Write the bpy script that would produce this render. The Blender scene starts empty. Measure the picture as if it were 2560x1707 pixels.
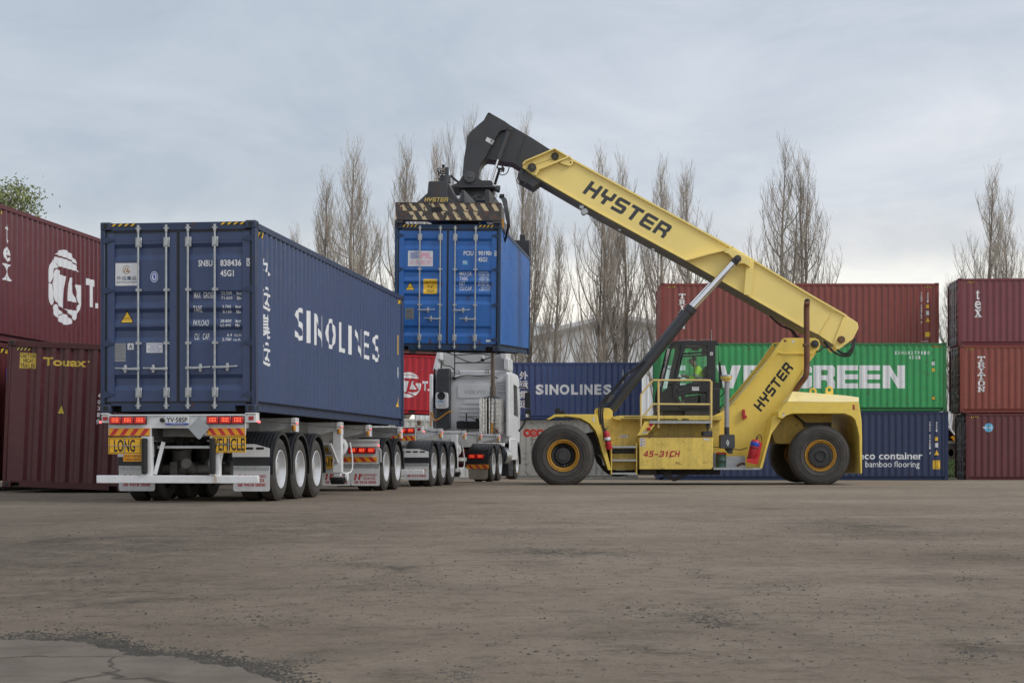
import bpy, bmesh, math, random
from math import sin, cos, pi, radians, sqrt, atan2
from mathutils import Vector, Matrix, noise
from mathutils.geometry import tessellate_polygon
random.seed(7)
scene = bpy.context.scene
COL = scene.collection
# ------------------------------------------------------------------ camera
FPX, YH, CH = 4300.0, 1145.0, 0.68          # focal length and horizon in pixels of the 2560 px wide photo, eye height in m
cam = bpy.data.cameras.new('camera'); cam_o = bpy.data.objects.new('camera', cam); COL.objects.link(cam_o)
cam.sensor_width = 36; cam.lens = 36*FPX/2560; cam.shift_y = (YH-853.5)/2560
cam.clip_start = .1; cam.clip_end = 5000
cam_o.location = (0, 0, CH); cam_o.rotation_euler = (pi/2, 0, 0)
scene.camera = cam_o
cam.dof.use_dof = False
# ------------------------------------------------------------------ view
scene.view_settings.view_transform = 'Standard'; scene.view_settings.look = 'None'
scene.view_settings.exposure = 0.0; scene.view_settings.gamma = 1
# ------------------------------------------------------------------ sun
SUN_EL, SUN_AZ = radians(38), radians(116)     # azimuth measured from +Y towards +X : behind the camera, to the right
sl = bpy.data.lights.new('sun', 'SUN'); sl.energy = 1.5; sl.angle = radians(24); sl.color = (1, .97, .93)
so = bpy.data.objects.new('sun', sl); COL.objects.link(so)
sd = Vector((sin(SUN_AZ)*cos(SUN_EL), cos(SUN_AZ)*cos(SUN_EL), sin(SUN_EL)))
so.rotation_euler = sd.to_track_quat('Z', 'Y').to_euler(); so.location = (0, 0, 60)
# ------------------------------------------------------------------ world : Nishita sky behind a stratus layer
w = bpy.data.worlds.new('World'); scene.world = w; w.use_nodes = True
nt = w.node_tree; N = nt.nodes; Lk = nt.links
for n in list(N): N.remove(n)
out = N.new('ShaderNodeOutputWorld'); bg = N.new('ShaderNodeBackground'); bg.inputs[1].default_value = .15
Lk.new(bg.outputs[0], out.inputs[0])
sky = N.new('ShaderNodeTexSky'); sky.sky_type = 'NISHITA'; sky.sun_disc = False
sky.sun_elevation = SUN_EL; sky.sun_rotation = SUN_AZ
def wmath(op, a, b=None, c=None, clamp=False):
    n = N.new('ShaderNodeMath'); n.operation = op; n.use_clamp = clamp
    for i, v in enumerate((a, b, c)):
        if v is None: continue
        if isinstance(v, (int, float)): n.inputs[i].default_value = v
        else: Lk.new(v, n.inputs[i])
    return n.outputs[0]
tc = N.new('ShaderNodeTexCoord'); sp = N.new('ShaderNodeSeparateXYZ'); Lk.new(tc.outputs['Generated'], sp.inputs[0])
el = wmath('MAXIMUM', sp.outputs[2], 0.0)
den = wmath('ADD', el, .10)
cx = wmath('DIVIDE', sp.outputs[0], den); cy = wmath('DIVIDE', sp.outputs[1], den)
cb = N.new('ShaderNodeCombineXYZ'); Lk.new(cx, cb.inputs[0]); Lk.new(cy, cb.inputs[1])
def wnoise(scale, det, rough, off=(0, 0, 0), dist=0.0, sc=(1, 1, 1)):
    mp = N.new('ShaderNodeMapping'); mp.inputs['Location'].default_value = off; mp.inputs['Scale'].default_value = sc
    Lk.new(cb.outputs[0], mp.inputs[0])
    t = N.new('ShaderNodeTexNoise'); t.inputs['Scale'].default_value = scale; t.inputs['Detail'].default_value = det
    t.inputs['Roughness'].default_value = rough; t.inputs['Distortion'].default_value = dist
    Lk.new(mp.outputs[0], t.inputs[0]); return t.outputs[0]
def wramp(src, stops):
    r = N.new('ShaderNodeValToRGB'); Lk.new(src, r.inputs[0]); cr = r.color_ramp
    while len(cr.elements) < len(stops): cr.elements.new(.5)
    for e, (p, c) in zip(cr.elements, stops):
        e.position = p; e.color = (c[0], c[1], c[2], 1)
    return r.outputs[0]
def wmix(f, a, b, mode='MIX'):
    m = N.new('ShaderNodeMix'); m.data_type = 'RGBA'; m.blend_type = mode
    for s, v in (('Factor', f), ('A', a), ('B', b)):
        i = [k for k in m.inputs if k.name == s and k.enabled][0]
        if isinstance(v, (int, float)): i.default_value = v
        elif isinstance(v, tuple): i.default_value = v
        else: Lk.new(v, i)
    return [k for k in m.outputs if k.enabled][0]
# stratus colour by height: pale cream gap at the horizon, blue grey cloud above
grad = wramp(el, [(0.0, (7.2, 7.0, 6.45)), (.103, (7.0, 6.85, 6.35)), (.119, (4.9, 4.95, 5.0)), (.15, (4.65, 4.88, 5.18)),
                  (.24, (4.4, 4.68, 5.1)), (1, (6.0, 6.2, 6.6))])
big = wramp(wnoise(.42, 7, .55, (3.1, 1.2, 0), .4, (1, .75, 1)), [(.34, (.76, .80, .84)), (.48, (.95, .96, .98)), (.62, (1.13, 1.10, 1.08)), (.75, (1.18, 1.15, 1.13))])
fine = wramp(wnoise(1.9, 9, .62, (7.7, 2.2, 0), .8, (1, .6, 1)), [(.34, (.90, .92, .94)), (.66, (1.09, 1.08, 1.07))])
cl = wmix(1.0, wmix(1.0, grad, big, 'MULTIPLY'), fine, 'MULTIPLY')
Lk.new(wmix(.93, sky.outputs[0], cl), bg.inputs[0])
scene.render.engine = 'CYCLES'
scene.cycles.max_bounces = 6; scene.cycles.transparent_max_bounces = 12; scene.cycles.diffuse_bounces = 3
scene.cycles.use_denoising = True

# ------------------------------------------------------------------ naming helpers
ORG = {}
def tag(o, label=None, cat=None, group=None, kind=None):
    if label: o['label'] = label
    if cat: o['category'] = cat
    if group: o['group'] = group
    if kind: o['kind'] = kind
    return o
def thing(name, label, cat, loc=(0, 0, 0), rot=(0, 0, 0), group=None, mode='YXZ'):
    o = bpy.data.objects.new(name, None); COL.objects.link(o); o.empty_display_size = .3
    o.location = loc; o.rotation_mode = mode; o.rotation_euler = rot
    ORG[o.name] = Vector((0, 0, 0))
    return tag(o, label, cat, group)
def copy_tree(o, parent=None):
    c = o.copy(); COL.objects.link(c); c.parent = parent
    if o.name in ORG: ORG[c.name] = ORG[o.name]
    for ch in list(o.children): copy_tree(ch, c)
    return c

# ------------------------------------------------------------------ mesh builder
class MB:
    def __init__(s): s.v = []; s.f = []; s.m = []; s.mi = 0
    def add(s, vs, fs):
        b = len(s.v); s.v += [tuple(p) for p in vs]
        for f in fs: s.f.append(tuple(b+i for i in f)); s.m.append(s.mi)
        return s
    def box(s, x0, x1, y0, y1, z0, z1):
        return s.add([(x0, y0, z0), (x1, y0, z0), (x1, y1, z0), (x0, y1, z0), (x0, y0, z1), (x1, y0, z1), (x1, y1, z1), (x0, y1, z1)],
                     [(0, 3, 2, 1), (4, 5, 6, 7), (0, 1, 5, 4), (1, 2, 6, 5), (2, 3, 7, 6), (3, 0, 4, 7)])
    def bar(s, p0, p1, w, h, up=(0, 0, 1)):
        p0, p1 = Vector(p0), Vector(p1); d = (p1-p0).normalized(); u = Vector(up)
        if abs(d.dot(u)) > .98: u = Vector((0, 1, 0))
        a = d.cross(u).normalized(); b = a.cross(d).normalized()
        vs = []
        for p in (p0, p1):
            for sa, sb in ((-1, -1), (1, -1), (1, 1), (-1, 1)): vs.append(p+a*sa*w/2+b*sb*h/2)
        return s.add(vs, [(0, 1, 2, 3), (7, 6, 5, 4), (0, 4, 5, 1), (1, 5, 6, 2), (2, 6, 7, 3), (3, 7, 4, 0)])
    def tube(s, pts, r, n=8, caps=True):
        pts = [Vector(p) for p in pts]; rs = r if isinstance(r, (list, tuple)) else [r]*len(pts)
        vs = []; fs = []; prev = None
        for i, p in enumerate(pts):
            d = ((pts[min(i+1, len(pts)-1)]-pts[max(i-1, 0)])).normalized()
            if prev is None:
                u = Vector((0, 0, 1)) if abs(d.z) < .9 else Vector((0, 1, 0)); a = d.cross(u).normalized()
            else:
                a = (prev-d*prev.dot(d)).normalized()
            prev = a; b = d.cross(a)
            for k in range(n): t = 2*pi*k/n; vs.append(p+(a*cos(t)+b*sin(t))*rs[i])
        for i in range(len(pts)-1):
            for k in range(n): k2 = (k+1) % n; fs.append((i*n+k, i*n+k2, (i+1)*n+k2, (i+1)*n+k))
        if caps: fs.append(tuple(range(n-1, -1, -1))); fs.append(tuple((len(pts)-1)*n+k for k in range(n)))
        return s.add(vs, fs)
    def smoothtube(s, pts, r, n=8, seg=6):
        # Catmull-Rom through the points
        P = [Vector(p) for p in pts]; Q = [P[0]*2-P[1]]+P+[P[-1]*2-P[-2]]; o = []
        for i in range(1, len(Q)-2):
            for k in range(seg):
                t = k/seg; a, b, c, d = Q[i-1], Q[i], Q[i+1], Q[i+2]
                o.append(.5*((2*b)+(c-a)*t+(2*a-5*b+4*c-d)*t*t+(3*b-a-3*c+d)*t**3))
        o.append(P[-1]); return s.tube(o, r, n)
    def poly(s, pts, holes=(), fn=None, flip=False):
        loops = [[Vector((p[0], p[1], 0)) for p in pts]]+[[Vector((p[0], p[1], 0)) for p in h] for h in holes]
        tris = tessellate_polygon(loops); allp = [p for l in loops for p in l]
        vs = [fn(p.x, p.y) for p in allp]
        fs = []
        for t in tris:
            a, b, c = allp[t[0]], allp[t[1]], allp[t[2]]
            ar = (b.x-a.x)*(c.y-a.y)-(c.x-a.x)*(b.y-a.y)
            if abs(ar) < 1e-12: continue
            t = tuple(t) if ar > 0 else (t[0], t[2], t[1])
            fs.append((t[0], t[2], t[1]) if flip else t)
        return s.add(vs, fs)
    def prism(s, pts, y0, y1, holes=()):
        """polygon in XZ extruded from y0 (front, towards the camera) to y1"""
        ar = sum(pts[i][0]*pts[(i+1) % len(pts)][1]-pts[(i+1) % len(pts)][0]*pts[i][1] for i in range(len(pts)))
        if ar < 0: pts = pts[::-1]
        s.poly(pts, holes, lambda x, z: (x, y0, z)); s.poly(pts, holes, lambda x, z: (x, y1, z), True)
        for k, l in enumerate([pts]+list(holes)):
            n = len(l); vs = [(x, y0, z) for x, z in l]+[(x, y1, z) for x, z in l]
            if k == 0: s.add(vs, [(i, n+i, n+(i+1) % n, (i+1) % n) for i in range(n)])
            else: s.add(vs, [((i+1) % n, n+(i+1) % n, n+i, i) for i in range(n)])
        return s
    def lathe(s, prof, c, axis='x', n=32, dirn=1, smooth=True):
        """prof: (radius, offset along axis); closed ends if radius 0"""
        vs = []; fs = []
        for r, a in prof:
            for k in range(n):
                t = 2*pi*k/n
                if axis == 'x': vs.append((c[0]+a*dirn, c[1]+r*cos(t), c[2]+r*sin(t)))
                elif axis == 'y': vs.append((c[0]+r*cos(t), c[1]+a*dirn, c[2]+r*sin(t)))
                else: vs.append((c[0]+r*cos(t), c[1]+r*sin(t), c[2]+a*dirn))
        for i in range(len(prof)-1):
            for k in range(n): k2 = (k+1) % n; fs.append((i*n+k, i*n+k2, (i+1)*n+k2, (i+1)*n+k))
        return s.add(vs, fs)
    def disc(s, c, r, axis='y', n=20, t=.01):
        return s.lathe([(0, 0), (r, 0), (r, t), (0, t)], c, axis, n)
    def build(s, name, mat, parent=None, off=(0, 0, 0), bevel=0, smooth=35, seg=1):
        me = bpy.data.meshes.new(name); off = Vector(off)
        vs = [Vector(p)-off for p in s.v]
        if parent is None: org = Vector((0, 0, 0))
        else: org = ORG[parent.name]
        lo = Vector((min(p[i] for p in vs) for i in range(3))); hi = Vector((max(p[i] for p in vs) for i in range(3)))
        c = (lo+hi)/2 if parent is not None or name not in ('ground',) else Vector((0, 0, 0))
        me.from_pydata([p-c for p in vs], [], s.f)
        mats = mat if isinstance(mat, (list, tuple)) else [mat]
        for m in mats: me.materials.append(m)
        if len(mats) > 1:
            for p, i in zip(me.polygons, s.m): p.material_index = i
        bm = bmesh.new(); bm.from_mesh(me)
        bmesh.ops.remove_doubles(bm, verts=bm.verts, dist=1e-5)
        bmesh.ops.recalc_face_normals(bm, faces=bm.faces) if getattr(s, 'recalc', True) else None
        bm.to_mesh(me); bm.free()
        if smooth:
            for p in me.polygons: p.use_smooth = True
            me.set_sharp_from_angle(angle=radians(smooth))
        me.validate()
        o = bpy.data.objects.new(name, me); COL.objects.link(o)
        o.parent = parent; o.location = c-org; ORG[o.name] = c
        if bevel:
            b = o.modifiers.new('bevel', 'BEVEL'); b.width = bevel; b.segments = seg; b.limit_method = 'ANGLE'; b.angle_limit = radians(40)
            b.harden_normals = False
        return o

# ------------------------------------------------------------------ materials
MATS = {}
def mat(name, col, rough=.5, metal=0.0, var=.10, scale=2.5, dirt=0.0, dirtcol=(.06, .05, .04), streak=0.0, rust=0.0, rustcol=(.085, .042, .024),
        bump=0.0, bscale=40, emit=None, estr=0, coat=0.0, spec=.5, alpha=None):
    if name in MATS: return MATS[name]
    m = bpy.data.materials.new(name); m.use_nodes = True; t = m.node_tree; n = t.nodes; l = t.links
    p = n['Principled BSDF']; p.inputs['Roughness'].default_value = rough; p.inputs['Metallic'].default_value = metal
    p.inputs['Specular IOR Level'].default_value = spec; p.inputs['Coat Weight'].default_value = coat
    c = n.new('ShaderNodeTexCoord'); co = c.outputs['Object']
    def nz(sc, det=5, rg=.6, stretch=None):
        src = co
        if stretch:
            mp = n.new('ShaderNodeMapping'); mp.inputs['Scale'].default_value = stretch; l.new(co, mp.inputs[0]); src = mp.outputs[0]
        x = n.new('ShaderNodeTexNoise'); x.inputs['Scale'].default_value = sc; x.inputs['Detail'].default_value = det
        x.inputs['Roughness'].default_value = rg; l.new(src, x.inputs[0]); return x.outputs[0]
    def ramp(src, a, b, ca, cb_):
        r = n.new('ShaderNodeValToRGB'); l.new(src, r.inputs[0]); r.color_ramp.elements[0].position = a; r.color_ramp.elements[1].position = b
        r.color_ramp.elements[0].color = ca; r.color_ramp.elements[1].color = cb_; return r.outputs[0]
    def mix(f, a, b, mode='MIX'):
        x = n.new('ShaderNodeMix'); x.data_type = 'RGBA'; x.blend_type = mode
        for s_, v in (('Factor', f), ('A', a), ('B', b)):
            i = [k for k in x.inputs if k.name == s_ and k.enabled][0]
            if isinstance(v, (int, float)): i.default_value = v
            elif isinstance(v, tuple): i.default_value = v if len(v) == 4 else (*v, 1)
            else: l.new(v, i)
        return [k for k in x.outputs if k.enabled][0]
    cur = mix(ramp(nz(scale, 6), .3, .7, (0, 0, 0, 1), (1, 1, 1, 1)), tuple(x*(1-var) for x in col), tuple(min(1, x*(1+var)) for x in col))
    if streak:
        f = ramp(nz(1.0, 6, .65, (7, 7, .35)), .48, .78, (0, 0, 0, 1), (streak, streak, streak, 1))
        cur = mix(f, cur, dirtcol)
    if dirt:
        f = ramp(nz(scale*2.2, 8, .7), .50, .74, (0, 0, 0, 1), (dirt, dirt, dirt, 1)); cur = mix(f, cur, dirtcol)
    if rust:
        f = ramp(nz(scale*3.1, 9, .75), .60-.22*rust, .68-.16*rust, (0, 0, 0, 1), (1, 1, 1, 1)); cur = mix(f, cur, rustcol)
    l.new(cur, p.inputs['Base Color'])
    rr = ramp(nz(scale*4, 4), .3, .7, (max(0, rough-.10),)*3+(1,), (min(1, rough+.10),)*3+(1,)); l.new(rr, p.inputs['Roughness'])
    if bump:
        b = n.new('ShaderNodeBump'); b.inputs['Strength'].default_value = bump; b.inputs['Distance'].default_value = .02
        l.new(nz(bscale, 5), b.inputs['Height']); l.new(b.outputs[0], p.inputs['Normal'])
    if emit: p.inputs['Emission Color'].default_value = (*emit, 1); p.inputs['Emission Strength'].default_value = estr
    MATS[name] = m; return m
def glassmat(name, tint=(.55, .8, .7), gloss=.12):
    m = bpy.data.materials.new(name); m.use_nodes = True; t = m.node_tree; n = t.nodes; l = t.links
    n.remove(n['Principled BSDF']); o = n['Material Output']
    a = n.new('ShaderNodeBsdfTransparent'); a.inputs[0].default_value = (*tint, 1)
    b = n.new('ShaderNodeBsdfGlossy'); b.inputs['Roughness'].default_value = .03
    f = n.new('ShaderNodeFresnel'); f.inputs[0].default_value = 1.5
    ad = n.new('ShaderNodeMath'); ad.operation = 'ADD'; ad.inputs[1].default_value = gloss*.4; l.new(f.outputs[0], ad.inputs[0])
    mx = n.new('ShaderNodeMixShader'); l.new(ad.outputs[0], mx.inputs[0]); l.new(a.outputs[0], mx.inputs[1]); l.new(b.outputs[0], mx.inputs[2])
    l.new(mx.outputs[0], o.inputs[0]); MATS[name] = m; return m

white = mat('letter_white', (.72, .73, .74), .55, var=.05, dirt=.12, dirtcol=(.35, .34, .33), scale=4)
black = mat('matt_black', (.012, .012, .013), .6, var=.2)
rubber = mat('rubber', (.050, .046, .041), .8, var=.25, dirt=.55, dirtcol=(.115, .10, .082), scale=4, bump=.2)
galv = mat('galvanised', (.42, .44, .45), .42, metal=.6, var=.18, scale=8, dirt=.35, dirtcol=(.16, .15, .13))
steeldark = mat('dark_steel', (.05, .05, .052), .5, metal=.4, var=.3, dirt=.5, dirtcol=(.07, .05, .035))
chrome = mat('chrome_rod', (.75, .76, .78), .12, metal=1, var=.04)
signyel = mat('sign_yellow', (.80, .43, .015), .4, var=.06, dirt=.15, dirtcol=(.4, .25, .06))
stripeyel = mat('sticker_yellow', (.82, .50, .03), .5, var=.08, dirt=.2, dirtcol=(.4, .3, .1))
sticker_red = mat('sticker_red', (.50, .025, .03), .45, var=.08)
sticker_org = mat('sticker_orange', (.78, .33, .015), .45, var=.08)
lettblk = mat('letter_black', (.018, .017, .016), .5, var=.1)
lettred = mat('letter_red', (.42, .02, .035), .5, var=.08)
signblue = mat('sign_blue', (.02, .07, .42), .5)
paperw = mat('sticker_white', (.66, .67, .68), .5, var=.06, dirt=.15, dirtcol=(.4, .4, .4), scale=8)
rustm = mat('rusty_steel', (.14, .075, .045), .8, var=.35, scale=7, dirt=.6, dirtcol=(.05, .035, .03), bump=.3)

# ------------------------------------------------------------------ lettering
_TC = {}
def text_geo(body, bold=0.0, shear=0.0, space=1.0):
    k = (body, bold, shear, space)
    if k in _TC: return _TC[k]
    c = bpy.data.curves.new('t', 'FONT'); c.body = body; c.offset = bold; c.shear = shear; c.resolution_u = 3; c.space_character = space
    o = bpy.data.objects.new('t', c); COL.objects.link(o)
    me = bpy.data.meshes.new_from_object(o.evaluated_get(bpy.context.evaluated_depsgraph_get()))
    vs = [(v.co.x, v.co.y) for v in me.vertices]; fs = [tuple(p.vertices) for p in me.polygons]
    bpy.data.objects.remove(o); bpy.data.curves.remove(c); bpy.data.meshes.remove(me)
    if not vs: return ([], [])
    x0 = min(v[0] for v in vs); x1 = max(v[0] for v in vs); y0 = min(v[1] for v in vs); y1 = max(v[1] for v in vs)
    # keep lines of unequal letters in proportion: normalise on the box of the body
    g = ([((x-x0)/(x1-x0), (y-y0)/max(1e-6, y1-y0)) for x, y in vs], fs); _TC[k] = g; return g
GLY = {
 'H': [[(0, 0), (.27, 0), (.27, .4), (.73, .4), (.73, 0), (1, 0), (1, 1), (.73, 1), (.73, .62), (.27, .62), (.27, 1), (0, 1)]],
 'Y': [[(0, 1), (.27, 1), (.27, .62), (.73, .62), (.73, 1), (1, 1), (1, .5), (.9, .4), (.64, .4), (.64, 0), (.36, 0), (.36, .4), (.1, .4), (0, .5)]],
 'S': [[(0, 0), (.88, 0), (1, .12), (1, .5), (.88, .61), (.27, .61), (.27, .78), (1, .78), (1, 1), (.12, 1), (0, .88), (0, .5), (.12, .39), (.73, .39), (.73, .22), (0, .22)]],
 'T': [[(.36, 0), (.64, 0), (.64, .78), (1, .78), (1, 1), (0, 1), (0, .78), (.36, .78)]],
 'E': [[(.12, 0), (1, 0), (1, .22), (.27, .22), (.27, .39), (.95, .39), (.95, .61), (.27, .61), (.27, .78), (1, .78), (1, 1), (.12, 1), (0, .88), (0, .12)]],
 'R': [[(0, 0), (.27, 0), (.27, .36), (.6, .36), (.73, .25), (.73, 0), (1, 0), (1, .3), (.9, .45), (1, .56), (1, .88), (.88, 1), (0, 1)], [(.27, .56), (.72, .56), (.72, .78), (.27, .78)]],
 # heavy numerals for the type code (A = 4, B = 5, D = dash, F = 3, G = 1)
 'A': [[(.56, 0), (.84, 0), (.84, .20), (1, .20), (1, .42), (.84, .42), (.84, 1), (.52, 1), (0, .44), (0, .20), (.56, .20)], [(.25, .42), (.56, .42), (.56, .74)]],
 'B': [[(.12, 0), (.80, 0), (1, .14), (1, .52), (.84, .66), (.34, .66), (.36, .80), (.96, .80), (.96, 1), (.10, 1), (.04, .44), (.64, .44), (.72, .38), (.72, .26), (.64, .20), (0, .20), (0, .10)]],
 'D': [[(.15, .30), (.85, .30), (.85, .50), (.15, .50)]],
 'F': [[(.12, 0), (.84, 0), (1, .12), (1, .42), (.90, .50), (1, .60), (1, .88), (.84, 1), (.14, 1), (0, .88), (0, .72), (.28, .72), (.30, .80), (.70, .80), (.72, .64), (.66, .59), (.36, .59), (.36, .41), (.66, .41), (.72, .36), (.72, .24), (.66, .20), (.32, .20), (.28, .30), (0, .30), (0, .12)]],
 'G': [[(.36, 0), (.68, 0), (.68, 1), (.46, 1), (.36, .86), (.12, .78), (.12, .60), (.36, .66)]],
 'C': [[(.18, 0), (1, 0), (1, .24), (.40, .24), (.34, .32), (.34, .68), (.40, .76), (1, .76), (1, 1), (.18, 1), (0, .84), (0, .16)]],
 # extended heavy capitals
 'e': [[(0, 0), (1, 0), (1, .22), (.38, .22), (.38, .39), (1, .39), (1, .61), (.38, .61), (.38, .78), (1, .78), (1, 1), (0, 1)]],
 'v': [[(.32, 0), (.68, 0), (1, 1), (.64, 1), (.50, .38), (.36, 1), (0, 1)]],
 'r': [[(0, 0), (.36, 0), (.36, .36), (.58, .36), (.64, .28), (.64, 0), (1, 0), (1, .30), (.90, .45), (1, .58), (1, .88), (.90, 1), (0, 1)], [(.36, .57), (.62, .57), (.66, .61), (.66, .76), (.62, .80), (.36, .80)]],
 'g': [[(.12, 0), (.88, 0), (1, .10), (1, .56), (.52, .56), (.52, .38), (.68, .38), (.68, .22), (.36, .22), (.36, .78), (.66, .78), (.66, .68), (1, .68), (1, .90), (.88, 1), (.12, 1), (0, .88), (0, .12)]],
 'n': [[(0, 0), (.34, 0), (.34, .55), (.68, 0), (1, 0), (1, 1), (.66, 1), (.66, .45), (.32, 1), (0, 1)]],
 # slab serif capitals for vertical lettering
 '1': [[(.22, 0), (.78, 0), (.78, .16), (.62, .16), (.62, .82), (.82, .82), (.82, .66), (1, .66), (1, 1), (0, 1), (0, .66), (.18, .66), (.18, .82), (.38, .82), (.38, .16), (.22, .16)]],
 '2': [[(0, 0), (.44, 0), (.44, .16), (.36, .16), (.36, .40), (.50, .40), (.70, 0), (1, 0), (1, .16), (.86, .16), (.72, .44), (.88, .56), (.88, .88), (.74, 1), (0, 1), (0, .84), (.12, .84), (.12, .16), (0, .16)], [(.36, .56), (.60, .56), (.64, .60), (.64, .80), (.60, .84), (.36, .84)]],
 '3': [[(.2, 0), (.8, 0), (.8, .18), (.63, .18), (.63, .82), (.8, .82), (.8, 1), (.2, 1), (.2, .82), (.37, .82), (.37, .18), (.2, .18)]],
 '4': [[(.3, 0), (.7, 0), (.95, .25), (.95, .75), (.7, 1), (.3, 1), (.05, .75), (.05, .25)], [(.40, .16), (.30, .30), (.30, .70), (.40, .84), (.60, .84), (.70, .70), (.70, .30), (.60, .16)]],
 '5': [[(0, 0), (.42, 0), (.42, .16), (.31, .16), (.31, .62), (.70, 0), (.88, 0), (.88, .84), (1, .84), (1, 1), (.58, 1), (.58, .84), (.69, .84), (.69, .38), (.32, 1), (0, 1), (0, .84), (.12, .84), (.12, .16), (0, .16)]],
 # roman lower case
 't': [[(.30, .12), (.42, 0), (.75, 0), (.92, .12), (.85, .20), (.72, .14), (.60, .18), (.60, .66), (.88, .66), (.88, .76), (.60, .76), (.60, 1), (.46, .92), (.30, .76), (.10, .74), (.10, .66), (.30, .66)]],
 'x': [[(0, 0), (.40, 0), (.40, .08), (.30, .11), (.47, .38), (.62, .11), (.52, .08), (.52, 0), (1, 0), (1, .08), (.90, .12), (.60, .60), (.80, .88), (.92, .92), (.92, 1), (.56, 1), (.56, .92), (.64, .89), (.52, .70), (.42, .89), (.50, .92), (.50, 1), (.02, 1), (.02, .92), (.13, .88), (.38, .50), (.14, .12), (0, .08)]],
}
def poly_geo(loops, slant=0.0):
    L_ = [[Vector((p[0]+p[1]*slant, p[1], 0)) for p in l] for l in loops]; allp = [p for l in L_ for p in l]
    fs = []
    for t in tessellate_polygon(L_):
        a, b, c = allp[t[0]], allp[t[1]], allp[t[2]]; ar = (b.x-a.x)*(c.y-a.y)-(c.x-a.x)*(b.y-a.y)
        if abs(ar) > 1e-9: fs.append(tuple(t) if ar > 0 else (t[0], t[2], t[1]))
    return ([(p.x, p.y) for p in allp], fs)
def word_geo(word, lw=1.0, gap=.18, slant=0.0):
    """custom capitals, each lw wide with height 1, normalised to a unit box"""
    vs = []; fs = []; x = 0
    for ch in word:
        v, f = poly_geo(GLY[ch]); b = len(vs)
        vs += [(x+p[0]*lw+p[1]*slant, p[1]) for p in v]; fs += [tuple(b+i for i in t) for t in f]; x += lw+gap
    w_ = max(v[0] for v in vs)-min(v[0] for v in vs)
    return ([(v[0]/w_, v[1]) for v in vs], fs)
def circle(cx_, cy_, r, n=24, ry=None): return [(cx_+r*cos(2*pi*k/n), cy_+(ry or r)*sin(2*pi*k/n)) for k in range(n)]
def fit(g, x0, y0, x1, y1): return ([(x0+p[0]*(x1-x0), y0+p[1]*(y1-y0)) for p in g[0]], g[1])
def rect(x0, y0, x1, y1): return ([(x0, y0), (x1, y0), (x1, y1), (x0, y1)], [(0, 1, 2, 3)])
def pg(pts, holes=()): return poly_geo([pts]+list(holes))
def put(mb, g, fn, flip=False):
    if g[0]: mb.add([fn(*p) for p in g[0]], [tuple(reversed(f)) if flip else f for f in g[1]])
def cutg(g, cuts):
    """split a flat drawing at the given u values so that it can follow a corrugated wall"""
    bm = bmesh.new(); vs = [bm.verts.new((p[0], p[1], 0)) for p in g[0]]
    for f in g[1]:
        try: bm.faces.new([vs[i] for i in f])
        except ValueError: pass
    lo = min(p[0] for p in g[0]); hi = max(p[0] for p in g[0])
    for c in cuts:
        if lo < c < hi:
            bmesh.ops.bisect_plane(bm, geom=bm.verts[:]+bm.edges[:]+bm.faces[:], plane_co=(c, 0, 0), plane_no=(1, 0, 0))
    bm.verts.index_update()
    r = ([(v.co.x, v.co.y) for v in bm.verts], [tuple(v.index for v in f.verts) for f in bm.faces]); bm.free(); return r
def logo_ts(cx_, cy_, rx, ry):
    """ball shaped line emblem: pieces of a white disc left between a joined T and S"""
    P = lambda l: [(cx_+x*rx, cy_+y*ry) for x, y in l]
    arc = lambda a0, a1, n=10, r=1.0: [(r*cos(radians(a0+(a1-a0)*k/n)), r*sin(radians(a0+(a1-a0)*k/n))) for k in range(n+1)]
    return [P(arc(126, 38, 10)+[(.60, .72), (.2, .80), (-.2, .80)]),
            P([(-.60, .74), (-.2, .755), (.2, .755), (.60, .68), (.84, .52), (-.30, .52), (-.44, .50), (-.62, .62)]),
            P(arc(136, 176, 7)+[(-.86, .02), (-.60, .44), (-.46, .47), (-.66, .67)]),
            P(arc(179, 214, 7)+[(-.62, -.44), (-.80, -.06), (-.82, .0)]),
            P([(-.80, .02), (-.56, .42), (-.30, .42), (-.30, .30), (.02, .30), (-.12, -.50), (-.20, -.58), (-.56, -.44), (-.74, -.12)]),
            P(arc(218, 240, 5)+[(-.20, -.70), (-.55, -.50)]),
            P([(.28, .30), (.44, .30), (.35, .12), (.66, -.34), (.14, -.34)]),
            P([(.60, .16), (.98, .16)]+arc(4, -56, 9)+[(.20, -.66), (-.05, -.58), (.64, -.56), (.84, -.36), (.56, .10)]),
            P(arc(-62, -118, 7)+[(-.16, -.70), (.14, -.74)])]
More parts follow.
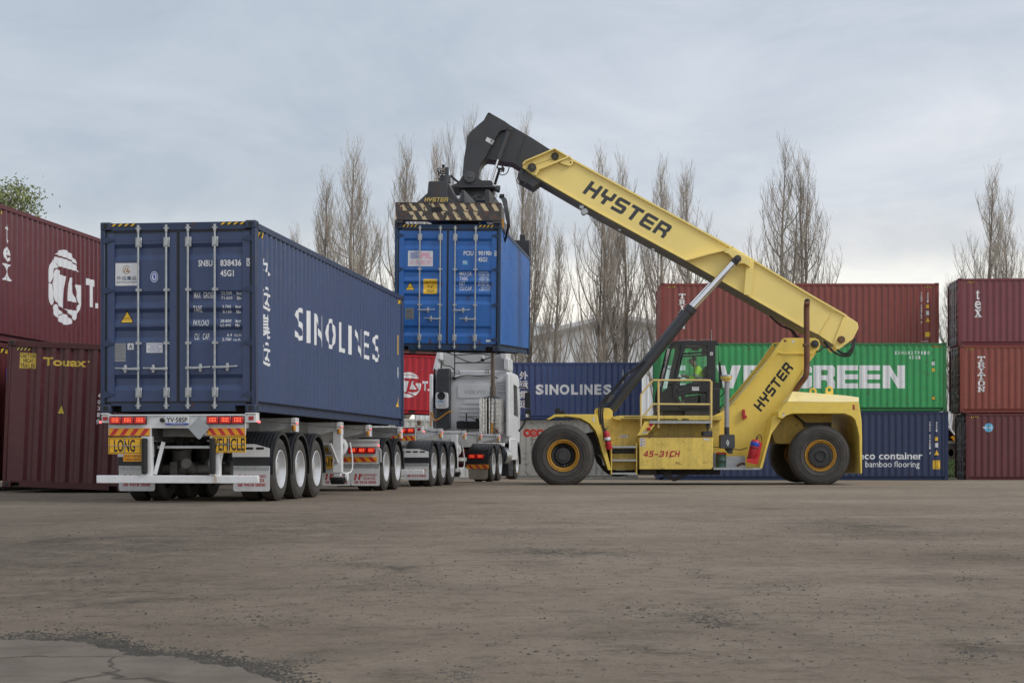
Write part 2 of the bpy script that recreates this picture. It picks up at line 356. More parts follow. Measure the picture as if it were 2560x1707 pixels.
# ================================================================== SHIPPING CONTAINERS
CW = 2.438
def group_marks(items):
    """lettering painted on the box itself / stickers, each with what is printed on it"""
    bb = lambda g: (min(p[0] for p in g[0]), min(p[1] for p in g[0]), max(p[0] for p in g[0]), max(p[1] for p in g[0]))
    main = []; st = []
    for it_ in items:
        if not it_[0][0]: continue
        x0, y0, x1, y1 = bb(it_[0]); cx_, cy_ = (x0+x1)/2, (y0+y1)/2
        own = [q for q in st if q[0][0] <= cx_ <= q[0][2] and q[0][1] <= cy_ <= q[0][3]]
        if own and it_[2] >= 1: own[0][1].append(it_)
        elif it_[2] < 1 and it_[1] in (1, 2, 3, 5, 7): st.append(((x0-.003, y0-.003, x1+.003, y1+.003), [it_]))
        else: main.append(it_)
    # letters that stand together form one inscription
    cl = []
    for m_ in main:
        b0 = bb(m_[0]); pad = max(.10, .6*(b0[3]-b0[1])); e_ = (b0[0]-pad, b0[1]-pad, b0[2]+pad, b0[3]+pad); new = [[m_], e_]
        rest = []
        for c in cl:
            if c[1][0] < b0[2] and c[1][2] > b0[0] and c[1][1] < b0[3] and c[1][3] > b0[1]:
                new[0] = c[0]+new[0]; new[1] = tuple(f(a, d) for f, a, d in zip((min, min, max, max), c[1], new[1]))
            else: rest.append(c)
        cl = rest+[new]
    return [c[0] for c in cl], [q[1] for q in st]
def cprof(u0, u1, p=.278, d=.036):
    """break points (u, inward depth) of a corrugated wall between u0 and u1"""
    pts = [(u0, 0.0)]; u = u0+.10
    while u+.206+.06 < u1:
        pts += [(u, 0.0), (u+.068, d), (u+.138, d), (u+.206, 0.0)]; u += p
    pts.append((u1, 0.0)); return pts
def depth_at(pr, u):
    if u <= pr[0][0]: return pr[0][1]
    for (a, da), (b, db) in zip(pr, pr[1:]):
        if a <= u <= b: return da if b-a < 1e-9 else da+(db-da)*(u-a)/(b-a)
    return pr[-1][1]
BANDS = [2.44, 1.72, 1.455, 1.18, .45]
class Container:
    def __init__(s, name, label, col, loc, rot, L=12.192, H=2.896, group=None, sides='R', door=True, endwall=False, corners='', rod_x=(.60, 1.04, 1.38, 1.80),
                 handles=None, rust=0.0, tone=None, hcol=None, railcol=None, posts_rust=0.0, gooseneck=False, deep=.036):
        s.L, s.H = L, H; s.root = thing(name, label, 'shipping container', loc, rot, group)
        m = s.m = mat('paint_'+tone, col, .36, var=.07, scale=1.2, dirt=.22, dirtcol=tuple(c*.45+.012 for c in col), streak=.26, rust=rust, spec=.5, bump=.35, bscale=1.3)
        rl = s.rl = mat('rail_'+tone, railcol or col, .5, var=.10, scale=2, dirt=.35, dirtcol=tuple(c*.5+.02 for c in col), streak=.2, rust=max(rust, .06), spec=.35)
        cs = mat('casting_'+tone, tuple(c*.8 for c in (railcol or col)), .6, var=.15, scale=6, rust=.12+posts_rust*.8, dirt=.4, dirtcol=(.05, .04, .035))
        R = s.root; W = CW
        # corner posts and rails
        for x0, x1 in ((0, .07), (W-.07, W)):
            for y0, y1 in ((0, .145), (L-.145, L)): b = MB(); b.box(x0, x1, y0, y1, .118, H-.118); b.build('corner_post', rl, R, bevel=.008)
        for x0, x1 in ((.012, .075), (W-.075, W-.012)): b = MB(); b.box(x0, x1, .178, L-.178, H-.115, H-.02); b.build('top_rail', rl, R, bevel=.006)
        for y0, y1 in ((.02, .12), (L-.12, L-.02)): b = MB(); b.box(.16, W-.16, y0, y1, H-.13, H-.012); b.build('top_header', rl, R, bevel=.006)
        for sx in (0, 1):
            x0 = .07 if sx == 0 else W-.10; xo = .012 if sx == 0 else W-.10; b = MB()
            b.box(x0, x0+.03, .178, L-.178, .025, .165)
            b.box(xo, xo+.088, .178, L-.178, .012, .0245); b.box(xo+.001, xo+.087, .146, L-.146, .1645, .176); b.build('bottom_rail', rl, R)
        for y0 in (.02, L-.13):
            b = MB(); b.box(.33, W-.33, y0, y0+.11, .015, .14)
            for x0, x1 in ((.16, .3305), (W-.3305, W-.16)): b.box(x0, x1, y0+.001, y0+.109, .10, .1395)
            b.build('door_sill' if y0 < 1 and door else 'end_sill', rl, R)
        b = MB(); b.box(.10, W-.10, .14, L-.14, .14, .16)
        n = int(L/.6)
        for i in range(n):
            y = .4+i*(L-.8)/(n-1); b.box(.10, W-.10, y, y+.05, .03, .138)
        b.build('floor', steeldark, R)
        b = MB(); pr = cprof(.13, L-.13, .418, .02)
        for (u, d), (v, e) in zip(pr, pr[1:]): b.add([(.06, u, H-.035-d), (W-.06, u, H-.035-d), (W-.06, v, H-.035-e), (.06, v, H-.035-e)], [(0, 1, 2, 3)])
        b.build('roof', m, R, smooth=0)
        # side walls
        s.pr = cprof(.13, L-.13, d=deep)
        for side in 'LR':
            b = MB()
            for (u, d), (v, e) in zip(s.pr, s.pr[1:]):
                f = (lambda d_: W-.022-d_) if side == 'R' else (lambda d_: .022+d_)
                b.add([(f(d), u, .165), (f(e), v, .165), (f(e), v, H-.10), (f(d), u, H-.10)], [(0, 1, 2, 3) if side == 'R' else (3, 2, 1, 0)])
            b.recalc = False; b.build('side_wall', m, R, smooth=0)
        # blind end
        pe = s.pe = cprof(.07, W-.07, .278, .045); b = MB()
        for (u, d), (v, e) in zip(pe, pe[1:]): b.add([(u, L-.03-d, .13), (v, L-.03-e, .13), (v, L-.03-e, H-.12), (u, L-.03-d, H-.12)], [(3, 2, 1, 0)])
        b.recalc = False; b.build('end_wall', m, R, smooth=0)
        # castings
        for c in corners.split():
            x = 0 if c[0] == 'l' else W; y = 0 if c[1] == 'n' else L; z = 0 if c[2] == 'b' else H-.118
            sx = 1 if x == 0 else -1; sy = 1 if y == 0 else -1; b = MB()
            xa, xb = sorted((x, x+sx*.162)); ya, yb = sorted((y, y+sy*.178)); b.box(xa-.003, xb, ya-.003, yb, z-.002, z+.121)
            cst = b.build('corner_casting', cs, R, bevel=.014, seg=2)
            b = MB()
            b.lathe([(0, 0), (.034, 0), (.034, .006), (0, .006)], (x+sx*.081, y-sy*.007, z+.06), 'y', 18, sy)
            for i in range(len(b.v)): b.v[i] = (b.v[i][0], b.v[i][1], z+.06+(b.v[i][2]-z-.06)*1.15)
            b.lathe([(0, 0), (.026, 0), (.026, .006), (0, .006)], (x-sx*.007, y+sy*.089, z+.06), 'x', 18, sx)
            for i in range(len(b.v)//2, len(b.v)): b.v[i] = (b.v[i][0], b.v[i][1], z+.06+(b.v[i][2]-z-.06)*1.5)
            b.build('aperture', black, cst)
        if door: s.doors(rod_x, handles)
    def doors(s, rod_x, handles):
        R, W, H = s.root, CW, s.H; s.leaf = []
        hc = galv
        # rubber seal round both leaves
        g = MB(); za, zb = .145, H-.135
        for x0, x1 in ((.072, .098), (W/2-.020, W/2+.020), (W-.098, W-.072)): g.box(x0, x1, .022, .07, za, zb)
        for z0, z1 in ((za-.003, za+.022), (zb-.022, zb+.003)): g.box(.0985, W-.0985, .0225, .07, z0, z1)
        g.build('door_seal', black, R)
        bands = [b for b in BANDS if b < H-.25]
        for k in (0, 1):
            x0, x1 = (.0985, W/2-.0205) if k == 0 else (W/2+.0205, W-.0985); z0, z1 = za+.0225, zb-.0225
            b = MB(); xi0, xi1 = x0+.115, x1-.115
            zs = [(z1, 0)]
            for c in bands: zs += [(c+.125, 0), (c+.065, .034), (c-.035, .034), (c-.115, 0)]
            zs.append((z0, 0)); Y = .040
            for (za_, da), (zb_, db) in zip(zs, zs[1:]):
                b.add([(xi0, Y+db, zb_), (xi1, Y+db, zb_), (xi1, Y+da, za_), (xi0, Y+da, za_)], [(0, 1, 2, 3)])
                if da or db:
                    for x_ in (xi0, xi1):
                        b.add([(x_, Y, zb_), (x_, Y+db, zb_), (x_, Y+da, za_), (x_, Y, za_)], [(0, 1, 2, 3)])
            b.box(x0, xi0-.0005, Y-.012, Y+.04, z0, z1); b.box(xi1+.0005, x1, Y-.012, Y+.04, z0, z1)
            b.box(xi0, xi1, Y-.004, Y+.02, z0, z0+.07); b.box(xi0, xi1, Y-.004, Y+.02, z1-.13, z1)
            dr = b.build('door', s.m, R, smooth=0); s.leaf.append(dr)
            for rx in rod_x[2*k:2*k+2]:
                b = MB(); b.tube([(rx, -.005, .05), (rx, -.005, H-.05)], .017, 10); b.build('locking_rod', hc, dr)
                for zc in (.10, H-.10):
                    b = MB(); b.box(rx-.040, rx+.040, -.012, .02, zc-.012, zc+.012); b.tube([(rx, -.005, zc-.05), (rx, -.005, zc+.05)], .024, 8); b.build('rod_cam', hc, dr)
                for zc in (.30, H-.31):
                    b = MB(); b.box(rx-.048, rx+.048, .005, .028, zc-.075, zc+.075); b.box(rx-.026, rx+.026, -.028, .0055, zc-.06, zc+.06); b.build('rod_bracket', hc, dr, bevel=.003)
                for zc in (1.05, 1.86):
                    b = MB(); b.box(rx-.048, rx+.048, .008, .026, zc-.018, zc+.018); b.box(rx-.024, rx+.024, -.026, .0085, zc-.022, zc+.022); b.build('rod_guide', hc, dr)
            if handles:
                for rx, dz, dirn in handles[2*k:2*k+2]:
                    b = MB(); xe = rx+dirn*.36
                    b.bar((rx, -.035, dz), (xe, -.035, dz+.012), .012, .022); b.box(rx-.03, rx+.03, -.045, -.02, dz-.022, dz+.022)
                    b.bar((rx+dirn*.03, -.037, dz), (rx+dirn*.16, -.037, dz), .012, .034)
                    xm = rx+dirn*.20; b.box(xm-.018, xm+.018, -.030, .028, dz-.06, dz+.06); b.box(xm-.035, xm+.035, -.052, -.025, dz-.018, dz+.022)
                    b.build('door_handle', hc, dr, bevel=.003)
            hx = .02 if k == 0 else W-.02; sg = 1 if k == 0 else -1
            for zc in (.27, 1.05, 1.86, 2.63):
                if zc > H-.2: continue
                b = MB()
                xa, xb = sorted((hx-.012*sg, hx+sg*.10)); b.box(xa, xb, .004, .027, zc-.045, zc+.045)
                b.prism([(hx+sg*.05, zc-.05), (hx+sg*.19, zc-.012), (hx+sg*.19, zc+.012), (hx+sg*.05, zc+.05)], .008, .0275)
                b.tube([(hx+sg*.035, .004, zc-.06), (hx+sg*.035, .004, zc+.06)], .014, 8); b.build('hinge', s.rl, dr)
    # --- drawing helpers ------------------------------------------------
    def dmark(s, items, mats, parent=None, name='lettering'):
        """marks on the door end. items: (geo in door metres, material index, layer)"""
        b = MB(); bands = BANDS
        def dep(z):
            for c in bands:
                for (za, da), (zb, db) in (((c+.125, 0), (c+.065, .034)), ((c+.065, .034), (c-.035, .034)), ((c-.035, .034), (c-.115, 0))):
                    if zb <= z <= za: return da+(db-da)*(za-z)/(za-zb)
            return 0
        cuts = sorted(sum(([c+.125, c+.065, c-.035, c-.115] for c in bands), []))
        if name == 'lettering':
            main, sticks = group_marks(items)
            for st_ in sticks: s.dmark(st_, mats, parent, 'sticker')
            for st_ in main: s.dmark(st_, mats, parent, 'inscription')
            return
        for g, mi, ly, fl in items:
            b.mi = mi
            if fl:      # lies on a flat piece of the door / frame
                put(b, g, lambda x, z: (x, fl-.0025-.0015*ly, z))
            else:
                g2 = cutg(([(q, p) for p, q in g[0]], [tuple(reversed(f)) for f in g[1]]), cuts)
                put(b, ([(q, p) for p, q in g2[0]], [tuple(reversed(f)) for f in g2[1]]), lambda x, z: (x, .040+dep(z)-.0025-.0015*ly, z))
        b.recalc = False
        return b.build(name, mats, parent or s.root, smooth=0)
    def smark(s, side, items, mats, name='lettering'):
        """marks on a long side; u is measured from the left end as seen from outside"""
        b = MB(); cuts = [p[0] for p in s.pr]; L = s.L
        if name == 'lettering':
            main, sticks = group_marks(items)
            for st_ in sticks: s.smark(side, st_, mats, 'sticker')
            for st_ in main: s.smark(side, st_, mats, 'inscription')
            return
        for g, mi, ly in items:
            b.mi = mi
            if side == 'R':
                put(b, cutg(g, cuts), lambda u, z: (CW-.022-depth_at(s.pr, u)+.003+.002*ly, u, z))
            else:
                gg = ([(L-p[0], p[1]) for p in g[0]], [tuple(reversed(f)) for f in g[1]])
                put(b, cutg(gg, cuts), lambda u, z: (.022+depth_at(s.pr, u)-.003-.002*ly, u, z))
        b.recalc = False
        return b.build(name, mats, s.root, smooth=0)
def vtext(word, u, ztop, cw, ch, pitch, bold=.02, glyphs=None):
    """letters stacked downwards"""
    o = []
    for i, c in enumerate(word):
        if c == ' ': continue
        g = poly_geo(GLY[glyphs[c]]) if glyphs else text_geo(c, bold)
        o.append(fit(g, u, ztop-i*pitch-ch, u+cw*(.45 if c in 'I1' and not glyphs else 1), ztop-i*pitch))
    return o
def hazard(x0, z0, x1, z1, n=4, lean=.6):
    """black sticker with yellow slanted bars : list of (geo, idx, layer)"""
    h = z1-z0; o = [(rect(x0, z0, x1, z1), 0, 0)]; step = (x1-x0)/n
    for i in range(n):
        a = x0+i*step; sh = min(h*lean, step*.45)
        o.append((pg([(a+.004, z0+.003), (a+step*.42, z0+.003), (a+step*.42+sh, z1-.003), (a+.004+sh, z1-.003)]), 1, 1))
    return o
def side_extras(c, side, code, typ, u0, hz='both', zt=None):
    """identification column, size code and stickers near one end of a long side"""
    it = []; H = c.H; zt = zt or H-.42
    for g in vtext(code, u0, zt, .07, .105, .135): it.append((g, 0, 0))
    for g in vtext(typ, u0+.52, zt, .07, .105, .135): it.append((g, 0, 0))
    it.append((rect(u0+.46, zt-.95, u0+.66, zt-.76), 2, 0)); it.append((rect(u0+.46, zt-1.25, u0+.66, zt-1.05), 3, 0))
    it.append((pg([(u0+.42, zt-1.58), (u0+.72, zt-1.58), (u0+.57, zt-1.34)]), 1, 0)); it.append((pg([(u0+.455, zt-1.565), (u0+.685, zt-1.565), (u0+.57, zt-1.375)]), 2, 1))
    return it
MK = [white, lettblk, stripeyel, paperw]

# ---- the dark blue box on the rear trailer -------------------------------------------------
ALOC = (-6.292, 26.29, CH+.700); AYAW = -.1216
A = Container('shipping_container', 'navy blue container with white lettering riding on the rear trailer, nearest the camera', (0.037, 0.062, 0.144), ALOC, (0, 0, AYAW),
              tone='navy', railcol=(.034, .052, .105), corners='lnt rnt lnb rnb rft rfb', rust=0.0,
              handles=((.60, .66, -1), (1.04, .66, -1), (1.38, .67, 1), (1.80, .68, 1)))
def ap(px, py):       # a spot on the door end of this box, read off the photo, in door metres
    x = (px-251)/389.3*CW; t = (px-251)/389.3; return x, (1033.5-6*t-py)/(163.7+1.5*t)
def abox(g, x0, y0, x1, y1):
    a = ap(x0, y1); b = ap(x1, y0); return fit(g, a[0], a[1], b[0], b[1])
def r1(x, y): return x/3.336, 430+y/3.336
def r2(x, y): return x/3.336, 850+y/3.336
def tx(body, x0, y0, x1, y1, bold=.004, conv=r1, shear=0): return abox(text_geo(body, bold, shear), *conv(x0, y0), *conv(x1, y1))
it = []
def T(g, mi=0, ly=0, fl=None): it.append((g, mi, ly, fl))
for g in (tx('SNBU', 1653, 730, 1770, 787, .02), tx('838436', 1836, 724, 2010, 782, .02), tx('45G1', 1836, 812, 1948, 868, .02),
          tx('MAX', 1612, 1000, 1668, 1052), tx('GROSS', 1690, 998, 1776, 1050), tx('TARE', 1610, 1114, 1682, 1168), tx('PAYLOAD', 1610, 1230, 1740, 1282),
          tx('CU.', 1617, 1344, 1660, 1398), tx('CAP.', 1685, 1342, 1745, 1396),
          tx('32.500', 1840, 992, 1930, 1018), tx('71.650', 1840, 1032, 1930, 1058), tx('kg', 1968, 992, 2012, 1024, .02), tx('lb', 1970, 1032, 2006, 1058, .02),
          tx('3.700', 1852, 1106, 1925, 1132), tx('8.160', 1852, 1146, 1925, 1172), tx('kg', 1964, 1106, 2008, 1138, .02), tx('lb', 1966, 1146, 2002, 1172, .02),
          tx('28.800', 1834, 1224, 1925, 1250), tx('63.490', 1834, 1262, 1925, 1288), tx('kg', 1962, 1224, 2006, 1256, .02), tx('lb', 1962, 1260, 1998, 1286, .02),
          tx('6.4', 1888, 1340, 1928, 1366), tx('2.700', 1850, 1378, 1924, 1404), tx('cu.m.', 1948, 1344, 2010, 1366), tx('cu.ft.', 1944, 1380, 2008, 1402)): T(g)
# check digit in a frame, on the door edge frame
T(tx('5', 2064, 722, 2086, 770, .02), 0, 0, .028)
a, b_ = ap(*r1(2056, 780)), ap(*r1(2093, 714))
T(pg([(a[0], a[1]), (b_[0], a[1]), (b_[0], b_[1]), (a[0], b_[1])], [[(a[0]+.012, a[1]+.012), (b_[0]-.012, a[1]+.012), (b_[0]-.012, b_[1]-.012), (a[0]+.012, b_[1]-.012)]]), 0, 0, .028)
def arect(x0, y0, x1, y1, conv=r1): return abox(rect(0, 0, 1, 1), *conv(x0, y0), *conv(x1, y1))
T(arect(957, 762, 1145, 955), 3)
cc = ap(*r1(1051, 820)); gold = mat('sticker_gold', (.36, .20, .08), .5); navyink = mat('ink_navy', (.03, .045, .11), .5)
T(pg([(cc[0]+.062*cos(t), cc[1]+.066*sin(t)) for t in [radians(40+k*10) for k in range(32)]]+[(cc[0]+.053*cos(t), cc[1]+.057*sin(t)) for t in [radians(40+k*10) for k in range(31, -1, -1)]]), 4, 1)
for dx in (-.024, .012): T(pg([(cc[0]+dx-.024, cc[1]-.036), (cc[0]+dx-.008, cc[1]-.036), (cc[0]+dx+.022, cc[1]+.036), (cc[0]+dx+.006, cc[1]+.036)]), 4, 1)
T(pg([(cc[0]+.004, cc[1]-.036), (cc[0]+.042, cc[1]-.036), (cc[0]+.030, cc[1]+.01)]), 4, 1.5)
T(tx('外运集运', 968, 870, 1136, 910, .008), 5, 1); T(tx('SINOLINES', 966, 915, 1138, 932, .01), 5, 1)
cc = ap(*r1(1284, 877)); T(pg(circle(cc[0], cc[1], .060, 24, .084)), 3); T(pg(circle(cc[0], cc[1], .050, 24, .073), [circle(cc[0], cc[1], .036, 24, .056)]), 6, 1)
T(pg([(cc[0]-.018, cc[1]+.03), (cc[0]+.008, cc[1]+.04), (cc[0]+.02, cc[1]), (cc[0]+.004, cc[1]-.045), (cc[0]-.01, cc[1]-.02)]), 6, 1)
def tri(px, py, hw, h, conv, fn, yi=2):
    c0 = fn(*conv(px, py)); o = [(pg([(c0[0]-hw, c0[1]), (c0[0]+hw, c0[1]), (c0[0], c0[1]+h)]), 1, 0, None),
         (pg([(c0[0]-hw*.80, c0[1]+h*.07), (c0[0]+hw*.80, c0[1]+h*.07), (c0[0], c0[1]+h*.86)]), yi, 1, None)]
    for k, (wd, zz) in enumerate(((.42, .34), (.5, .20))): o.append((fit(text_geo('CAUTION' if k == 0 else 'HIGH VOLT'), c0[0]-hw*wd, c0[1]+h*zz, c0[0]+hw*wd, c0[1]+h*(zz+.09)), 1, 2, None))
    return o
it += tri(1051, 1266, .112, .205, r1, ap)
plate = mat('data_plate', (.25, .26, .27), .4, metal=.4, var=.1)
T(arect(942, 1433, 1045, 1562), 7); T(arect(942, 1564, 1045, 1588), 7)
for k in range(9): T(arect(950+3*(k % 2), 1444+k*13, 1034-5*(k % 3), 1447+k*13), 1, 1)
T(arect(1059, 1432, 1113, 1487), 3); T(tx('A', 1072, 1442, 1100, 1477, .03), 5, 1)
T(arect(1218, 1426, 1354, 1511), 3)
for k, s_ in enumerate(('THIS CONTAINER', 'MUST BE', 'REPAIRED WITH', 'CORTEN STEEL')):
    hw = len(s_)*4.2; T(tx(s_, 1286-hw, 1434+k*18.5, 1286+hw, 1446+k*18.5, .01), 6, 1)
for u0, u1 in ((.165, .56), (CW-.56, CW-.165)):
    for g, mi, ly in hazard(u0, 2.896-.062, u1, 2.896-.018, 4, 1.1): T(g, (1, 2)[mi], ly, .018)
A.dmark(it, [white, lettblk, stripeyel, paperw, gold, navyink, signblue, plate])
# the long side of the same box
it = []
for i, ch in enumerate('外运集运'):
    it.append((fit(text_geo(ch, .014), .52, 2.39-i*.43-.375, .97, 2.39-i*.43), 0, 0))
def letters(word, u0, u1, z0, z1, widths=None, gap=.24, bold=.03, font=True):
    n = len(word); ws = [(.35 if c in 'I' else .95 if c == 'L' else 1.0) for c in word]; tot = sum(ws)+gap*(n-1); k = (u1-u0)/tot; o = []; u = u0
    for c, w_ in zip(word, ws): o.append((fit(text_geo(c, bold), u, z0, u+w_*k, z1), 0, 0)); u += (w_+gap)*k
    return o
def au(px):      # photo column -> distance along this side
    k = (px-1280)/FPX; cy_, sy_ = cos(AYAW), sin(AYAW); return (k*(ALOC[1]+CW*sy_)-ALOC[0]-CW*cy_)/(-sy_-k*cy_)
for c, p0, p1 in (('S', 744.5, 765), ('I', 774, 779.5), ('N', 792, 812), ('O', 820.5, 842), ('L', 853.5, 865), ('I', 876, 880), ('N', 891.5, 907), ('E', 913.5, 925.5), ('S', 937, 952)):
    it.append((fit(text_geo(c, .004), au(p0)-(.10 if c == 'I' else 0), 1.27, au(p1)+(.06 if c == 'I' else 0), 1.82), 0, 0))
it += [(rect(11.55, 1.55, 11.66, 1.98), 2, 0), (rect(11.55, 1.05, 11.66, 1.28), 3, 0), (pg([(11.50, .42), (11.80, .42), (11.65, .70)]), 2, 0)]
for g, mi, ly in hazard(.20, 2.896-.22, .62, 2.896-.13)+hazard(11.55, 2.896-.22, 11.97, 2.896-.13): it.append((g, (1, 2)[mi], ly))
A.smark('R', it, MK)

# ---- the bright blue box hanging from the spreader ------------------------------------------
BLOC = (-2.7114, 39.4889, CH+2.4758); BROT = (.0548, .0152, -.0662)
B = Container('shipping_container', 'bright blue container with worn doors hanging from the crane spreader above the truck', (0.020, 0.128, 0.420), BLOC, BROT,
              tone='blue', railcol=(.022, .050, .105), corners='lnt rnt lnb rnb rft rfb', rust=.05, posts_rust=.35, rod_x=(.578, 1.05, 1.387, 1.858),
              handles=((.578, .93, 1), (1.05, .73, -1), (1.387, .93, 1), (1.858, .73, -1)))
def bp(x, y): return (x-68)/968*CW, 2.896-(y-212)/405.0
def bx(body, x0, y0, x1, y1, bold=.004, shear=0):
    a = bp(x0, y1); b = bp(x1, y0); return fit(text_geo(body, bold, shear), a[0], a[1], b[0], b[1])
def br(x0, y0, x1, y1): a = bp(x0, y1); b = bp(x1, y0); return rect(a[0], a[1], b[0], b[1])
it = []
for g in (bx('PCIU', 696, 462, 786, 503, .02), bx('901906', 830, 460, 960, 502, .02), bx('45G1', 828, 518, 910, 560, .02),
          bx('MAX.GR.', 660, 652, 776, 690), bx('TARE', 660, 698, 736, 734), bx('NET', 660, 744, 712, 780), bx('CU.CAP.', 660, 790, 776, 826),
          bx('32.500 KG', 832, 648, 922, 664), bx('71.650 LBS', 832, 672, 932, 690), bx('3.840 KG', 842, 696, 924, 712), bx('8.465 LBS', 842, 716, 930, 734),
          bx('28.660 KG', 830, 742, 922, 758), bx('63.185 LBS', 830, 764, 932, 780), bx('76.4 CU.M.', 854, 788, 944, 804), bx('2.698 CU/F.', 840, 808, 944, 826)): T(g)
T(bx('0', 982, 466, 1000, 502, .02), 0, 0, .028); a, b_ = bp(977, 508), bp(1005, 458)
T(pg([a, (b_[0], a[1]), b_, (a[0], b_[1])], [[(a[0]+.01, a[1]+.01), (b_[0]-.01, a[1]+.01), (b_[0]-.01, b_[1]-.01), (a[0]+.01, b_[1]-.01)]]), 0, 0, .028)
T(br(188, 464, 416, 606), 3)
pink = mat('faded_pink', (.72, .36, .50), .6, var=.1); skyb = mat('label_sky_blue', (.05, .30, .60), .5)
for k in range(6):
    y0 = 476+k*10.5; wv = lambda x: 4*sin((x-205)/82*2*pi)
    top = [bp(x, y0+wv(x)) for x in range(208, 290, 8)]; bot = [bp(x, y0+5+wv(x)) for x in range(284, 204, -8)]
    T(pg(top+bot), 6, 1)
T(bx('PIL', 302, 480, 412, 535, .05), 4, 1); T(bx('太平船务', 196, 544, 406, 594, .01, .15), 4, 1)
T(br(687, 548, 735, 592), 5); T(bx('GL', 690, 552, 732, 578, .02), 0, 1)
it += tri(209, 828, .112, .20, lambda x, y: (x, y), bp)
T(br(331, 722, 456, 860), 2)
for s_, x0, y0, x1, y1 in (('CAUTION', 338, 736, 450, 764), ("9'-6\"", 368, 778, 420, 806), ('HIGH', 364, 816, 424, 846)): T(bx(s_, x0, y0, x1, y1, .01), 1, 1)
T(br(167, 992, 246, 1094), 7)
for k in range(7): T(br(174, 1004+k*13, 238-6*(k % 3), 1007+k*13), 1, 1)
T(br(908, 1279, 955, 1298), 3, 0, .0355)
for x0, x1 in ((136, 276), (830, 972)):
    a, b_ = bp(x0, 246), bp(x1, 222)
    for g, mi, ly in hazard(a[0], a[1], b_[0], b_[1], 4, 1.1): T(g, (1, 2)[mi], ly, .018)
B.dmark(it, [white, lettblk, stripeyel, paperw, pink, skyb, signblue, plate])
it = [(rect(.20, .35, .40, 2.62), 3, 0)]
for z0, z1 in ((1.98, 2.36), (1.1, 1.55), (.45, .72)): it.append((rect(.22, z0, .32, z1), 4, 1))
it += side_extras(B, 'R', 'PCIU 901906 0', '45G1', 11.1)
B.smark('R', it, [white, lettblk, stripeyel, paperw, pink])

# ---- maroon stack at the left ---------------------------------------------------------------
LX, LY, LYAW = -10.78-CW, 35.05, -.127
lx0 = LX; M1 = Container('shipping_container', 'maroon container with a big white round emblem, top of the stack at the left edge', (.125, .030, .034), (-10.80-CW*cos(LYAW), 35.35+CW*sin(.127), 3.13), (0, 0, LYAW),
      tone='maroon', corners='rnb rnt', door=False)
it = [(fit(poly_geo(GLY['t']), .95, 2.10, 1.22, 2.54), 0, 0), (fit(text_geo('e', .012), .93, 1.71, 1.25, 2.03), 0, 0), (fit(poly_geo(GLY['x']), .90, 1.31, 1.28, 1.66), 0, 0)]
for l in logo_ts(4.30, 1.48, 1.0, .86): it.append((pg(l), 0, 0))
it += [(fit(text_geo(c, .05), u0, 1.17, u1, 1.83), 0, 0) for c, u0, u1 in (('T', 5.63, 6.18), ('S', 6.55, 7.0), ('L', 7.5, 7.85), ('I', 7.95, 8.05), ('N', 8.15, 8.55), ('E', 8.65, 8.95), ('S', 9.05, 9.45))]
it.append((rect(6.22, 1.17, 6.33, 1.29), 0, 0))
for g, mi, ly in hazard(.30, 2.896-.23, .86, 2.896-.13): it.append((g, (1, 2)[mi], ly))
M1.smark('R', it, MK)
M3 = Container('shipping_container', 'dark red container under the emblem container, mostly hidden at the left edge', (.10, .022, .024), (-10.62-CW*cos(LYAW), 35.45+CW*sin(.127), .20), (0, 0, LYAW),
      tone='oxblood', corners='rnt rnb', door=False)
it = [(rect(.55, 1.35, .62, 2.35), 4, 0)]
for g, mi, ly in hazard(.30, 2.896-.23, .86, 2.896-.13): it.append((g, (1, 2)[mi], ly))
M3.smark('R', it, MK+[signblue])
# dark maroon box whose blind end faces the camera: built with the blind end at y = L, turned round
M2 = Container('shipping_container', 'dark maroon container with yellow lettering on its corrugated end, standing left of the rear trailer', (.085, .020, .024), (-7.385, 46.0, .02), (0, -.040, pi-.018),
      tone='dark_maroon', railcol=(.075, .022, .022), corners='lft rft lfb rfb', door=False, rust=.05, posts_rust=.15)
# end-wall marks (u from the left seen from the camera = W - x)
def emark(c, items, mats):
    b = MB(); L = c.L; cuts = [p[0] for p in c.pe]
    for g, mi, ly in items:
        b.mi = mi; gg = ([(CW-p[0], p[1]) for p in g[0]], [tuple(reversed(f)) for f in g[1]])
        put(b, cutg(gg, cuts), lambda x, z: (x, L-.03-depth_at(c.pe, x)+.003+.002*ly, z))
    b.recalc = False; return b.build('lettering', mats, c.root, smooth=0)
yl = mat('letter_yellow', (.60, .42, .06), .5, var=.12, dirt=.2)
e = lambda x, y: ((x-18)/128.0, (1224-y)/127.0)
def eb(g, x0, y0, x1, y1): a = e(x0, y1); b = e(x1, y0); return fit(g, a[0], a[1], b[0], b[1])
it = [(eb(rect(0, 0, 1, 1), 49.5, 887.5, 90, 926), 2, 0)]
for s_, x0, y0, x1, y1 in (('CAUTION', 51, 889, 88, 899), ('HIGH', 59, 901, 80, 912), ('TRAILER', 52, 914, 86.5, 925)): it.append((eb(text_geo(s_, .012), x0, y0, x1, y1), 1, 1))
it.append((eb(text_geo('Touax', .03), 108, 896, 217.5, 917), 2, 0)); cxy = e(222.5, 903); it.append((pg(circle(cxy[0], cxy[1], .018, 12)), 2, 0))
a = e(146, 1037); it += [(pg([a, (a[0]+.19, a[1]), (a[0]+.10, a[1]+.22)]), 1, 0), (pg([(a[0]+.025, a[1]+.015), (a[0]+.165, a[1]+.015), (a[0]+.098, a[1]+.18)]), 2, 1)]
for g, mi, ly in hazard(.17, 2.896-.20, .46, 2.896-.145, 4, .9): it.append((g, (1, 2)[mi], ly))
for i, ch in enumerate('40318'): it.append((eb(text_geo(ch, .02), 250, 985+i*16-4, 256, 985+i*16+7), 0, 0))
it.append((eb(text_geo('9', .02), 248.5, 1047, 254, 1059), 0, 0))
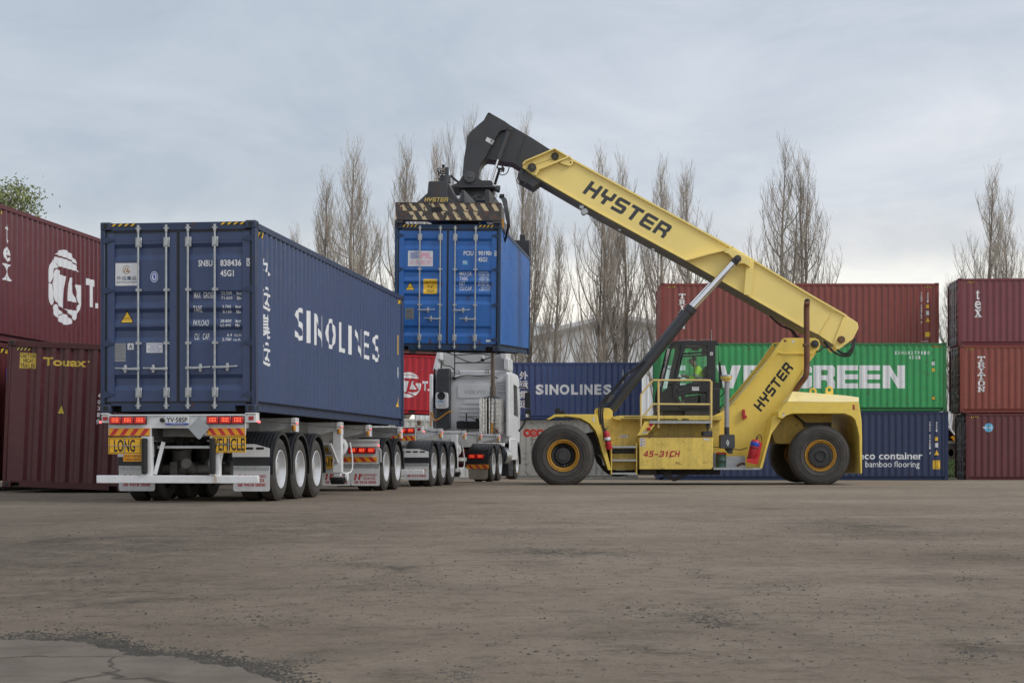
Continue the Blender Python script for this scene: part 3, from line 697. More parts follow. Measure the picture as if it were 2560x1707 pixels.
emark(M2, it, [white, lettblk, yl])

# ---- stack behind between trailer and truck --------------------------------------------------
SYAW, SROLL = -pi/2+.10, 0.0
def side_on(name, label, px_left, D, z0, L, H, col, tone, yaw=0.0, roll=0.0, **k):
    """a box whose right-hand long side faces the camera, left end at photo column px_left"""
    return Container(name, label, col, ((px_left-1280)/FPX*D, D+CW, z0) if False else ((px_left-1280)/FPX*D-CW*0, D, z0), (roll, 0, -pi/2+yaw), L=L, H=H, tone=tone, **k)
def place_side(c):      # shift so that the visible (x = W) face, not the x = 0 face, lies at the given depth
    R_ = Matrix.Rotation(c.root.rotation_euler.z, 3, 'Z'); c.root.location -= R_ @ Vector((CW, 0, 0))
D1 = 76.0
Wh1 = side_on('shipping_container', 'off white container under the bright red one, just left of the truck', 905, D1, -.20, 6.058, 2.70, (.50, .50, .46), 'cream', .06, -.030, corners='', door=False, group='containers stacked in the yard'); place_side(Wh1)
Rd = side_on('shipping_container', 'bright red container with a round white emblem between trailer and truck', 912, D1, 2.72, 6.058, 2.62, (.42, .012, .025), 'red', .06, -.035, corners='lnb', door=False); place_side(Rd)
it = []
for l in logo_ts(1.87, 1.27, .575, .565): it.append((pg(l), 0, 0))
it += [(fit(text_geo(c, .05), u0, 1.04, u1, 1.46), 0, 0) for c, u0, u1 in (('T', 2.50, 2.74), ('S', 2.88, 3.14), ('L', 3.4, 3.6), ('I', 3.66, 3.72), ('N', 3.8, 4.1), ('E', 4.18, 4.4), ('S', 4.5, 4.75))]
it += [(rect(2.74, 1.04, 2.82, 1.12), 0, 0)]
Rd.smark('R', it, MK)
b = MB(); b.box(CW-.067, CW-.06, 1.93, 2.22, .03, .15); b.box(CW-.067, CW-.06, 3.9, 4.2, .03, .15); b.build('fork_pocket', black, Rd.root)
Br = side_on('shipping_container', 'brown container behind the hanging blue one, on top of the bright red one', 912, D1, 5.37, 6.058, 2.591, (.17, .055, .048), 'brown', .06, -.035, corners='', door=False); place_side(Br)
b = MB(); b.box(CW-.067, CW-.06, 1.97, 2.26, .03, .15); b.build('fork_pocket', black, Br.root)
D2 = 77.9
Wh2 = side_on('shipping_container', 'dirty white container with red ring lettering behind the front crane wheel', 1262, D2+.2, -.28, 6.058, 2.70, (.46, .45, .41), 'dirty_white', 0, 0, corners='rfb', door=False, rust=.22); place_side(Wh2)
it = []; rd = mat('letter_orange_red', (.62, .045, .03), .5, var=.12)
S2 = D2/FPX
def w2(px, py): return ((px-1262)*S2, CH+(YH-py)*S2+.28)
c0 = w2(1318, 1082); r_ = 10.2*S2; it.append((pg(circle(c0[0], c0[1], r_), [circle(c0[0], c0[1], r_*.40)]), 4, 0))
c1 = w2(1334.5, 1082); star = [(c1[0]+r_*(.62 if k % 2 == 0 else .40)*sin(pi*k/5), c1[1]+r_*(.62 if k % 2 == 0 else .40)*cos(pi*k/5)) for k in range(10)]
it.append((pg([p for p in circle(c1[0], c1[1], r_*.985)], [star]), 4, 1))
it.append((pg([(c1[0]+.10*sin(2*pi*k/10)*(1 if k % 2 else .3), c1[1]+.10*cos(2*pi*k/10)*(1 if k % 2 else .3)) for k in range(10)]), 4, 2))
c2 = w2(1351, 1082); it.append((pg(circle(c2[0], c2[1], r_), [circle(c2[0], c2[1], r_*.42)]), 4, 2))
c3 = w2(1362, 1092); it.append((rect(c3[0], c3[1], c3[0]+.10, c3[1]+.36), 4, 0)); it.append((rect(c3[0]+.10, c3[1], c3[0]+.3, c3[1]+.09), 4, 0))
c4 = w2(1293, 1183); it.append((rect(c4[0], c4[1], c4[0]+.10, c4[1]+.09), 2, 0))
Wh2.smark('R', it, MK+[rd])
Sn = side_on('shipping_container', 'short navy container standing on the dirty white one, left of the crane cab', 1270, D2, 2.44, 6.058, 2.591, (0.043, 0.072, 0.186), 'ultramarine', 0, 0, corners='rnt rft rnb rfb', door=False, deep=.03); place_side(Sn)
it = []
def w3(px, py): return ((px-1270)*S2, CH+(YH-py)*S2-2.44)
def w3b(g, x0, y0, x1, y1): a = w3(x0, y1); b = w3(x1, y0); return fit(g, a[0], a[1], b[0], b[1])
for ch, y0 in zip('外运集运', (928, 951.5, 976, 1000)): it.append((w3b(text_geo(ch, .025), 1298.5, y0, 1320.5, y0+20), 0, 0))
for ch, x0, x1 in (('S', 1339, 1359), ('I', 1363.3, 1369.5), ('N', 1374, 1396), ('O', 1399, 1423.5), ('L', 1428, 1445.5), ('I', 1450, 1456.3), ('N', 1461, 1481.5), ('E', 1486, 1503.5), ('S', 1508.5, 1529)): it.append((w3b(text_geo(ch, .045), x0, 960.5, x1, 986.3), 0, 0))
for i, ch in enumerate('SNBU 238136'):
    if ch != ' ': it.append((w3b(text_geo(ch, .01), 1556, 925+i*4.2, 1559.5, 928.4+i*4.2), 0, 0))
for i, ch in enumerate('22G1'): it.append((w3b(text_geo(ch, .01), 1572, 925+i*4.2, 1575.5, 928.4+i*4.2), 0, 0))
Sn.smark('R', it, MK)

# ---- the big stack behind the crane ------------------------------------------------------------
D3 = 72.5; S3 = D3/FPX
def wall_box(name, label, px_r, D, z0, col, tone, **k):
    """40 ft box whose left-hand long side faces the camera with its right end at photo column px_r"""
    X1 = (px_r-1280)/FPX*D
    return Container(name, label, col, (X1, D, z0), (0, 0, pi/2), tone=tone, **k)
CB = wall_box('shipping_container', 'dark blue container with small white lower case lettering, bottom of the stack behind the crane', 2371, D3, -.245, (.018, .032, .085), 'midnight', corners='lnb lnt', door=True, rust=.10, posts_rust=.2, deep=.03)
CG = wall_box('shipping_container', 'green container with very large white capitals in the stack behind the crane', 2366.7, D3+.05, 2.655, (0.032, 0.297, 0.090), 'green', corners='lnb lnt', door=True, rust=.10, posts_rust=.2, railcol=(.03, .17, .06), deep=.03)
CR = wall_box('shipping_container', 'red brown container with white vertical lettering, highest in the stack behind the crane', 2347.5, 75.4, 5.46, (0.225, 0.050, 0.043), 'red_brown', corners='lnt lft', door=True, rust=.08, posts_rust=.1)
Lb = 12.192
CRb = wall_box('shipping_container', 'rust coloured container hidden behind the green one, under the highest red brown one', 2347.5, 75.4, 2.56, (.20, .05, .035), 'rust_back', corners='', door=False, group='hidden second row')
CRc = wall_box('shipping_container', 'grey container at the bottom of the second row behind the dark blue one', 2347.5, 75.4, -.34, (.18, .18, .18), 'grey_back', corners='', door=False, group='hidden second row')
def uz(px, py, pxr, D, z0): S = D/FPX; return Lb-(pxr-px)*S, CH+(YH-py)*S-z0
def ub(g, x0, y0, x1, y1, *a): p = uz(x0, y1, *a); q = uz(x1, y0, *a); return fit(g, p[0], p[1], q[0], q[1])
g_ = (2366.7, D3+.05, 2.655); it = []
for ch, x0, x1 in (('e', 1657, 1714), ('v', 1790, 1853), ('e', 1859, 1905), ('r', 1911, 1965), ('g', 1975, 2030), ('r', 2034, 2088), ('e', 2093, 2145), ('e', 2149, 2201), ('n', 2207, 2263)):
    it.append((ub(poly_geo(GLY[ch]), x0, 913, x1, 970.5, *g_), 0, 0))
for i, ch in enumerate('EGHU8279810'): it.append((ub(text_geo(ch, .02), 2238+i*8.1, 877.5, 2242.6+i*8.1, 886, *g_), 0, 0))
for i, ch in enumerate('45G1'): it.append((ub(text_geo(ch, .02), 2272.5+i*8.1, 889, 2277+i*8.1, 897.5, *g_), 0, 0))
it += [(ub(rect(0, 0, 1, 1), 2330, 904, 2337, 913, *g_), 3, 0), (ub(rect(0, 0, 1, 1), 2331, 920, 2337, 928.5, *g_), 2, 0)]
p = uz(2328, 999, *g_); it += [(pg([p, (p[0]+.21, p[1]), (p[0]+.105, p[1]+.22)]), 1, 0), (pg([(p[0]+.03, p[1]+.02), (p[0]+.18, p[1]+.02), (p[0]+.105, p[1]+.175)]), 2, 1)]
for g, mi, ly in hazard(Lb-.64, 2.896-.19, Lb-.22, 2.896-.13, 9): it.append((g, (1, 2)[mi], ly))
CG.smark('L', it, MK)
b_c = (2371, D3, -.245); it = [(ub(text_geo('eco container', .018), 2148, 1131, 2307.5, 1148, *b_c), 0, 0), (ub(text_geo('bamboo flooring', .003), 2164, 1152, 2299.5, 1172, *b_c), 0, 0)]
for i, ch in enumerate('CMAU 646681 3'):
    if ch != ' ': it.append((ub(text_geo(ch, .02), 2323, 1053.5+i*6.35, 2327, 1058.6+i*6.35, *b_c), 0, 0))
for i, ch in enumerate('45G1'): it.append((ub(text_geo(ch, .02), 2340, 1053.5+i*6.6, 2343.5, 1059+i*6.6, *b_c), 0, 0))
it += [(ub(rect(0, 0, 1, 1), 2338, 1092, 2345, 1101.5, *b_c), 2, 0), (ub(rect(0, 0, 1, 1), 2338, 1107, 2345.5, 1118, *b_c), 3, 0), (ub(rect(0, 0, 1, 1), 2333, 1150.5, 2351, 1172, *b_c), 2, 0)]
for k, s_ in enumerate(('CAUTION', "9'-6\"", 'HIGH', 'CONTAINER')): it.append((ub(text_geo(s_, .01), 2335.5+(k in (1, 2))*2, 1152+k*5, 2348.5-(k in (1, 2))*2, 1155.6+k*5, *b_c), 1, 1))
p = uz(2336, 1137, *b_c); it += [(pg([p, (p[0]+.20, p[1]), (p[0]+.10, p[1]+.21)]), 2, 0)]
for g, mi, ly in hazard(Lb-.66, 2.896-.12, Lb-.34, 2.896-.06, 3): it.append((g, (1, 2)[mi], ly+1))
CB.smark('L', it, MK)
r_c = (2347.5, 75.4, 5.46); it = []
SL = {'T': '1', 'R': '2', 'I': '3', 'O': '4', 'N': '5'}
for i, ch in enumerate('TRITON'): it.append((ub(poly_geo(GLY[SL[ch]]), 1697, 734+i*15.1, 1714.5, 746.5+i*15.1, *r_c), 0, 0))
for i, ch in enumerate('TCNU 706762 2'):
    if ch != ' ': it.append((ub(text_geo(ch, .02), 2302, 731+i*6, 2306, 736+i*6, *r_c), 0, 0))
for i, ch in enumerate('45G1'): it.append((ub(text_geo(ch, .02), 2318, 731+i*6.4, 2321.5, 736.5+i*6.4, *r_c), 0, 0))
it += [(ub(rect(0, 0, 1, 1), 2316, 761.5, 2322.5, 770, *r_c), 2, 0), (ub(rect(0, 0, 1, 1), 2316, 777, 2323, 787.5, *r_c), 3, 0), (ub(rect(0, 0, 1, 1), 2314, 830, 2326, 841.5, *r_c), 2, 0)]
p = uz(2314.5, 804.5, *r_c); it += [(pg([p, (p[0]+.19, p[1]), (p[0]+.095, p[1]+.19)]), 2, 0)]
it.append((ub(text_geo('CHASSCON', .01), 2303, 851.5, 2321, 854.5, *r_c), 0, 0))
for g, mi, ly in hazard(.30, 2.896-.20, .66, 2.896-.14)+hazard(Lb-.62, 2.896-.20, Lb-.26, 2.896-.14): it.append((g, (1, 2)[mi], ly))
CR.smark('L', it, MK)

# ---- the stack cut by the right edge: door ends on the left -------------------------------------
D4 = 73.6
def edge_box(label, px_l, D, z0, col, tone, yaw=-.06, **k):
    c = Container('shipping_container', label, col, ((px_l-1280)/FPX*D, D, z0), (0, 0, -pi/2+yaw), tone=tone, corners='rnb rnt', handles=((.60, .9, 1), (1.04, .7, 1), (1.38, .9, 1), (1.80, .7, 1)), posts_rust=.2, deep=.03, **k); place_side(c); return c
E1 = edge_box('maroon container with a small sky blue disc, bottom of the stack at the right edge', 2415, D4, -.285, (0.130, 0.034, 0.038), 'wine', rust=.06)
E2 = edge_box('rust red container with a white vertical name, middle of the stack at the right edge', 2400, D4, 2.62, (0.246, 0.058, 0.043), 'rust_red', rust=.10)
E3 = edge_box('plum coloured container with white lower case lettering, top of the stack at the right edge', 2396, D4+.5, 5.53, (0.178, 0.044, 0.055), 'plum', rust=.04)
def vz(px, py, pxl, D, z0): S = D/FPX; return (px-pxl)*S, CH+(YH-py)*S-z0
def vb(g, x0, y0, x1, y1, *a): p = vz(x0, y1, *a); q = vz(x1, y0, *a); return fit(g, p[0], p[1], q[0], q[1])
q = (2396, D4+.5, 5.53); it = [(vb(poly_geo(GLY['t']), 2438, 724, 2450.5, 748.5, *q), 0, 0), (vb(text_geo('e', .012), 2436.5, 752, 2452.5, 772, *q), 0, 0), (vb(poly_geo(GLY['x']), 2435.5, 773.5, 2454.5, 793, *q), 0, 0)]
for g, mi, ly in hazard(.38, 2.896-.20, .72, 2.896-.14): it.append((g, (1, 2)[mi], ly))
E3.smark('R', it, MK)
q = (2400, D4, 2.62); it = []
for i, ch in enumerate('TRITON'): it.append((vb(poly_geo(GLY[SL[ch]]), 2443.5, 890.5+i*15.1, 2462.5, 904+i*15.1, *q), 0, 0))
for g, mi, ly in hazard(.28, 2.896-.20, .62, 2.896-.14): it.append((g, (1, 2)[mi], ly))
E2.smark('R', it, MK)
q = (2415, D4, -.285); c0 = vz(2471.5, 1068.5, *q); skyd = mat('disc_sky_blue', (.15, .45, .68), .5)
it = [(pg(circle(c0[0], c0[1], .19, 28)), 4, 0), (vb(text_geo('Blue Sky', .02), 2457, 1066, 2481, 1072, *q), 0, 1)]
for g, mi, ly in hazard(.20, 2.896-.20, .54, 2.896-.14): it.append((g, (1, 2)[mi], ly))
E1.smark('R', it, MK+[skyd])
# ================================================================== GROUND
def ss(a, b, x): t = max(0, min(1, (x-a)/(b-a))); return t*t*(3-2*t)
def gz(x, y):
    z = -.245*ss(47, 71, y)
    z += .035*(noise.noise(Vector((x*.13, y*.13, 3)))+.3*noise.noise(Vector((x*.5, y*.5, 9))))*ss(2, 9, y)*(1-ss(20, 25, y))
    return z
def graded(a, b, n, p=1.0): return [a+(b-a)*(i/n)**p for i in range(n+1)]
ys = graded(-30, 0, 6)[:-1]+graded(0, 26, 180)[:-1]+graded(26, 130, 104)[:-1]+graded(130, 3000, 16, 2)
xs_ = [-x for x in graded(20, 2500, 14, 2.2)][::-1]+graded(-20, 20, 220)[1:-1]+graded(20, 2500, 14, 2.2)
g = MB(); nx = len(xs_)
for y in ys:
    for x in xs_: g.v.append((x, y, gz(x, y)))
for j in range(len(ys)-1):
    for i in range(nx-1): g.f.append((j*nx+i, j*nx+i+1, (j+1)*nx+i+1, (j+1)*nx+i)); g.m.append(0)
gm = bpy.data.materials.new('gravel_hardstand'); gm.use_nodes = True; t = gm.node_tree; n = t.nodes; l = t.links; P_ = n['Principled BSDF']
P_.inputs['Roughness'].default_value = .9; P_.inputs['Specular IOR Level'].default_value = .25
geo = n.new('ShaderNodeNewGeometry')
def gn(sc, det=6, rg=.6, st=(1, 1, 1), off=(0, 0, 0), dist=0):
    mp = n.new('ShaderNodeMapping'); mp.inputs['Scale'].default_value = st; mp.inputs['Location'].default_value = off; l.new(geo.outputs['Position'], mp.inputs[0])
    x = n.new('ShaderNodeTexNoise'); x.inputs['Scale'].default_value = sc; x.inputs['Detail'].default_value = det; x.inputs['Roughness'].default_value = rg
    x.inputs['Distortion'].default_value = dist; l.new(mp.outputs[0], x.inputs[0]); return x.outputs[0]
def gr(src, a, b, ca=(0, 0, 0), cb_=(1, 1, 1)):
    r = n.new('ShaderNodeValToRGB'); l.new(src, r.inputs[0]); r.color_ramp.elements[0].position = a; r.color_ramp.elements[1].position = b
    r.color_ramp.elements[0].color = (*ca, 1); r.color_ramp.elements[1].color = (*cb_, 1); return r.outputs[0]
def gmx(f, a, b, mode='MIX'):
    x = n.new('ShaderNodeMix'); x.data_type = 'RGBA'; x.blend_type = mode
    for s_, v in (('Factor', f), ('A', a), ('B', b)):
        i = [k for k in x.inputs if k.name == s_ and k.enabled][0]
        if isinstance(v, (int, float)): i.default_value = v
        elif isinstance(v, tuple): i.default_value = (*v, 1)
        else: l.new(v, i)
    return [k for k in x.outputs if k.enabled][0]
def gmath(op, a, b, clamp=True):
    x = n.new('ShaderNodeMath'); x.operation = op; x.use_clamp = clamp
    for i, v in enumerate((a, b)):
        if isinstance(v, (int, float)): x.inputs[i].default_value = v
        else: l.new(v, x.inputs[i])
    return x.outputs[0]
base = gmx(gr(gn(.16, 5, .55), .35, .65), (.222, .178, .135), (.292, .242, .186))
base = gmx(gmath('MULTIPLY', gr(gn(.5, 9, .62, (.6, 1.2, 1), (4, 2, 0)), .50, .64), .55), base, (.345, .292, .228))
base = gmx(gmath('MULTIPLY', gr(gn(1.1, 12, .78, (1.2, .7, 1), (0, 8, 0)), .50, .64), .34), base, (.130, .108, .086))
base = gmx(gmath('MULTIPLY', gr(gn(5.0, 10, .80, (1, 1, 1), (3, 8, 0)), .50, .60), .42), base, (.095, .080, .064))
base = gmx(gmath('MULTIPLY', gr(gn(5.5, 8, .80, (1, 1, 1), (13, 1, 0)), .54, .64), .35), base, (.330, .285, .230))
# loose dark road base: patches broken up by grit, denser on the rougher left side of the yard
sx = n.new('ShaderNodeSeparateXYZ'); l.new(geo.outputs['Position'], sx.inputs[0])
left = gmath('ADD', gmath('MULTIPLY', sx.outputs[0], -.22, False), -.12)
grit = gr(gn(17, 6, .8, (.8, 1.2, 1)), .44, .58)
vc = n.new('ShaderNodeVertexColor'); vc.layer_name = 'rough_patch'
fl = gmath('MULTIPLY', gmath('MULTIPLY', vc.outputs[0], gr(gn(2.2, 9, .75, (1, .8, 1)), .36, .56)), gmath('ADD', gmath('MULTIPLY', gr(gn(14, 7, .8), .42, .56), .75), .25))
base = gmx(gmath('MULTIPLY', fl, .95), base, (.050, .045, .038))
base = gmx(gmath('MULTIPLY', gmath('MULTIPLY', left, .55), gmath('ADD', gmath('MULTIPLY', grit, .5), .45)), base, (.082, .072, .061))
patch = gr(gmath('ADD', gn(.55, 9, .68, (1.0, .9, 1), (1, 5, 0), .6), gmath('MULTIPLY', left, .03)), .60, .68)
base = gmx(gmath('MULTIPLY', patch, gmath('ADD', gmath('MULTIPLY', grit, .6), .30)), base, (.048, .043, .037))
speck = gr(gn(38, 5, .75), .58, .64); base = gmx(gmath('MULTIPLY', speck, .5), base, (.060, .052, .045))
speck2 = gr(gn(55, 4, .7, off=(9, 9, 0)), .60, .66); base = gmx(gmath('MULTIPLY', speck2, .4), base, (.34, .30, .25))
l.new(base, P_.inputs['Base Color']); P_.inputs['Specular IOR Level'].default_value = .08
hgt = gmath('ADD', gmath('ADD', gmath('MULTIPLY', gn(26, 8, .8), .5, False), gmath('MULTIPLY', gn(6, 9, .75), 1.2, False), False), gmath('MULTIPLY', gn(1.6, 6, .6, (.8, 1.2, 1)), 3.0, False), False)
bp_ = n.new('ShaderNodeBump'); bp_.inputs['Strength'].default_value = .9; bp_.inputs['Distance'].default_value = .035; l.new(hgt, bp_.inputs['Height']); l.new(bp_.outputs[0], P_.inputs['Normal'])
go = tag(g.build('ground', gm, None, smooth=60), kind='structure')
ROUGH = [(2120, 1320, 150, 22, 1), (2330, 1335, 220, 10, .7), (1790, 1550, 130, 22, 1), (1560, 1530, 200, 14, .7), (1400, 1382, 190, 10, 1), (1300, 1330, 150, 8, .6), (940, 1458, 200, 18, .8), (860, 1405, 170, 14, .8),
         (640, 1320, 420, 40, .8), (250, 1370, 420, 60, .9), (150, 1300, 300, 30, .6), (300, 1460, 380, 40, .7), (1950, 1470, 150, 7, .8), (1160, 1692, 70, 12, 1), (760, 1640, 80, 8, .7), (2460, 1645, 90, 12, 1), (2450, 1390, 130, 16, .8),
         (1000, 1280, 380, 22, .5), (1780, 1300, 200, 8, .5), (1750, 1440, 80, 5, .6), (620, 1545, 200, 14, .5), (2400, 1450, 90, 6, .7), (1650, 1500, 80, 6, .6), (2100, 1610, 120, 6, .5), (1450, 1570, 140, 6, .5), (900, 1560, 120, 6, .4)]
RW = []
for px, py, wx_, hy_, a in ROUGH:
    D = CH*FPX/(py-YH); RW.append(((px-1280)/FPX*D, D, wx_/FPX*D, (CH*FPX/(py-hy_-YH)-CH*FPX/(py+hy_-YH))/2, a))
ca = go.data.color_attributes.new('rough_patch', 'FLOAT_COLOR', 'POINT'); cen = go.location
for i, v in enumerate(go.data.vertices):
    x, y = v.co.x+cen.x, v.co.y+cen.y; m_ = 0.0
    if 4 < y < 60 and abs(x) < 16:
        x2 = x+.5*noise.noise(Vector((x*.8, y*.5, 1))); y2 = y+.5*noise.noise(Vector((x*.8, y*.5, 5)))
        for X0, Y0, W0, H0, a in RW:
            q_ = ((x2-X0)/W0)**2+((y2-Y0)/max(H0, .35))**2
            if q_ < 4: m_ = max(m_, a*math.exp(-q_*1.1))
    ca.data[i].color = (m_, m_, m_, 1)
def gpt(px, py):     # photo pixel below the horizon -> spot on the level yard
    D = CH*FPX/(py-YH); return (px-1280)/FPX*D, D
# old concrete slab in the near left corner
edge = [(-260, 1592), (0, 1597), (150, 1600), (215, 1604), (240, 1618), (285, 1624), (320, 1642), (430, 1641), (480, 1655), (520, 1664), (610, 1674), (690, 1700), (760, 1760), (800, 1900)]
pts = [gpt(*p) for p in edge]
fine = []
for (a, b_) in zip(pts, pts[1:]):
    for k in range(6):
        tt = k/6; x = a[0]+(b_[0]-a[0])*tt; y = a[1]+(b_[1]-a[1])*tt; fine.append((x+random.uniform(-.02, .02), y+random.uniform(-.03, .03)))
slabpts = fine+[(-.6, 3.2), (-4.5, 3.0), (-4.8, 6.6)]
b = MB(); b.poly(slabpts, (), lambda x, y: (x, y, gz(x, y)+.006)); 
for (x0, y0), (x1, y1) in zip(slabpts, slabpts[1:]+slabpts[:1]): b.add([(x0, y0, gz(x0, y0)+.006), (x1, y1, gz(x1, y1)+.006), (x1, y1, gz(x1, y1)-.05), (x0, y0, gz(x0, y0)-.05)], [(0, 1, 2, 3)])
conc = mat('old_concrete', (.165, .142, .118), .95, var=.22, scale=2.6, dirt=.75, dirtcol=(.105, .088, .070), bump=.5, bscale=24, spec=.05)
tt_ = conc.node_tree; nn_ = tt_.nodes; ll_ = tt_.links; pc = nn_['Principled BSDF']; vor = nn_.new('ShaderNodeTexVoronoi'); vor.feature = 'DISTANCE_TO_EDGE'; vor.inputs['Scale'].default_value = .55
tco = nn_.new('ShaderNodeTexCoord'); nz_ = nn_.new('ShaderNodeTexNoise'); nz_.inputs['Scale'].default_value = 2.5; nz_.inputs['Detail'].default_value = 6; ll_.new(tco.outputs['Object'], nz_.inputs[0])
ad = nn_.new('ShaderNodeVectorMath'); ad.operation = 'MULTIPLY_ADD'; ll_.new(nz_.outputs[1], ad.inputs[0]); ad.inputs[1].default_value = (.5, .5, 0); ll_.new(tco.outputs['Object'], ad.inputs[2]); ll_.new(ad.outputs[0], vor.inputs[0])
rc = nn_.new('ShaderNodeValToRGB'); rc.color_ramp.elements[0].position = .002; rc.color_ramp.elements[1].position = .007; rc.color_ramp.elements[0].color = (.45, .45, .45, 1); ll_.new(vor.outputs['Distance'], rc.inputs[0])
mc_ = nn_.new('ShaderNodeMix'); mc_.data_type = 'RGBA'; mc_.blend_type = 'MULTIPLY'; [k for k in mc_.inputs if k.name == 'Factor' and k.enabled][0].default_value = 1
ll_.new(pc.inputs['Base Color'].links[0].from_socket, [k for k in mc_.inputs if k.name == 'A' and k.enabled][0]); ll_.new(rc.outputs[0], [k for k in mc_.inputs if k.name == 'B' and k.enabled][0]); ll_.new([k for k in mc_.outputs if k.enabled][0], pc.inputs['Base Color'])
tag(b.build('concrete_path', conc, None, smooth=20), kind='structure')
# dark crumbs along the edge of the slab and stones all over the yard (nobody could count them)
def stones(name, spots, m):
    b = MB(); R = random.Random(5)
    for x, y, r in spots:
        z = gz(x, y); a = R.uniform(0, 6.28); sx_, sy_, sz_ = r*R.uniform(.7, 1.4), r*R.uniform(.7, 1.3), r*R.uniform(.45, .9)
        c, s_ = cos(a), sin(a); vs = []
        for vx, vy, vz in ((1, 0, .15), (0, 1, .0), (-1, .1, .2), (0, -1, .1), (.1, .1, 1)):
            vx += R.uniform(-.25, .25); vy += R.uniform(-.25, .25)
            vs.append((x+(vx*c-vy*s_)*sx_, y+(vx*s_+vy*c)*sy_, z+max(vz, 0)*sz_-.001+ (0.012 if False else 0)))
        b.add(vs, [(0, 1, 4), (1, 2, 4), (2, 3, 4), (3, 0, 4)])
    return tag(b.build(name, m, None, smooth=0), kind='stuff')
stone_m = mat('loose_stone', (.085, .074, .062), .9, var=.7, scale=3)
crumb_m = mat('asphalt_crumbs', (.060, .054, .046), .95, var=.4, scale=6)
R = random.Random(3); sp_ = []
for (x0, y0), (x1, y1) in zip(fine, fine[1:]):
    for k in range(110):
        tt = R.random(); dx, dy = R.gauss(0, .05), abs(R.gauss(0, .15))-.05
        wdt = 1.0+.8*max(0, noise.noise(Vector((x0*2, y0, 0))))
        sp_.append((x0+(x1-x0)*tt+dx, y0+(y1-y0)*tt+dy*wdt*.9+.02, R.uniform(.002, .0075)*(1.3 if R.random() < .1 else 1)))
stones('gravel', [(x, y, r) if False else (x, y, r*1.2) for x, y, r in sp_], crumb_m)
sp_ = []
for k in range(26000):
    y = 4.4+ 22*R.random()**1.5; x = R.uniform(-.34, .34)*y*1.02
    if noise.noise(Vector((x*.5, y*.35, 7)))+R.gauss(0, .30)+(.12 if x < -1 else 0) < .05: continue
    sp_.append((x, y, min(.022, .002+abs(R.gauss(0, .0036)))))
for cxp, cyp, wd, n_ in ((2120, 1330, 130, 260), (2300, 1330, 200, 160), (1790, 1545, 110, 260), (1600, 1525, 120, 140), (1400, 1380, 150, 220), (1300, 1330, 100, 120),
                         (950, 1455, 170, 220), (860, 1400, 140, 200), (700, 1320, 330, 420), (300, 1350, 320, 500), (200, 1430, 260, 320), (1960, 1468, 130, 120), (1150, 1690, 60, 120),
                         (760, 1650, 60, 90), (640, 1545, 130, 120), (1750, 1440, 60, 60), (2450, 1640, 80, 100), (2420, 1450, 60, 90)):
    for k in range(n_):
        x, y = gpt(cxp+R.gauss(0, wd*.45), max(1230, cyp+R.gauss(0, 9+wd*.03)))
        sp_.append((x, y, min(.022, .002+abs(R.gauss(0, .0045)))))
stones('gravel', sp_, stone_m)

# ================================================================== WAREHOUSE
clad = mat('pale_cladding', (.76, .78, .785), .55, var=.04, scale=.6, streak=.12, dirtcol=(.38, .38, .37))
roofm = mat('roof_sheet', (.74, .76, .77), .5, var=.05, scale=.5)
gut = mat('gutter', (.30, .31, .31), .5)
def warehouse(label, D, pts_px, zb, depth, n_rib=1.0):
    """gabled shed: pts_px is the roof line of the front wall from left to right"""
    S = D/FPX; P = [((px-1280)*S, CH+(YH-py)*S) for px, py in pts_px]; r = thing('warehouse', label, 'warehouse', ((P[0][0]+P[-1][0])/2, D, -.3))
    off = tuple(r.location); b = MB()
    def top(x):
        for (xa, za), (xb, zb_) in zip(P, P[1:]):
            if xa <= x <= xb: return za+(zb_-za)*(x-xa)/(xb-xa)
        return P[-1][1]
    x = P[0][0]; kn = sorted(set([p[0] for p in P])); step = .38*n_rib; xs2 = []
    while x < P[-1][0]: xs2 += [(x, 0), (x+step*.62, 0), (x+step*.72, .035), (x+step*.9, .035)]; x += step
    xs2.append((P[-1][0], 0))
    for (a, da), (c, dc) in zip(xs2, xs2[1:]):
        if c > P[-1][0]: continue
        b.add([(a, D-da, zb), (c, D-dc, zb), (c, D-dc, top(c)), (a, D-da, top(a))], [(0, 1, 2, 3)])
    b.recalc = False; b.build('wall', clad, r, off, smooth=0)
    b = MB()
    for (xa, za), (xc, zc) in zip(P, P[1:]): b.add([(xa, D-.4, za+.22), (xc, D-.4, zc+.22), (xc, D+depth, zc+.22), (xa, D+depth, za+.22), (xa, D-.4, za-.06), (xc, D-.4, zc-.06), (xc, D+depth, zc-.06), (xa, D+depth, za-.06)],
                                              [(0, 1, 2, 3), (4, 7, 6, 5), (0, 4, 5, 1), (3, 2, 6, 7)])
    b.build('roof', roofm, r, off, smooth=0)
    b = MB()
    for (xa, za), (xc, zc) in zip(P, P[1:]): b.bar((xa, D-.44, za-.16), (xc, D-.44, zc-.16), .08, .14)
    b.build('barge_capping', gut, r, off)
    b = MB()
    for xx in (P[0][0], P[-1][0]): b.box(xx-.1, xx+.1, D+.1, D+depth, zb, (P[0][1] if xx == P[0][0] else P[-1][1])-.08)
    b.build('side_wall', clad, r, off)
    return r
warehouse('large pale grey metal shed with a low gabled roof beyond the bare poplars', 118, [(1040, 905), (1536, 792), (2420, 944)], -.4, 60)
warehouse('taller pale grey shed roof showing left of the gabled shed', 150, [(1180, 792), (1326, 811), (1470, 830)], -.4, 50)

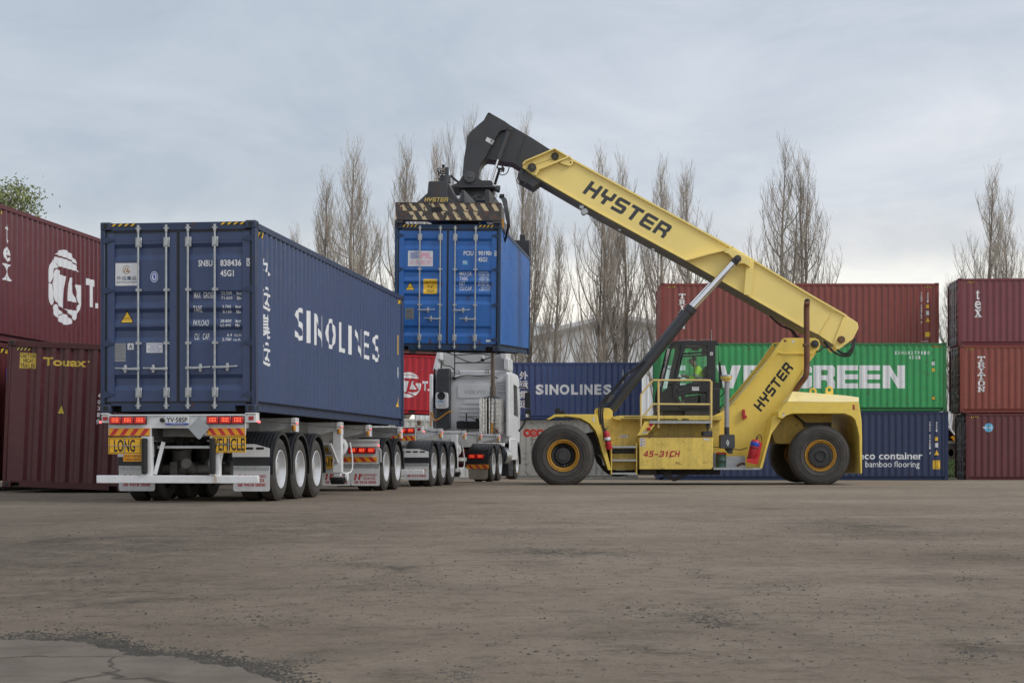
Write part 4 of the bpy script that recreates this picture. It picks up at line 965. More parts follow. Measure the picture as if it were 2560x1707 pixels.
# ================================================================== TREES
bark = mat('poplar_bark', (.23, .20, .165), .9, var=.30, scale=1.2, bump=.4, bscale=14)
twigm = mat('poplar_twigs', (.38, .335, .28), .9, var=.35, scale=.8)
def poplar(seed, H, spread, stems, clear=.15, nb=50, dens=1.0):
    """bare upright tree: tapered stems in `trunk`, everything thinner in `crown` (returns two mesh builders)"""
    R = random.Random(seed); tr = MB(); cr = MB()
    def width(h): return spread*max(.12, (sin(pi*min(1, max(0, (h/H-clear*.4)/(1-clear*.4)))**.80))**.75)
    for s in range(stems):
        a0 = R.uniform(0, 6.28) if stems > 1 else 0; out = (spread*R.uniform(.18, .42)) if s else (0 if stems == 1 else spread*.12)
        hs = H*(1 if s == 0 else R.uniform(.74, .96)); r0 = .17*(H/18)*(1 if s == 0 else R.uniform(.55, .8)); z0 = 0 if s == 0 else H*R.uniform(.02, .10)
        pts = []; rs = []; nseg = 14; ph = R.uniform(0, 6)
        for i in range(nseg+1):
            t = i/nseg; o_ = out*(1-(1-t)**2.2)
            pts.append(Vector((cos(a0)*o_+.10*sin(t*7+ph), sin(a0)*o_+.10*cos(t*6+ph), z0+(hs-z0)*t))); rs.append(max(.012, r0*(1-t)**.85+.01))
        tr.tube(pts, rs, 7)
        nbr = int(nb*(1 if s == 0 else .7))
        for k in range(nbr):
            t = clear+(1-clear)*((k+R.random())/nbr)**.9; f = t*nseg; i = min(nseg-1, int(f)); p = pts[i].lerp(pts[i+1], f-i); r = rs[i]
            a = R.uniform(0, 6.28); L_ = (H-p.z)*R.uniform(.22, .55)*(1 if t > .3 else .8)+.6; wmax = width(min(H, p.z+L_*.8))*R.uniform(.55, 1.1)
            base = Vector((p.x, p.y, 0)); d = Vector((cos(a), sin(a), 0))
            lat = max(.25, wmax-max(0, base.dot(d))); q = []; qr = []; ns = 6; rb = min(r*.45, .012+.0075*L_)
            bx_, by_ = R.uniform(-.10, .10)*L_, R.uniform(-.10, .10)*L_
            for j in range(ns+1):
                u = j/ns; q.append(p+d*lat*(1-(1-u)**2.2)*.95+Vector((bx_*u*u, by_*u*u, L_*u*(.72+.28*u))) ); qr.append(max(.007, rb*(1-u)**.8+.004))
            (tr if rb > .055 else cr).tube(q, qr, 4 if rb < .05 else 5, False)
            nt_ = int((4+L_*4.6)*dens)
            for m_ in range(nt_):
                u = R.uniform(.15, 1); f2 = u*ns; j = min(ns-1, int(f2)); p2 = q[j].lerp(q[j+1], f2-j); a2 = R.uniform(0, 6.28); l2 = R.uniform(.45, 1.5)*(1.15-u*.4)
                d2 = Vector((cos(a2)*.30, sin(a2)*.30, 1)).normalized()*l2; mid = p2+Vector((d2.x*.7, d2.y*.7, d2.z*.45)); e_ = p2+d2
                cr.tube([p2, mid, e_], [.006, .0045, .003], 3, False)
                for w_ in range(R.choice((1, 2, 3))):
                    u3 = R.uniform(.2, .8); p3 = p2.lerp(mid, u3) if R.random() < .5 else mid.lerp(e_, u3); a3 = R.uniform(0, 6.28); l3 = R.uniform(.25, .65)
                    cr.tube([p3, p3+Vector((cos(a3)*.32, sin(a3)*.32, .95))*l3], [.0045, .003], 3, False)
    return tr, cr
VARS = []
for sd, H_, sp2, st_, nb_ in ((11, 18, 2.1, 3, 44), (23, 18, 1.8, 2, 48), (37, 18, 1.4, 1, 60), (51, 18, 2.7, 4, 40)):
    tr, cr = poplar(sd, H_, sp2, st_, nb=nb_)
    r = thing('poplar_tree', '', 'tree'); r.location = (0, 0, 0); tr.build('trunk', bark, r); cr.build('crown', twigm, r, smooth=0); VARS.append(r)
used = set()
def tree(v, px, ptop, D, wide, label):
    S = D/FPX; H_ = CH+(YH-ptop)*S+.35; r = VARS[v]
    if v in used: r = copy_tree(r)
    used.add(v); r.location = ((px-1280)*S, D, -.35); s_ = H_/18*.955; wide *= .93
    r.scale = (wide, wide, s_); r.rotation_euler = (0, 0, random.uniform(0, 6.28)); r['label'] = label; r['group'] = 'bare poplars beyond the yard'
tree(0, 868, 352, 92, 1.25, 'broad bare poplar rising behind the navy container, second tree from the left')
tree(2, 740, 575, 100, .9, 'low bare poplar whose tips just clear the navy container')
tree(2, 812, 440, 93, 1.15, 'slim bare poplar close against the left side of the broad one')
tree(1, 1008, 358, 92, 1.20, 'bare poplar directly left of the crane head')
tree(2, 1098, 350, 93, 1.05, 'bare poplar rising behind the camera and lamp on the spreader')
tree(3, 1165, 288, 94, .95, 'tall bare poplar hidden in its middle by the dark crane head')
tree(0, 1308, 298, 92, .98, 'tall bare poplar behind the gap between crane head and blue container')
tree(2, 1392, 578, 90, .95, 'small thin bare poplar standing alone right of the blue container')
tree(1, 1500, 372, 92, 1.15, 'tall bare poplar behind the middle of the crane boom, left of a pair')
tree(0, 1560, 392, 93, 1.0, 'bare poplar with forked trunk behind the lettering on the boom')
tree(1, 1660, 400, 92, 1.0, 'bare poplar next to the left end of the red brown container')
tree(2, 1722, 425, 94, 1.3, 'bare poplar above the left end of the red brown container')
tree(3, 1972, 355, 92, 1.15, 'big many stemmed bare poplar standing alone above the crane mast')
tree(0, 2478, 425, 92, 1.15, 'bare poplar above the stack at the right edge')
tree(2, 2385, 700, 95, 1.3, 'half grown bare poplar in the gap between the two right stacks')
tree(2, 1290, 800, 88, .8, 'bushy young poplar below the far end of the blue container')
tree(1, 1462, 815, 88, .55, 'short bushy bare poplar in front of the shed wall')
# leafy tree behind the maroon stack
leafm = mat('gum_leaves', (.19, .22, .085), .7, var=.45, scale=1.5)
def leafy(name, label, px, py, D, w_, h_, n_cl=46, per=120):
    S = D/FPX; X, Zc = (px-1280)*S, CH+(YH-py)*S; r = thing(name, label, 'tree', (X, D, 0)); off = (X, D, 0); R = random.Random(9)
    tr = MB(); cr = MB(); tr.tube([(X, D, 0), (X+.1, D, Zc*.5), (X, D, Zc)], [.28, .2, .08], 8)
    for k in range(n_cl):
        a = R.uniform(0, 6.28); rr = R.random()**.5; c = Vector((X+cos(a)*rr*w_, D+sin(a)*rr*w_*.8, Zc+R.uniform(-1, 1)*h_*sqrt(max(0, 1-rr*rr))))
        tr.tube([(X, D, Zc-h_*.7), Vector((X, D, Zc-h_*.3)).lerp(c, .5)+Vector((0, 0, -.2)), c], [.06, .035, .012], 4, False)
        for m_ in range(per):
            p = c+Vector((R.gauss(0, .30), R.gauss(0, .30), R.gauss(0, .22))); d = Vector((R.uniform(-1, 1), R.uniform(-1, 1), R.uniform(-1.2, .2))).normalized()*R.uniform(.09, .17)
            s_ = d.cross(Vector((R.uniform(-1, 1), R.uniform(-1, 1), .3))).normalized()*.028
            cr.add([p, p+d*.5+s_, p+d, p+d*.5-s_], [(0, 1, 2, 3)])
    tr.build('trunk', bark, r, off); cr.recalc = False; cr.build('crown', leafm, r, off, smooth=0)
leafy('leafy_tree', 'green leafy tree showing above the maroon stack in the upper left', 8, 505, 58, 1.0, .95, 34, 110)
b = MB()
# grassy bank behind the gap between the stacks
for i in range(40):
    for j in range(5):
        pass
bank = MB(); R = random.Random(2)
hb = lambda x, y: -.25+1.1*ss(80, 87, y)
for j in range(10):
    for i in range(30):
        x0 = 12+i*.8; y0 = 80+j*1.0; bank.add([(x0, y0, hb(x0, y0)+.01), (x0+.8, y0, hb(x0, y0)+.01), (x0+.8, y0+1, hb(x0, y0+1)+.01), (x0, y0+1, hb(x0, y0+1)+.01)], [(0, 1, 2, 3)])
grassm = mat('grass_blades', (.055, .085, .022), .9, var=.4, scale=3)
for k in range(5000):
    x = R.uniform(17, 27); y = R.uniform(80, 87); z = hb(x, y); h_ = R.uniform(.08, .22); dx = R.uniform(-.05, .05); bank.add([(x-.02, y, z), (x+.02, y, z), (x+dx, y+dx, z+h_)], [(0, 1, 2)])
bank.recalc = False; tag(bank.build('grass', grassm, None, smooth=0), kind='stuff')
# white lorry parked in the gap
S = 86/FPX; X0, X1 = (2360-1280)*S, (2398-1280)*S
lr = thing('parked_truck', 'white truck mostly hidden in the gap between the two stacks on the right', 'truck', ((X0+X1)/2, 86, .5)); off = tuple(lr.location)
lw_ = mat('lorry_white', (.6, .61, .62), .4); b = MB(); b.prism([(X0-2, .95), (X1, .95), (X1, 1.35), (X1-.2, 1.5), (X1-.75, 2.3), (X0-2, 2.3)], 85, 87); b.build('cab', lw_, lr, off, bevel=.03)
b = MB(); b.prism([(X0-.3, 1.55), (X1-.28, 1.55), (X1-.82, 2.18), (X0-.3, 2.18)], 84.98, 85.01); b.build('window', glassmat('lorry_glass', (.1, .12, .12)), lr, off)
for xx in (X0+.15, X1-.75):
    b = MB(); b.lathe([(.0, 0), (.2, 0), (.42, -.02), (.47, .04), (.47, .26), (0, .28)], (xx, 84.95, .95), 'y', 24); b.build('wheel', rubber, lr, off)
b = MB(); b.bar((X0+.1, 84.9, 1.75), (X0+.5, 84.9, 1.35), .1, .14); b.build('stone_guard', sticker_org, lr, off)
# ================================================================== ROAD TRAIN
tw = mat('truck_white', (.74, .75, .76), .38, var=.04, scale=2, dirt=.28, dirtcol=(.32, .30, .27), streak=.10)
twd = mat('chassis_white_shaded', (.33, .33, .32), .5, var=.08, scale=3, dirt=.45, dirtcol=(.16, .14, .12))  # white darkened, with the shadow under the deck put into the colour
guard = mat('guard_black', (.020, .022, .026), .42, var=.15, dirt=.25, dirtcol=(.05, .047, .043), scale=4)
alu = mat('polished_rim', (.66, .67, .68), .38, metal=.6, var=.05, dirt=.12, dirtcol=(.3, .29, .28))
rimlip = mat('rim_lip', (.80, .81, .82), .25, metal=.5, var=.04)
lamp_house = mat('lamp_housing', (.02, .012, .012), .35)
lens = mat('lamp_lens', (.40, .008, .012), .15, var=.05, emit=(1, .01, .015), estr=.10)
led = mat('lamp_led', (1, .2, .1), .3, var=0, emit=(1, .16, .05), estr=2.6)
ledpink = mat('marker_glow', (1, .2, .2), .3, var=0, emit=(1, .10, .10), estr=2.2)
refl = mat('reflector_red', (.35, .01, .02), .2, var=.1)
amber = mat('amber_plastic', (.60, .26, .02), .4, var=.15, dirt=.2)
alum_sheet = mat('aluminium_sheet', (.40, .42, .44), .35, metal=.75, var=.15, scale=6, dirt=.3, dirtcol=(.2, .2, .2), bump=.15, bscale=12)
flapm = mat('flap_white', (.62, .63, .64), .5, var=.03, scale=2, dirt=.35, dirtcol=(.40, .36, .32), streak=.25)
tyre_side = rubber
def tyre(b, x, y, z, d, r=.505, w=.27):
    """tyre whose outer side faces direction d (+1 / -1) along local x, outer face at x"""
    pr = [(r*.585, -.030), (r*.62, -.008), (r*.74, .006), (r*.86, .002), (r*.94, -.014), (r*.985, -.040)]
    n = 5; tw_ = w-.08
    for k in range(n):
        a = -.040-tw_*k/n; pr += [(r, a-.003), (r, a-tw_/n+.012), (r-.014, a-tw_/n+.009), (r-.014, a-tw_/n+.003)]
    pr += [(r*.985, -w+.04), (r*.94, -w+.014), (r*.80, -w-.004), (r*.60, -w+.02), (r*.585, -w+.05)]
    b.lathe(pr, (x, y, z), 'x', 56, d)
def wheel(parent, x, y, z, d, r=.505, w=.27, rim='deep', front=False):
    b = MB(); tyre(b, x, y, z, d, r, w); o = b.build('wheel', rubber, parent, smooth=30); k = r/.505
    b = MB()
    if rim == 'deep':   # outer wheel of a dual pair: dished deep inwards
        b.lathe([(.300*k, -.032), (.306*k, -.010), (.296*k, .002), (.284*k, -.004), (.276*k, -.040), (.262*k, -.085), (.252*k, -.150), (.215*k, -.170), (.16*k, -.172), (.135*k, -.165), (.128*k, -.08), (.118*k, -.058), (.06*k, -.05), (0, -.049)], (x, y, z), 'x', 48, d)
        q = b.build('rim', alu, o, smooth=50); b = MB()
        for i in range(10): a = 2*pi*i/10; b.lathe([(.016, 0), (.016, .035), (.008, .04), (0, .04)], (x-d*.170, y+.188*k*cos(a), z+.188*k*sin(a)), 'x', 6, d)
        b.lathe([(.303*k, .0), (.309*k, .004), (.303*k, .008), (.296*k, .004), (.303*k, .0)], (x-d*.004, y, z), 'x', 48, d); b.build('wheel_nut', rimlip, o)
    else:
        b.lathe([(.300*k, -.035), (.300*k, -.02), (.25*k, -.05), (.10*k, -.06), (0, -.06)], (x, y, z), 'x', 32, d); b.build('rim', alu, o)
    return o
def duals(parent, x, y, z, d, r=.505, inner=True):
    wheel(parent, x, y, z, d, r)
    if inner: wheel(parent, x-d*.31, y, z, d, r, rim='flat')
def mudguard(parent, x0, x1, y, z, r=.60, a0=-8, a1=188, name='mudguard'):
    b = MB(); n = 22; vs = []; xs = [x0, x0+.02]; k = 9
    prof = [(x0, -.05), (x0, 0), (x0+.03, .0)]
    for i in range(k): u = x0+.03+(x1-x0-.06)*(i+.5)/k; s_ = (x1-x0-.06)/k; prof += [(u-s_*.25, .012), (u+s_*.25, .012), (u+s_*.30, 0), (u+s_*.48, 0)]
    prof += [(x1-.03, 0), (x1, 0), (x1, -.05)]
    for i in range(n+1):
        a = radians(a0+(a1-a0)*i/n)
        for (x, dr) in prof: vs.append((x, y-cos(a)*(r+dr), z+sin(a)*(r+dr)))
    m = len(prof); fs = [(i*m+j, i*m+j+1, (i+1)*m+j+1, (i+1)*m+j) for i in range(n) for j in range(m-1)]
    b.add(vs, fs)
    vs2 = []
    for i in range(n+1):
        a = radians(a0+(a1-a0)*i/n)
        for x, rr in ((x0+.004, r-.018), (x1-.004, r-.018)): vs2.append((x, y-cos(a)*rr, z+sin(a)*rr))
    b.add(vs2, [(i*2, i*2+1, i*2+3, i*2+2) for i in range(n)]); b.recalc = False
    return b.build(name, guard, parent, smooth=40)
def ledlamp(parent, x0, x1, z0, z1, y, n=3):
    """rear combination lamp, front plane y (towards the camera)"""
    b = MB(); b.box(x0, x1, y, y+.05, z0, z1); h = b.build('tail_light', lamp_house, parent, bevel=.004); w_ = (x1-x0)/n
    b = MB()
    for i in range(n): b.box(x0+i*w_+.008, x0+(i+1)*w_-.008, y-.012, y+.001, z0+.010, z1-.008)
    b.build('lens', lens, h, bevel=.006); b = MB()
    for i in range(n):
        for j in range(5):
            for k in range(3):
                cx_ = x0+i*w_+w_*(.28+.115*j); cz = z0+(z1-z0)*(.36+.20*k); b.lathe([(.0052, 0), (.004, .004), (0, .005)], (cx_, y-.012, cz), 'y', 8, -1)
    b.build('led', led, h)
    return h
def flat_sign(name, parent, items, mats, y, x0, x1, z0, z1, t=.006, m=None):
    b = MB(); b.box(x0, x1, y, y+t, z0, z1); s_ = b.build(name, m or mats[0], parent)
    b = MB()
    for g, mi, ly in items: b.mi = mi; put(b, g, lambda x, z: (x, y-.002-.0015*ly, z))
    if b.v: b.recalc = False; b.build('lettering', mats, s_, smooth=0)
    return s_
def marker_board(parent, x0, x1, z0, z1, y, mirror=False, n=4):
    h = z1-z0; it = [(rect(x0, z0, x1, z1), 0, 0)]; st = (x1-x0)/n
    for i in range(n):
        a = x0+st*i+st*.04; w_ = st*.46; sh = min(h*.95, st*.5)
        if mirror: it.append((pg([(a+sh, z0), (a+sh+w_, z0), (a+w_, z1), (a, z1)]), 1, 1))
        else: it.append((pg([(a, z0), (a+w_, z0), (a+w_+sh, z1), (a+sh, z1)]), 1, 1))
    return flat_sign('reflector_board', parent, it, [sticker_org, sticker_red], y, x0-.006, x1+.006, z0-.006, z1+.006)
def flap(parent, x0, x1, z0, z1, y, hp=True, dn=0.0):
    b = MB(); r = .03; pts = [(x0, z1), (x0, z0+r), (x0+r*.3, z0+r*.3), (x0+r, z0), (x1-r, z0), (x1-r*.3, z0+r*.3), (x1, z0+r), (x1, z1)]; b.prism(pts, y, y+.008)
    f = b.build('mudflap', flapm, parent, smooth=0)
    if hp:
        b = MB(); w_ = x1-x0; h = z1-z0; X = lambda u: x0+u*w_; it = []
        it.append(fit(text_geo('HOWARD', .015), X(.44), z0+h*(.53-dn), X(.90), z0+h*(.66-dn))); it.append(fit(text_geo('PORTER', .015), X(.44), z0+h*(.36-dn), X(.86), z0+h*(.49-dn)))
        it.append(fit(text_geo('08 9418 0000', .03), X(.12), z0+h*(.185-dn), X(.88), z0+h*(.315-dn)))
        zb, zt = z0+h*(.36-dn), z0+h*(.66-dn)
        for a0 in (.10, .24):
            it.append(pg([(X(a0), zb), (X(a0+.07), zb), (X(a0+.09), zb+(zt-zb)*.40), (X(a0+.02), zb+(zt-zb)*.40)])); it.append(pg([(X(a0+.025), zb+(zt-zb)*.52), (X(a0+.095), zb+(zt-zb)*.52), (X(a0+.115), zt), (X(a0+.045), zt)]))
        it.append(pg([(X(.12), zb+(zt-zb)*.42), (X(.36), zb+(zt-zb)*.42), (X(.41), zb+(zt-zb)*.60), (X(.42), zt), (X(.405), zt), (X(.39), zb+(zt-zb)*.62), (X(.35), zb+(zt-zb)*.48), (X(.12), zb+(zt-zb)*.48)]))
        it.append(pg([(X(.34), zb+(zt-zb)*.56), (X(.37), zb+(zt-zb)*.66), (X(.38), zb+(zt-zb)*.85), (X(.36), zt), (X(.345), zt), (X(.36), zb+(zt-zb)*.8), (X(.35), zb+(zt-zb)*.66), (X(.33), zb+(zt-zb)*.60)]))
        for g in it: put(b, g, lambda x, z: (x, y-.002, z))
        b.recalc = False; b.build('lettering', lettred, f, smooth=0)
    b = MB(); b.box(x0+.01, x1-.01, y-.012, y-.001, z1-.055, z1+.002)
    for u in (.12, .38, .62, .88): b.lathe([(.012, 0), (.010, .012), (0, .014)], (x0+u*(x1-x0), y-.012, z1-.026), 'y', 8, -1)
    b.build('clamp_bar', galv, f)
    return f
def rr(x0, z0, x1, z1, r=.05, n=4):
    o = []
    for cx_, cz, a0 in ((x1-r, z0+r, -90), (x1-r, z1-r, 0), (x0+r, z1-r, 90), (x0+r, z0+r, 180)):
        for k in range(n+1): a = radians(a0+90*k/n); o.append((cx_+r*cos(a), cz+r*sin(a)))
    return o
def skel_trailer(name, label, loc, yaw, wheels, deck=1.37, loaded=True, leg_y=6.66, group='skeletal trailers of the road train', signs=True):
    r = thing(name, label, 'trailer', loc, (0, 0, yaw), group); W = CW; D_ = deck
    # main beams
    b = MB()
    for xc in (.72, W-.72):
        b.box(xc-.07, xc+.07, .10, 12.1, D_-.055, D_-.035); b.box(xc-.008, xc+.008, .10, 12.1, D_-.42, D_-.056); b.box(xc-.07, xc+.07, .10, 12.1, D_-.44, D_-.421)
    for y in (.6, 1.5, 2.8, 4.0, 5.2, 6.0, 7.2, 8.5, 9.8, 11.0): b.box(.80, W-.80, y-.04, y+.04, D_-.36, D_-.12)
    b.build('chassis', twd, r)
    # rear bolster
    b = MB(); b.box(.135, W-.155, .01, .16, D_-.238, D_-.03); b.box(.135, W-.155, -.012, .01, D_-.048, D_-.03); b.box(.135, .15, -.012, .01, D_-.238, D_-.048); b.box(W-.17, W-.155, -.012, .01, D_-.238, D_-.048)
    b.build('rear_bolster', tw, r, bevel=.004)
    for x0, x1 in ((.02, .134), (W-.154, W+.012)):
        b = MB(); b.box(x0, x1, 0, .16, D_-.155, D_-.028); b.box(x0-.012, x1+.0, -.02, .17, D_-.028, D_-.008); q = b.build('corner_bracket', tw, r, bevel=.006)
        b = MB(); b.box((x0+x1)/2-.038, (x0+x1)/2+.038, -.010, -.001, D_-.118, D_-.062); b.build('reflector', refl, q)
    for x, s_ in ((-.01, -1), (W+.045, 1)):
        b = MB(); b.bar((x-s_*.04, .03, D_-.14), (x-s_*.0, .03, D_-.15), .012, .012); b.lathe([(0, -.02), (.016, -.012), (.018, 0), (.014, .014), (0, .022)], (x, .03, D_-.145), 'z', 10); b.build('marker_light', ledpink, r)
    if not loaded:
        for x, y in ((.09, .09), (W-.09, .09), (.09, 11.95), (W-.09, 11.95)):
            b = MB(); b.box(x-.08, x+.08, y-.08, y+.08, D_-.008, D_+.012); b.lathe([(.034, 0), (.034, .03), (.052, .05), (.04, .10), (0, .115)], (x, y, D_+.012), 'z', 12); b.build('twist_lock', rustm, r)
    ledlamp(r, .160, .745, D_-.182, D_-.062, -.065); ledlamp(r, W-.165-.585, W-.165, D_-.180, D_-.060, -.065)
    # registration plate, plug, placard
    b = MB(); b.box(1.035, 1.405, -.035, -.012, D_-.190, D_-.062); q = b.build('number_plate', paperw, r, bevel=.003)
    b = MB(); b.mi = 0; put(b, fit(text_geo('YV·58SP' if signs else 'YV·41KR', .015), 1.055, D_-.152, 1.385, D_-.074), lambda x, z: (x, -.0375, z)); b.mi = 1; put(b, rect(1.037, D_-.188, 1.403, D_-.162), lambda x, z: (x, -.0372, z)); b.mi = 2
    put(b, fit(text_geo('WESTERN AUSTRALIA'), 1.12, D_-.181, 1.32, D_-.169), lambda x, z: (x, -.0385, z)); b.recalc = False; b.build('lettering', [lettblk, signblue, white], q, smooth=0)
    b = MB(); b.lathe([(0, 0), (.030, 0), (.034, .02), (.034, .05)], (.985, -.065, D_-.118), 'y', 16); b.build('plug_socket', black, r)
    c = (1.575, D_-.240); b = MB(); hd = .168; b.prism([(c[0]-hd, c[1]), (c[0]-.01, c[1]-hd), (c[0]+.02, c[1]-hd+.004), (c[0]+hd, c[1]+.01), (c[0]+.01, c[1]+hd), (c[0]-.01, c[1]+hd)], -.075, -.067)
    b.build('placard_plate', alum_sheet, r)
    # marker boards on white backing
    b = MB(); b.box(.135, .81, -.02, .009, D_-.355, D_-.2385); b.box(W-.79, W-.155, -.02, .009, D_-.350, D_-.2385); b.build('board_backing', tw, r)
    marker_board(r, .150, .785, D_-.347, D_-.246, -.03); marker_board(r, W-.74, W-.165, D_-.344, D_-.244, -.03, True)
    if signs:
        for s_, x0, x1, z0, z1, u0, u1 in (('LONG', .145, .665, .745, .995, .27, .51), ('VEHICLE', W-.668, W-.148, .765, 1.015, .025, .49)):
            w_ = x1-x0; it = [(rect(x0, z0, x1, z1), 0, 0), (pg([(x0+.012, z0+.012), (x1-.012, z0+.012), (x1-.012, z1-.012), (x0+.012, z1-.012)], [[(x0+.020, z0+.020), (x1-.020, z0+.020), (x1-.020, z1-.020), (x0+.020, z1-.020)]]), 1, 1)]
            tx0 = x0+w_*(.17 if s_ == 'LONG' else .025); tx1 = x0+w_*(.81 if s_ == 'LONG' else .975)
            it.append((fit(text_geo(s_, .022), tx0, z0+.030, tx1, z1-.030), 1, 1)); q = flat_sign('warning_sign', r, it, [signyel, lettblk], -.045, x0, x1, z0, z1, .02)
            b = MB(); zc = (z0+z1)/2; xc = (x0+x1)/2; b.bar((x0, -.055, zc), (x1, -.055, zc), .007, .007); b.bar((xc, -.055, z0-.01), (xc, -.055, z1+.01), .007, .007); b.build('retaining_strap', galv, q)
        x0, x1, z0, z1 = .38, .668, .632, .742; it = [(fit(text_geo('DO NOT OVERTAKE', .008), x0+.015, z0+.062, x1-.015, z1-.012), 1, 1), (fit(text_geo('TURNING VEHICLE', .008), x0+.015, z0+.012, x1-.015, z1-.062), 1, 1)]
        flat_sign('warning_sign', r, it, [sticker_org, lettblk], -.045, x0, x1, z0, z1, .01, sticker_org)
    # buffer posts, braces, cross tube, under-run bar
    b = MB()
    for x0 in (.66, W-.71): b.box(x0, x0+.13, -.02, .06, .415, D_-.36); b.box(x0+.105, x0+.15, -.022, .10, .415, D_-.36)
    b.bar((.95, .14, .93), (.83, .10, .43), .03, .06); b.bar((1.90, .14, .93), (1.80, .10, .43), .03, .06); b.box(.80, W-.72, .30, .36, .83, .87)
    b.build('buffer_post', tw, r, bevel=.004)
    for x0 in (.672, W-.700):
        b = MB(); b.tube([(x0+.045, -.055, .44), (x0+.045, -.055, .455), (x0+.045, -.055, .97), (x0+.045, -.055, .985)], [.035, .047, .047, .035], 16); b.build('rubber_buffer', black, r)
    b = MB(); b.box(-.045, W+.045, -.05, .05, .300, .420); b.build('under_run_bar', tw, r, bevel=.008)
    b = MB(); b.smoothtube([(W-.64, -.06, .425), (W-.62, -.075, .39), (W-.625, -.07, .31)], .007, 6); b.smoothtube([(W-.64, -.06, .425), (W-.60, -.075, .40), (W-.595, -.07, .31)], .007, 6); b.build('tied_rope', mat('rope', (.45, .36, .24), .9), r)
    # flaps and their carriers
    ya = wheels[0]-.72
    for x0, x1 in ((-.0, .585), (W-.585, W)):
        flap(r, x0, x1, .165, .56, ya)
        b = MB(); b.box(x0-.01, x1, ya-.02, ya-.005, .70, .80); xo = x0 if x0 < 1 else x0
        b.prism([(x0, .80), (x1, .80), (x1, .835), (x0+.35 if x0 > 1 else x0+.58, .90), (x0, .90)], ya-.02, ya-.005); b.build('guard_carrier', tw, r); b = MB()
        for k in range(3):
            if x0 > 1: b.poly(rr(x0+.03+k*.17, .815, x0+.16+k*.17, .85, .016), (), lambda X, Z: (X, ya-.023, Z))
        if b.v: b.recalc = False; b.build('carrier_slot', black, r, smooth=0)
        b = MB(); b.box(x0-.005, x1-.01, ya-.003, ya+.004, .565, .70); b.build('guard_skirt', guard, r)
    # wheels, guards, axles
    for y in wheels:
        duals(r, W-.01, y, .505, 1); wheel(r, .01, y, .505, -1, rim='flat'); wheel(r, .32, y, .505, -1, rim='flat')
        mudguard(r, W-.60, W+.015, y, .505); mudguard(r, -.015, .60, y, .505)
        b = MB(); b.tube([(.3, y, .505), (W-.3, y, .505)], .075, 12); b.box(.66, .78, y-.2, y+.25, .40, .62); b.box(W-.78, W-.66, y-.2, y+.25, .40, .62)
        b.lathe([(0, 0), (.13, 0), (.16, .05), (.15, .14), (.16, .22), (.12, .27), (0, .27)], (.72, y+.22, .60), 'z', 16); b.lathe([(0, 0), (.13, 0), (.16, .05), (.15, .14), (.16, .22), (.12, .27), (0, .27)], (W-.72, y+.22, .60), 'z', 16)
        b.tube([(1.0, y-.12, .50), (1.0, y-.42, .60)], .085, 12); b.tube([(W-1.0, y-.12, .50), (W-1.0, y-.42, .60)], .085, 12); b.build('axle', twd, r)
    # outriggers with corner seats
    for y in (2.57, 5.96, 8.56, 11.95):
        for sd in (0, 1):
            xa, xb = (.0, .65) if sd == 0 else (W-.65, W); xo = W if sd else 0; b = MB()
            b.box(xa, xb, y-.06, y+.06, D_-.10, D_-.03); b.box(*sorted((xo, xo+(.09 if sd == 0 else -.09))), y-.10, y+.10, D_-.26, D_-.028)
            b.prism([(xa, D_-.10), (xb, D_-.10), (xb, D_-.16), (xa, D_-.30)] if sd else [(xa, D_-.10), (xb, D_-.10), (xb, D_-.30), (xa, D_-.16)], y-.04, y-.01)
            q = b.build('outrigger', tw, r, bevel=.005)
            xs2 = W+.02 if sd else -.02
            b = MB(); b.lathe([(0, -.03), (.03, -.03), (.034, -.02), (.034, .05), (.03, .06), (0, .06)], (W-.03 if sd else .03, y-.12, D_-.21), 'z', 12); b.build('amber_cap', amber, q)
            b = MB(); b.lathe([(0, -.014), (.014, -.008), (.016, 0), (.012, .012), (0, .016)], (xs2, y-.10, D_-.12), 'z', 10); b.build('marker_light', ledpink, q)
    # landing legs
    for xs3 in (.24, W-.24):
        b = MB(); b.box(xs3-.085, xs3+.085, leg_y-.085, leg_y+.085, .40, D_-.13); b.box(xs3-.065, xs3+.065, leg_y-.065, leg_y+.065, .33, .41)
        b.bar((xs3, leg_y, .55), (xs3, leg_y-.65, .95), .05, .05); q = b.build('landing_leg', tw, r, bevel=.01)
        b = MB(); b.lathe([(0, -.13), (.11, -.13), (.115, -.12), (.115, .12), (.11, .13), (0, .13)], (xs3, leg_y, .30), 'x', 20)
        for i in range(len(b.v)):
            if b.v[i][2] > .32: b.v[i] = (b.v[i][0], b.v[i][1], .32)
        b.build('leg_foot', black, q)
        b = MB(); b.lathe([(0, 0), (.05, 0), (.09, .02), (.09, .05), (.04, .06), (0, .06)], (xs3+.13, leg_y+.05, .33), 'x', 14); b.build('foot_pivot', tw, q)
    b = MB(); b.tube([(.3, leg_y, .95), (W-.3, leg_y, .95)], .03, 8); b.build('leg_brace', tw, r)
    b = MB(); b.smoothtube([(W-.1, leg_y+.42, .98), (W-.06, leg_y+.44, .70), (W-.06, leg_y+.43, .48), (W-.10, leg_y+.33, .40), (W-.2, leg_y+.1, .40)], .015, 8); b.build('crank_handle', tw, r)
    b = MB(); b.tube([(W-.85, leg_y-1.5, .95), (W-.85, leg_y-.35, .95)], .19, 20); b.build('air_tank', tw, r)
    # tool box / side panel beyond the last axle
    b = MB(); b.prism([(W-.75, .98), (W-.35, .98), (W-.35, .75), (W-.45, .62), (W-.75, .62)], leg_y-1.6, leg_y-.7); b.build('tool_box', tw, r, bevel=.01)
    b = MB(); b.lathe([(0, 0), (.16, 0), (.19, .03), (.19, .06), (.15, .08), (.13, .08), (.10, .03), (0, .03)], (W-.28, leg_y+.22, .90), 'y', 20, -1); b.build('gear_box', tw, r)
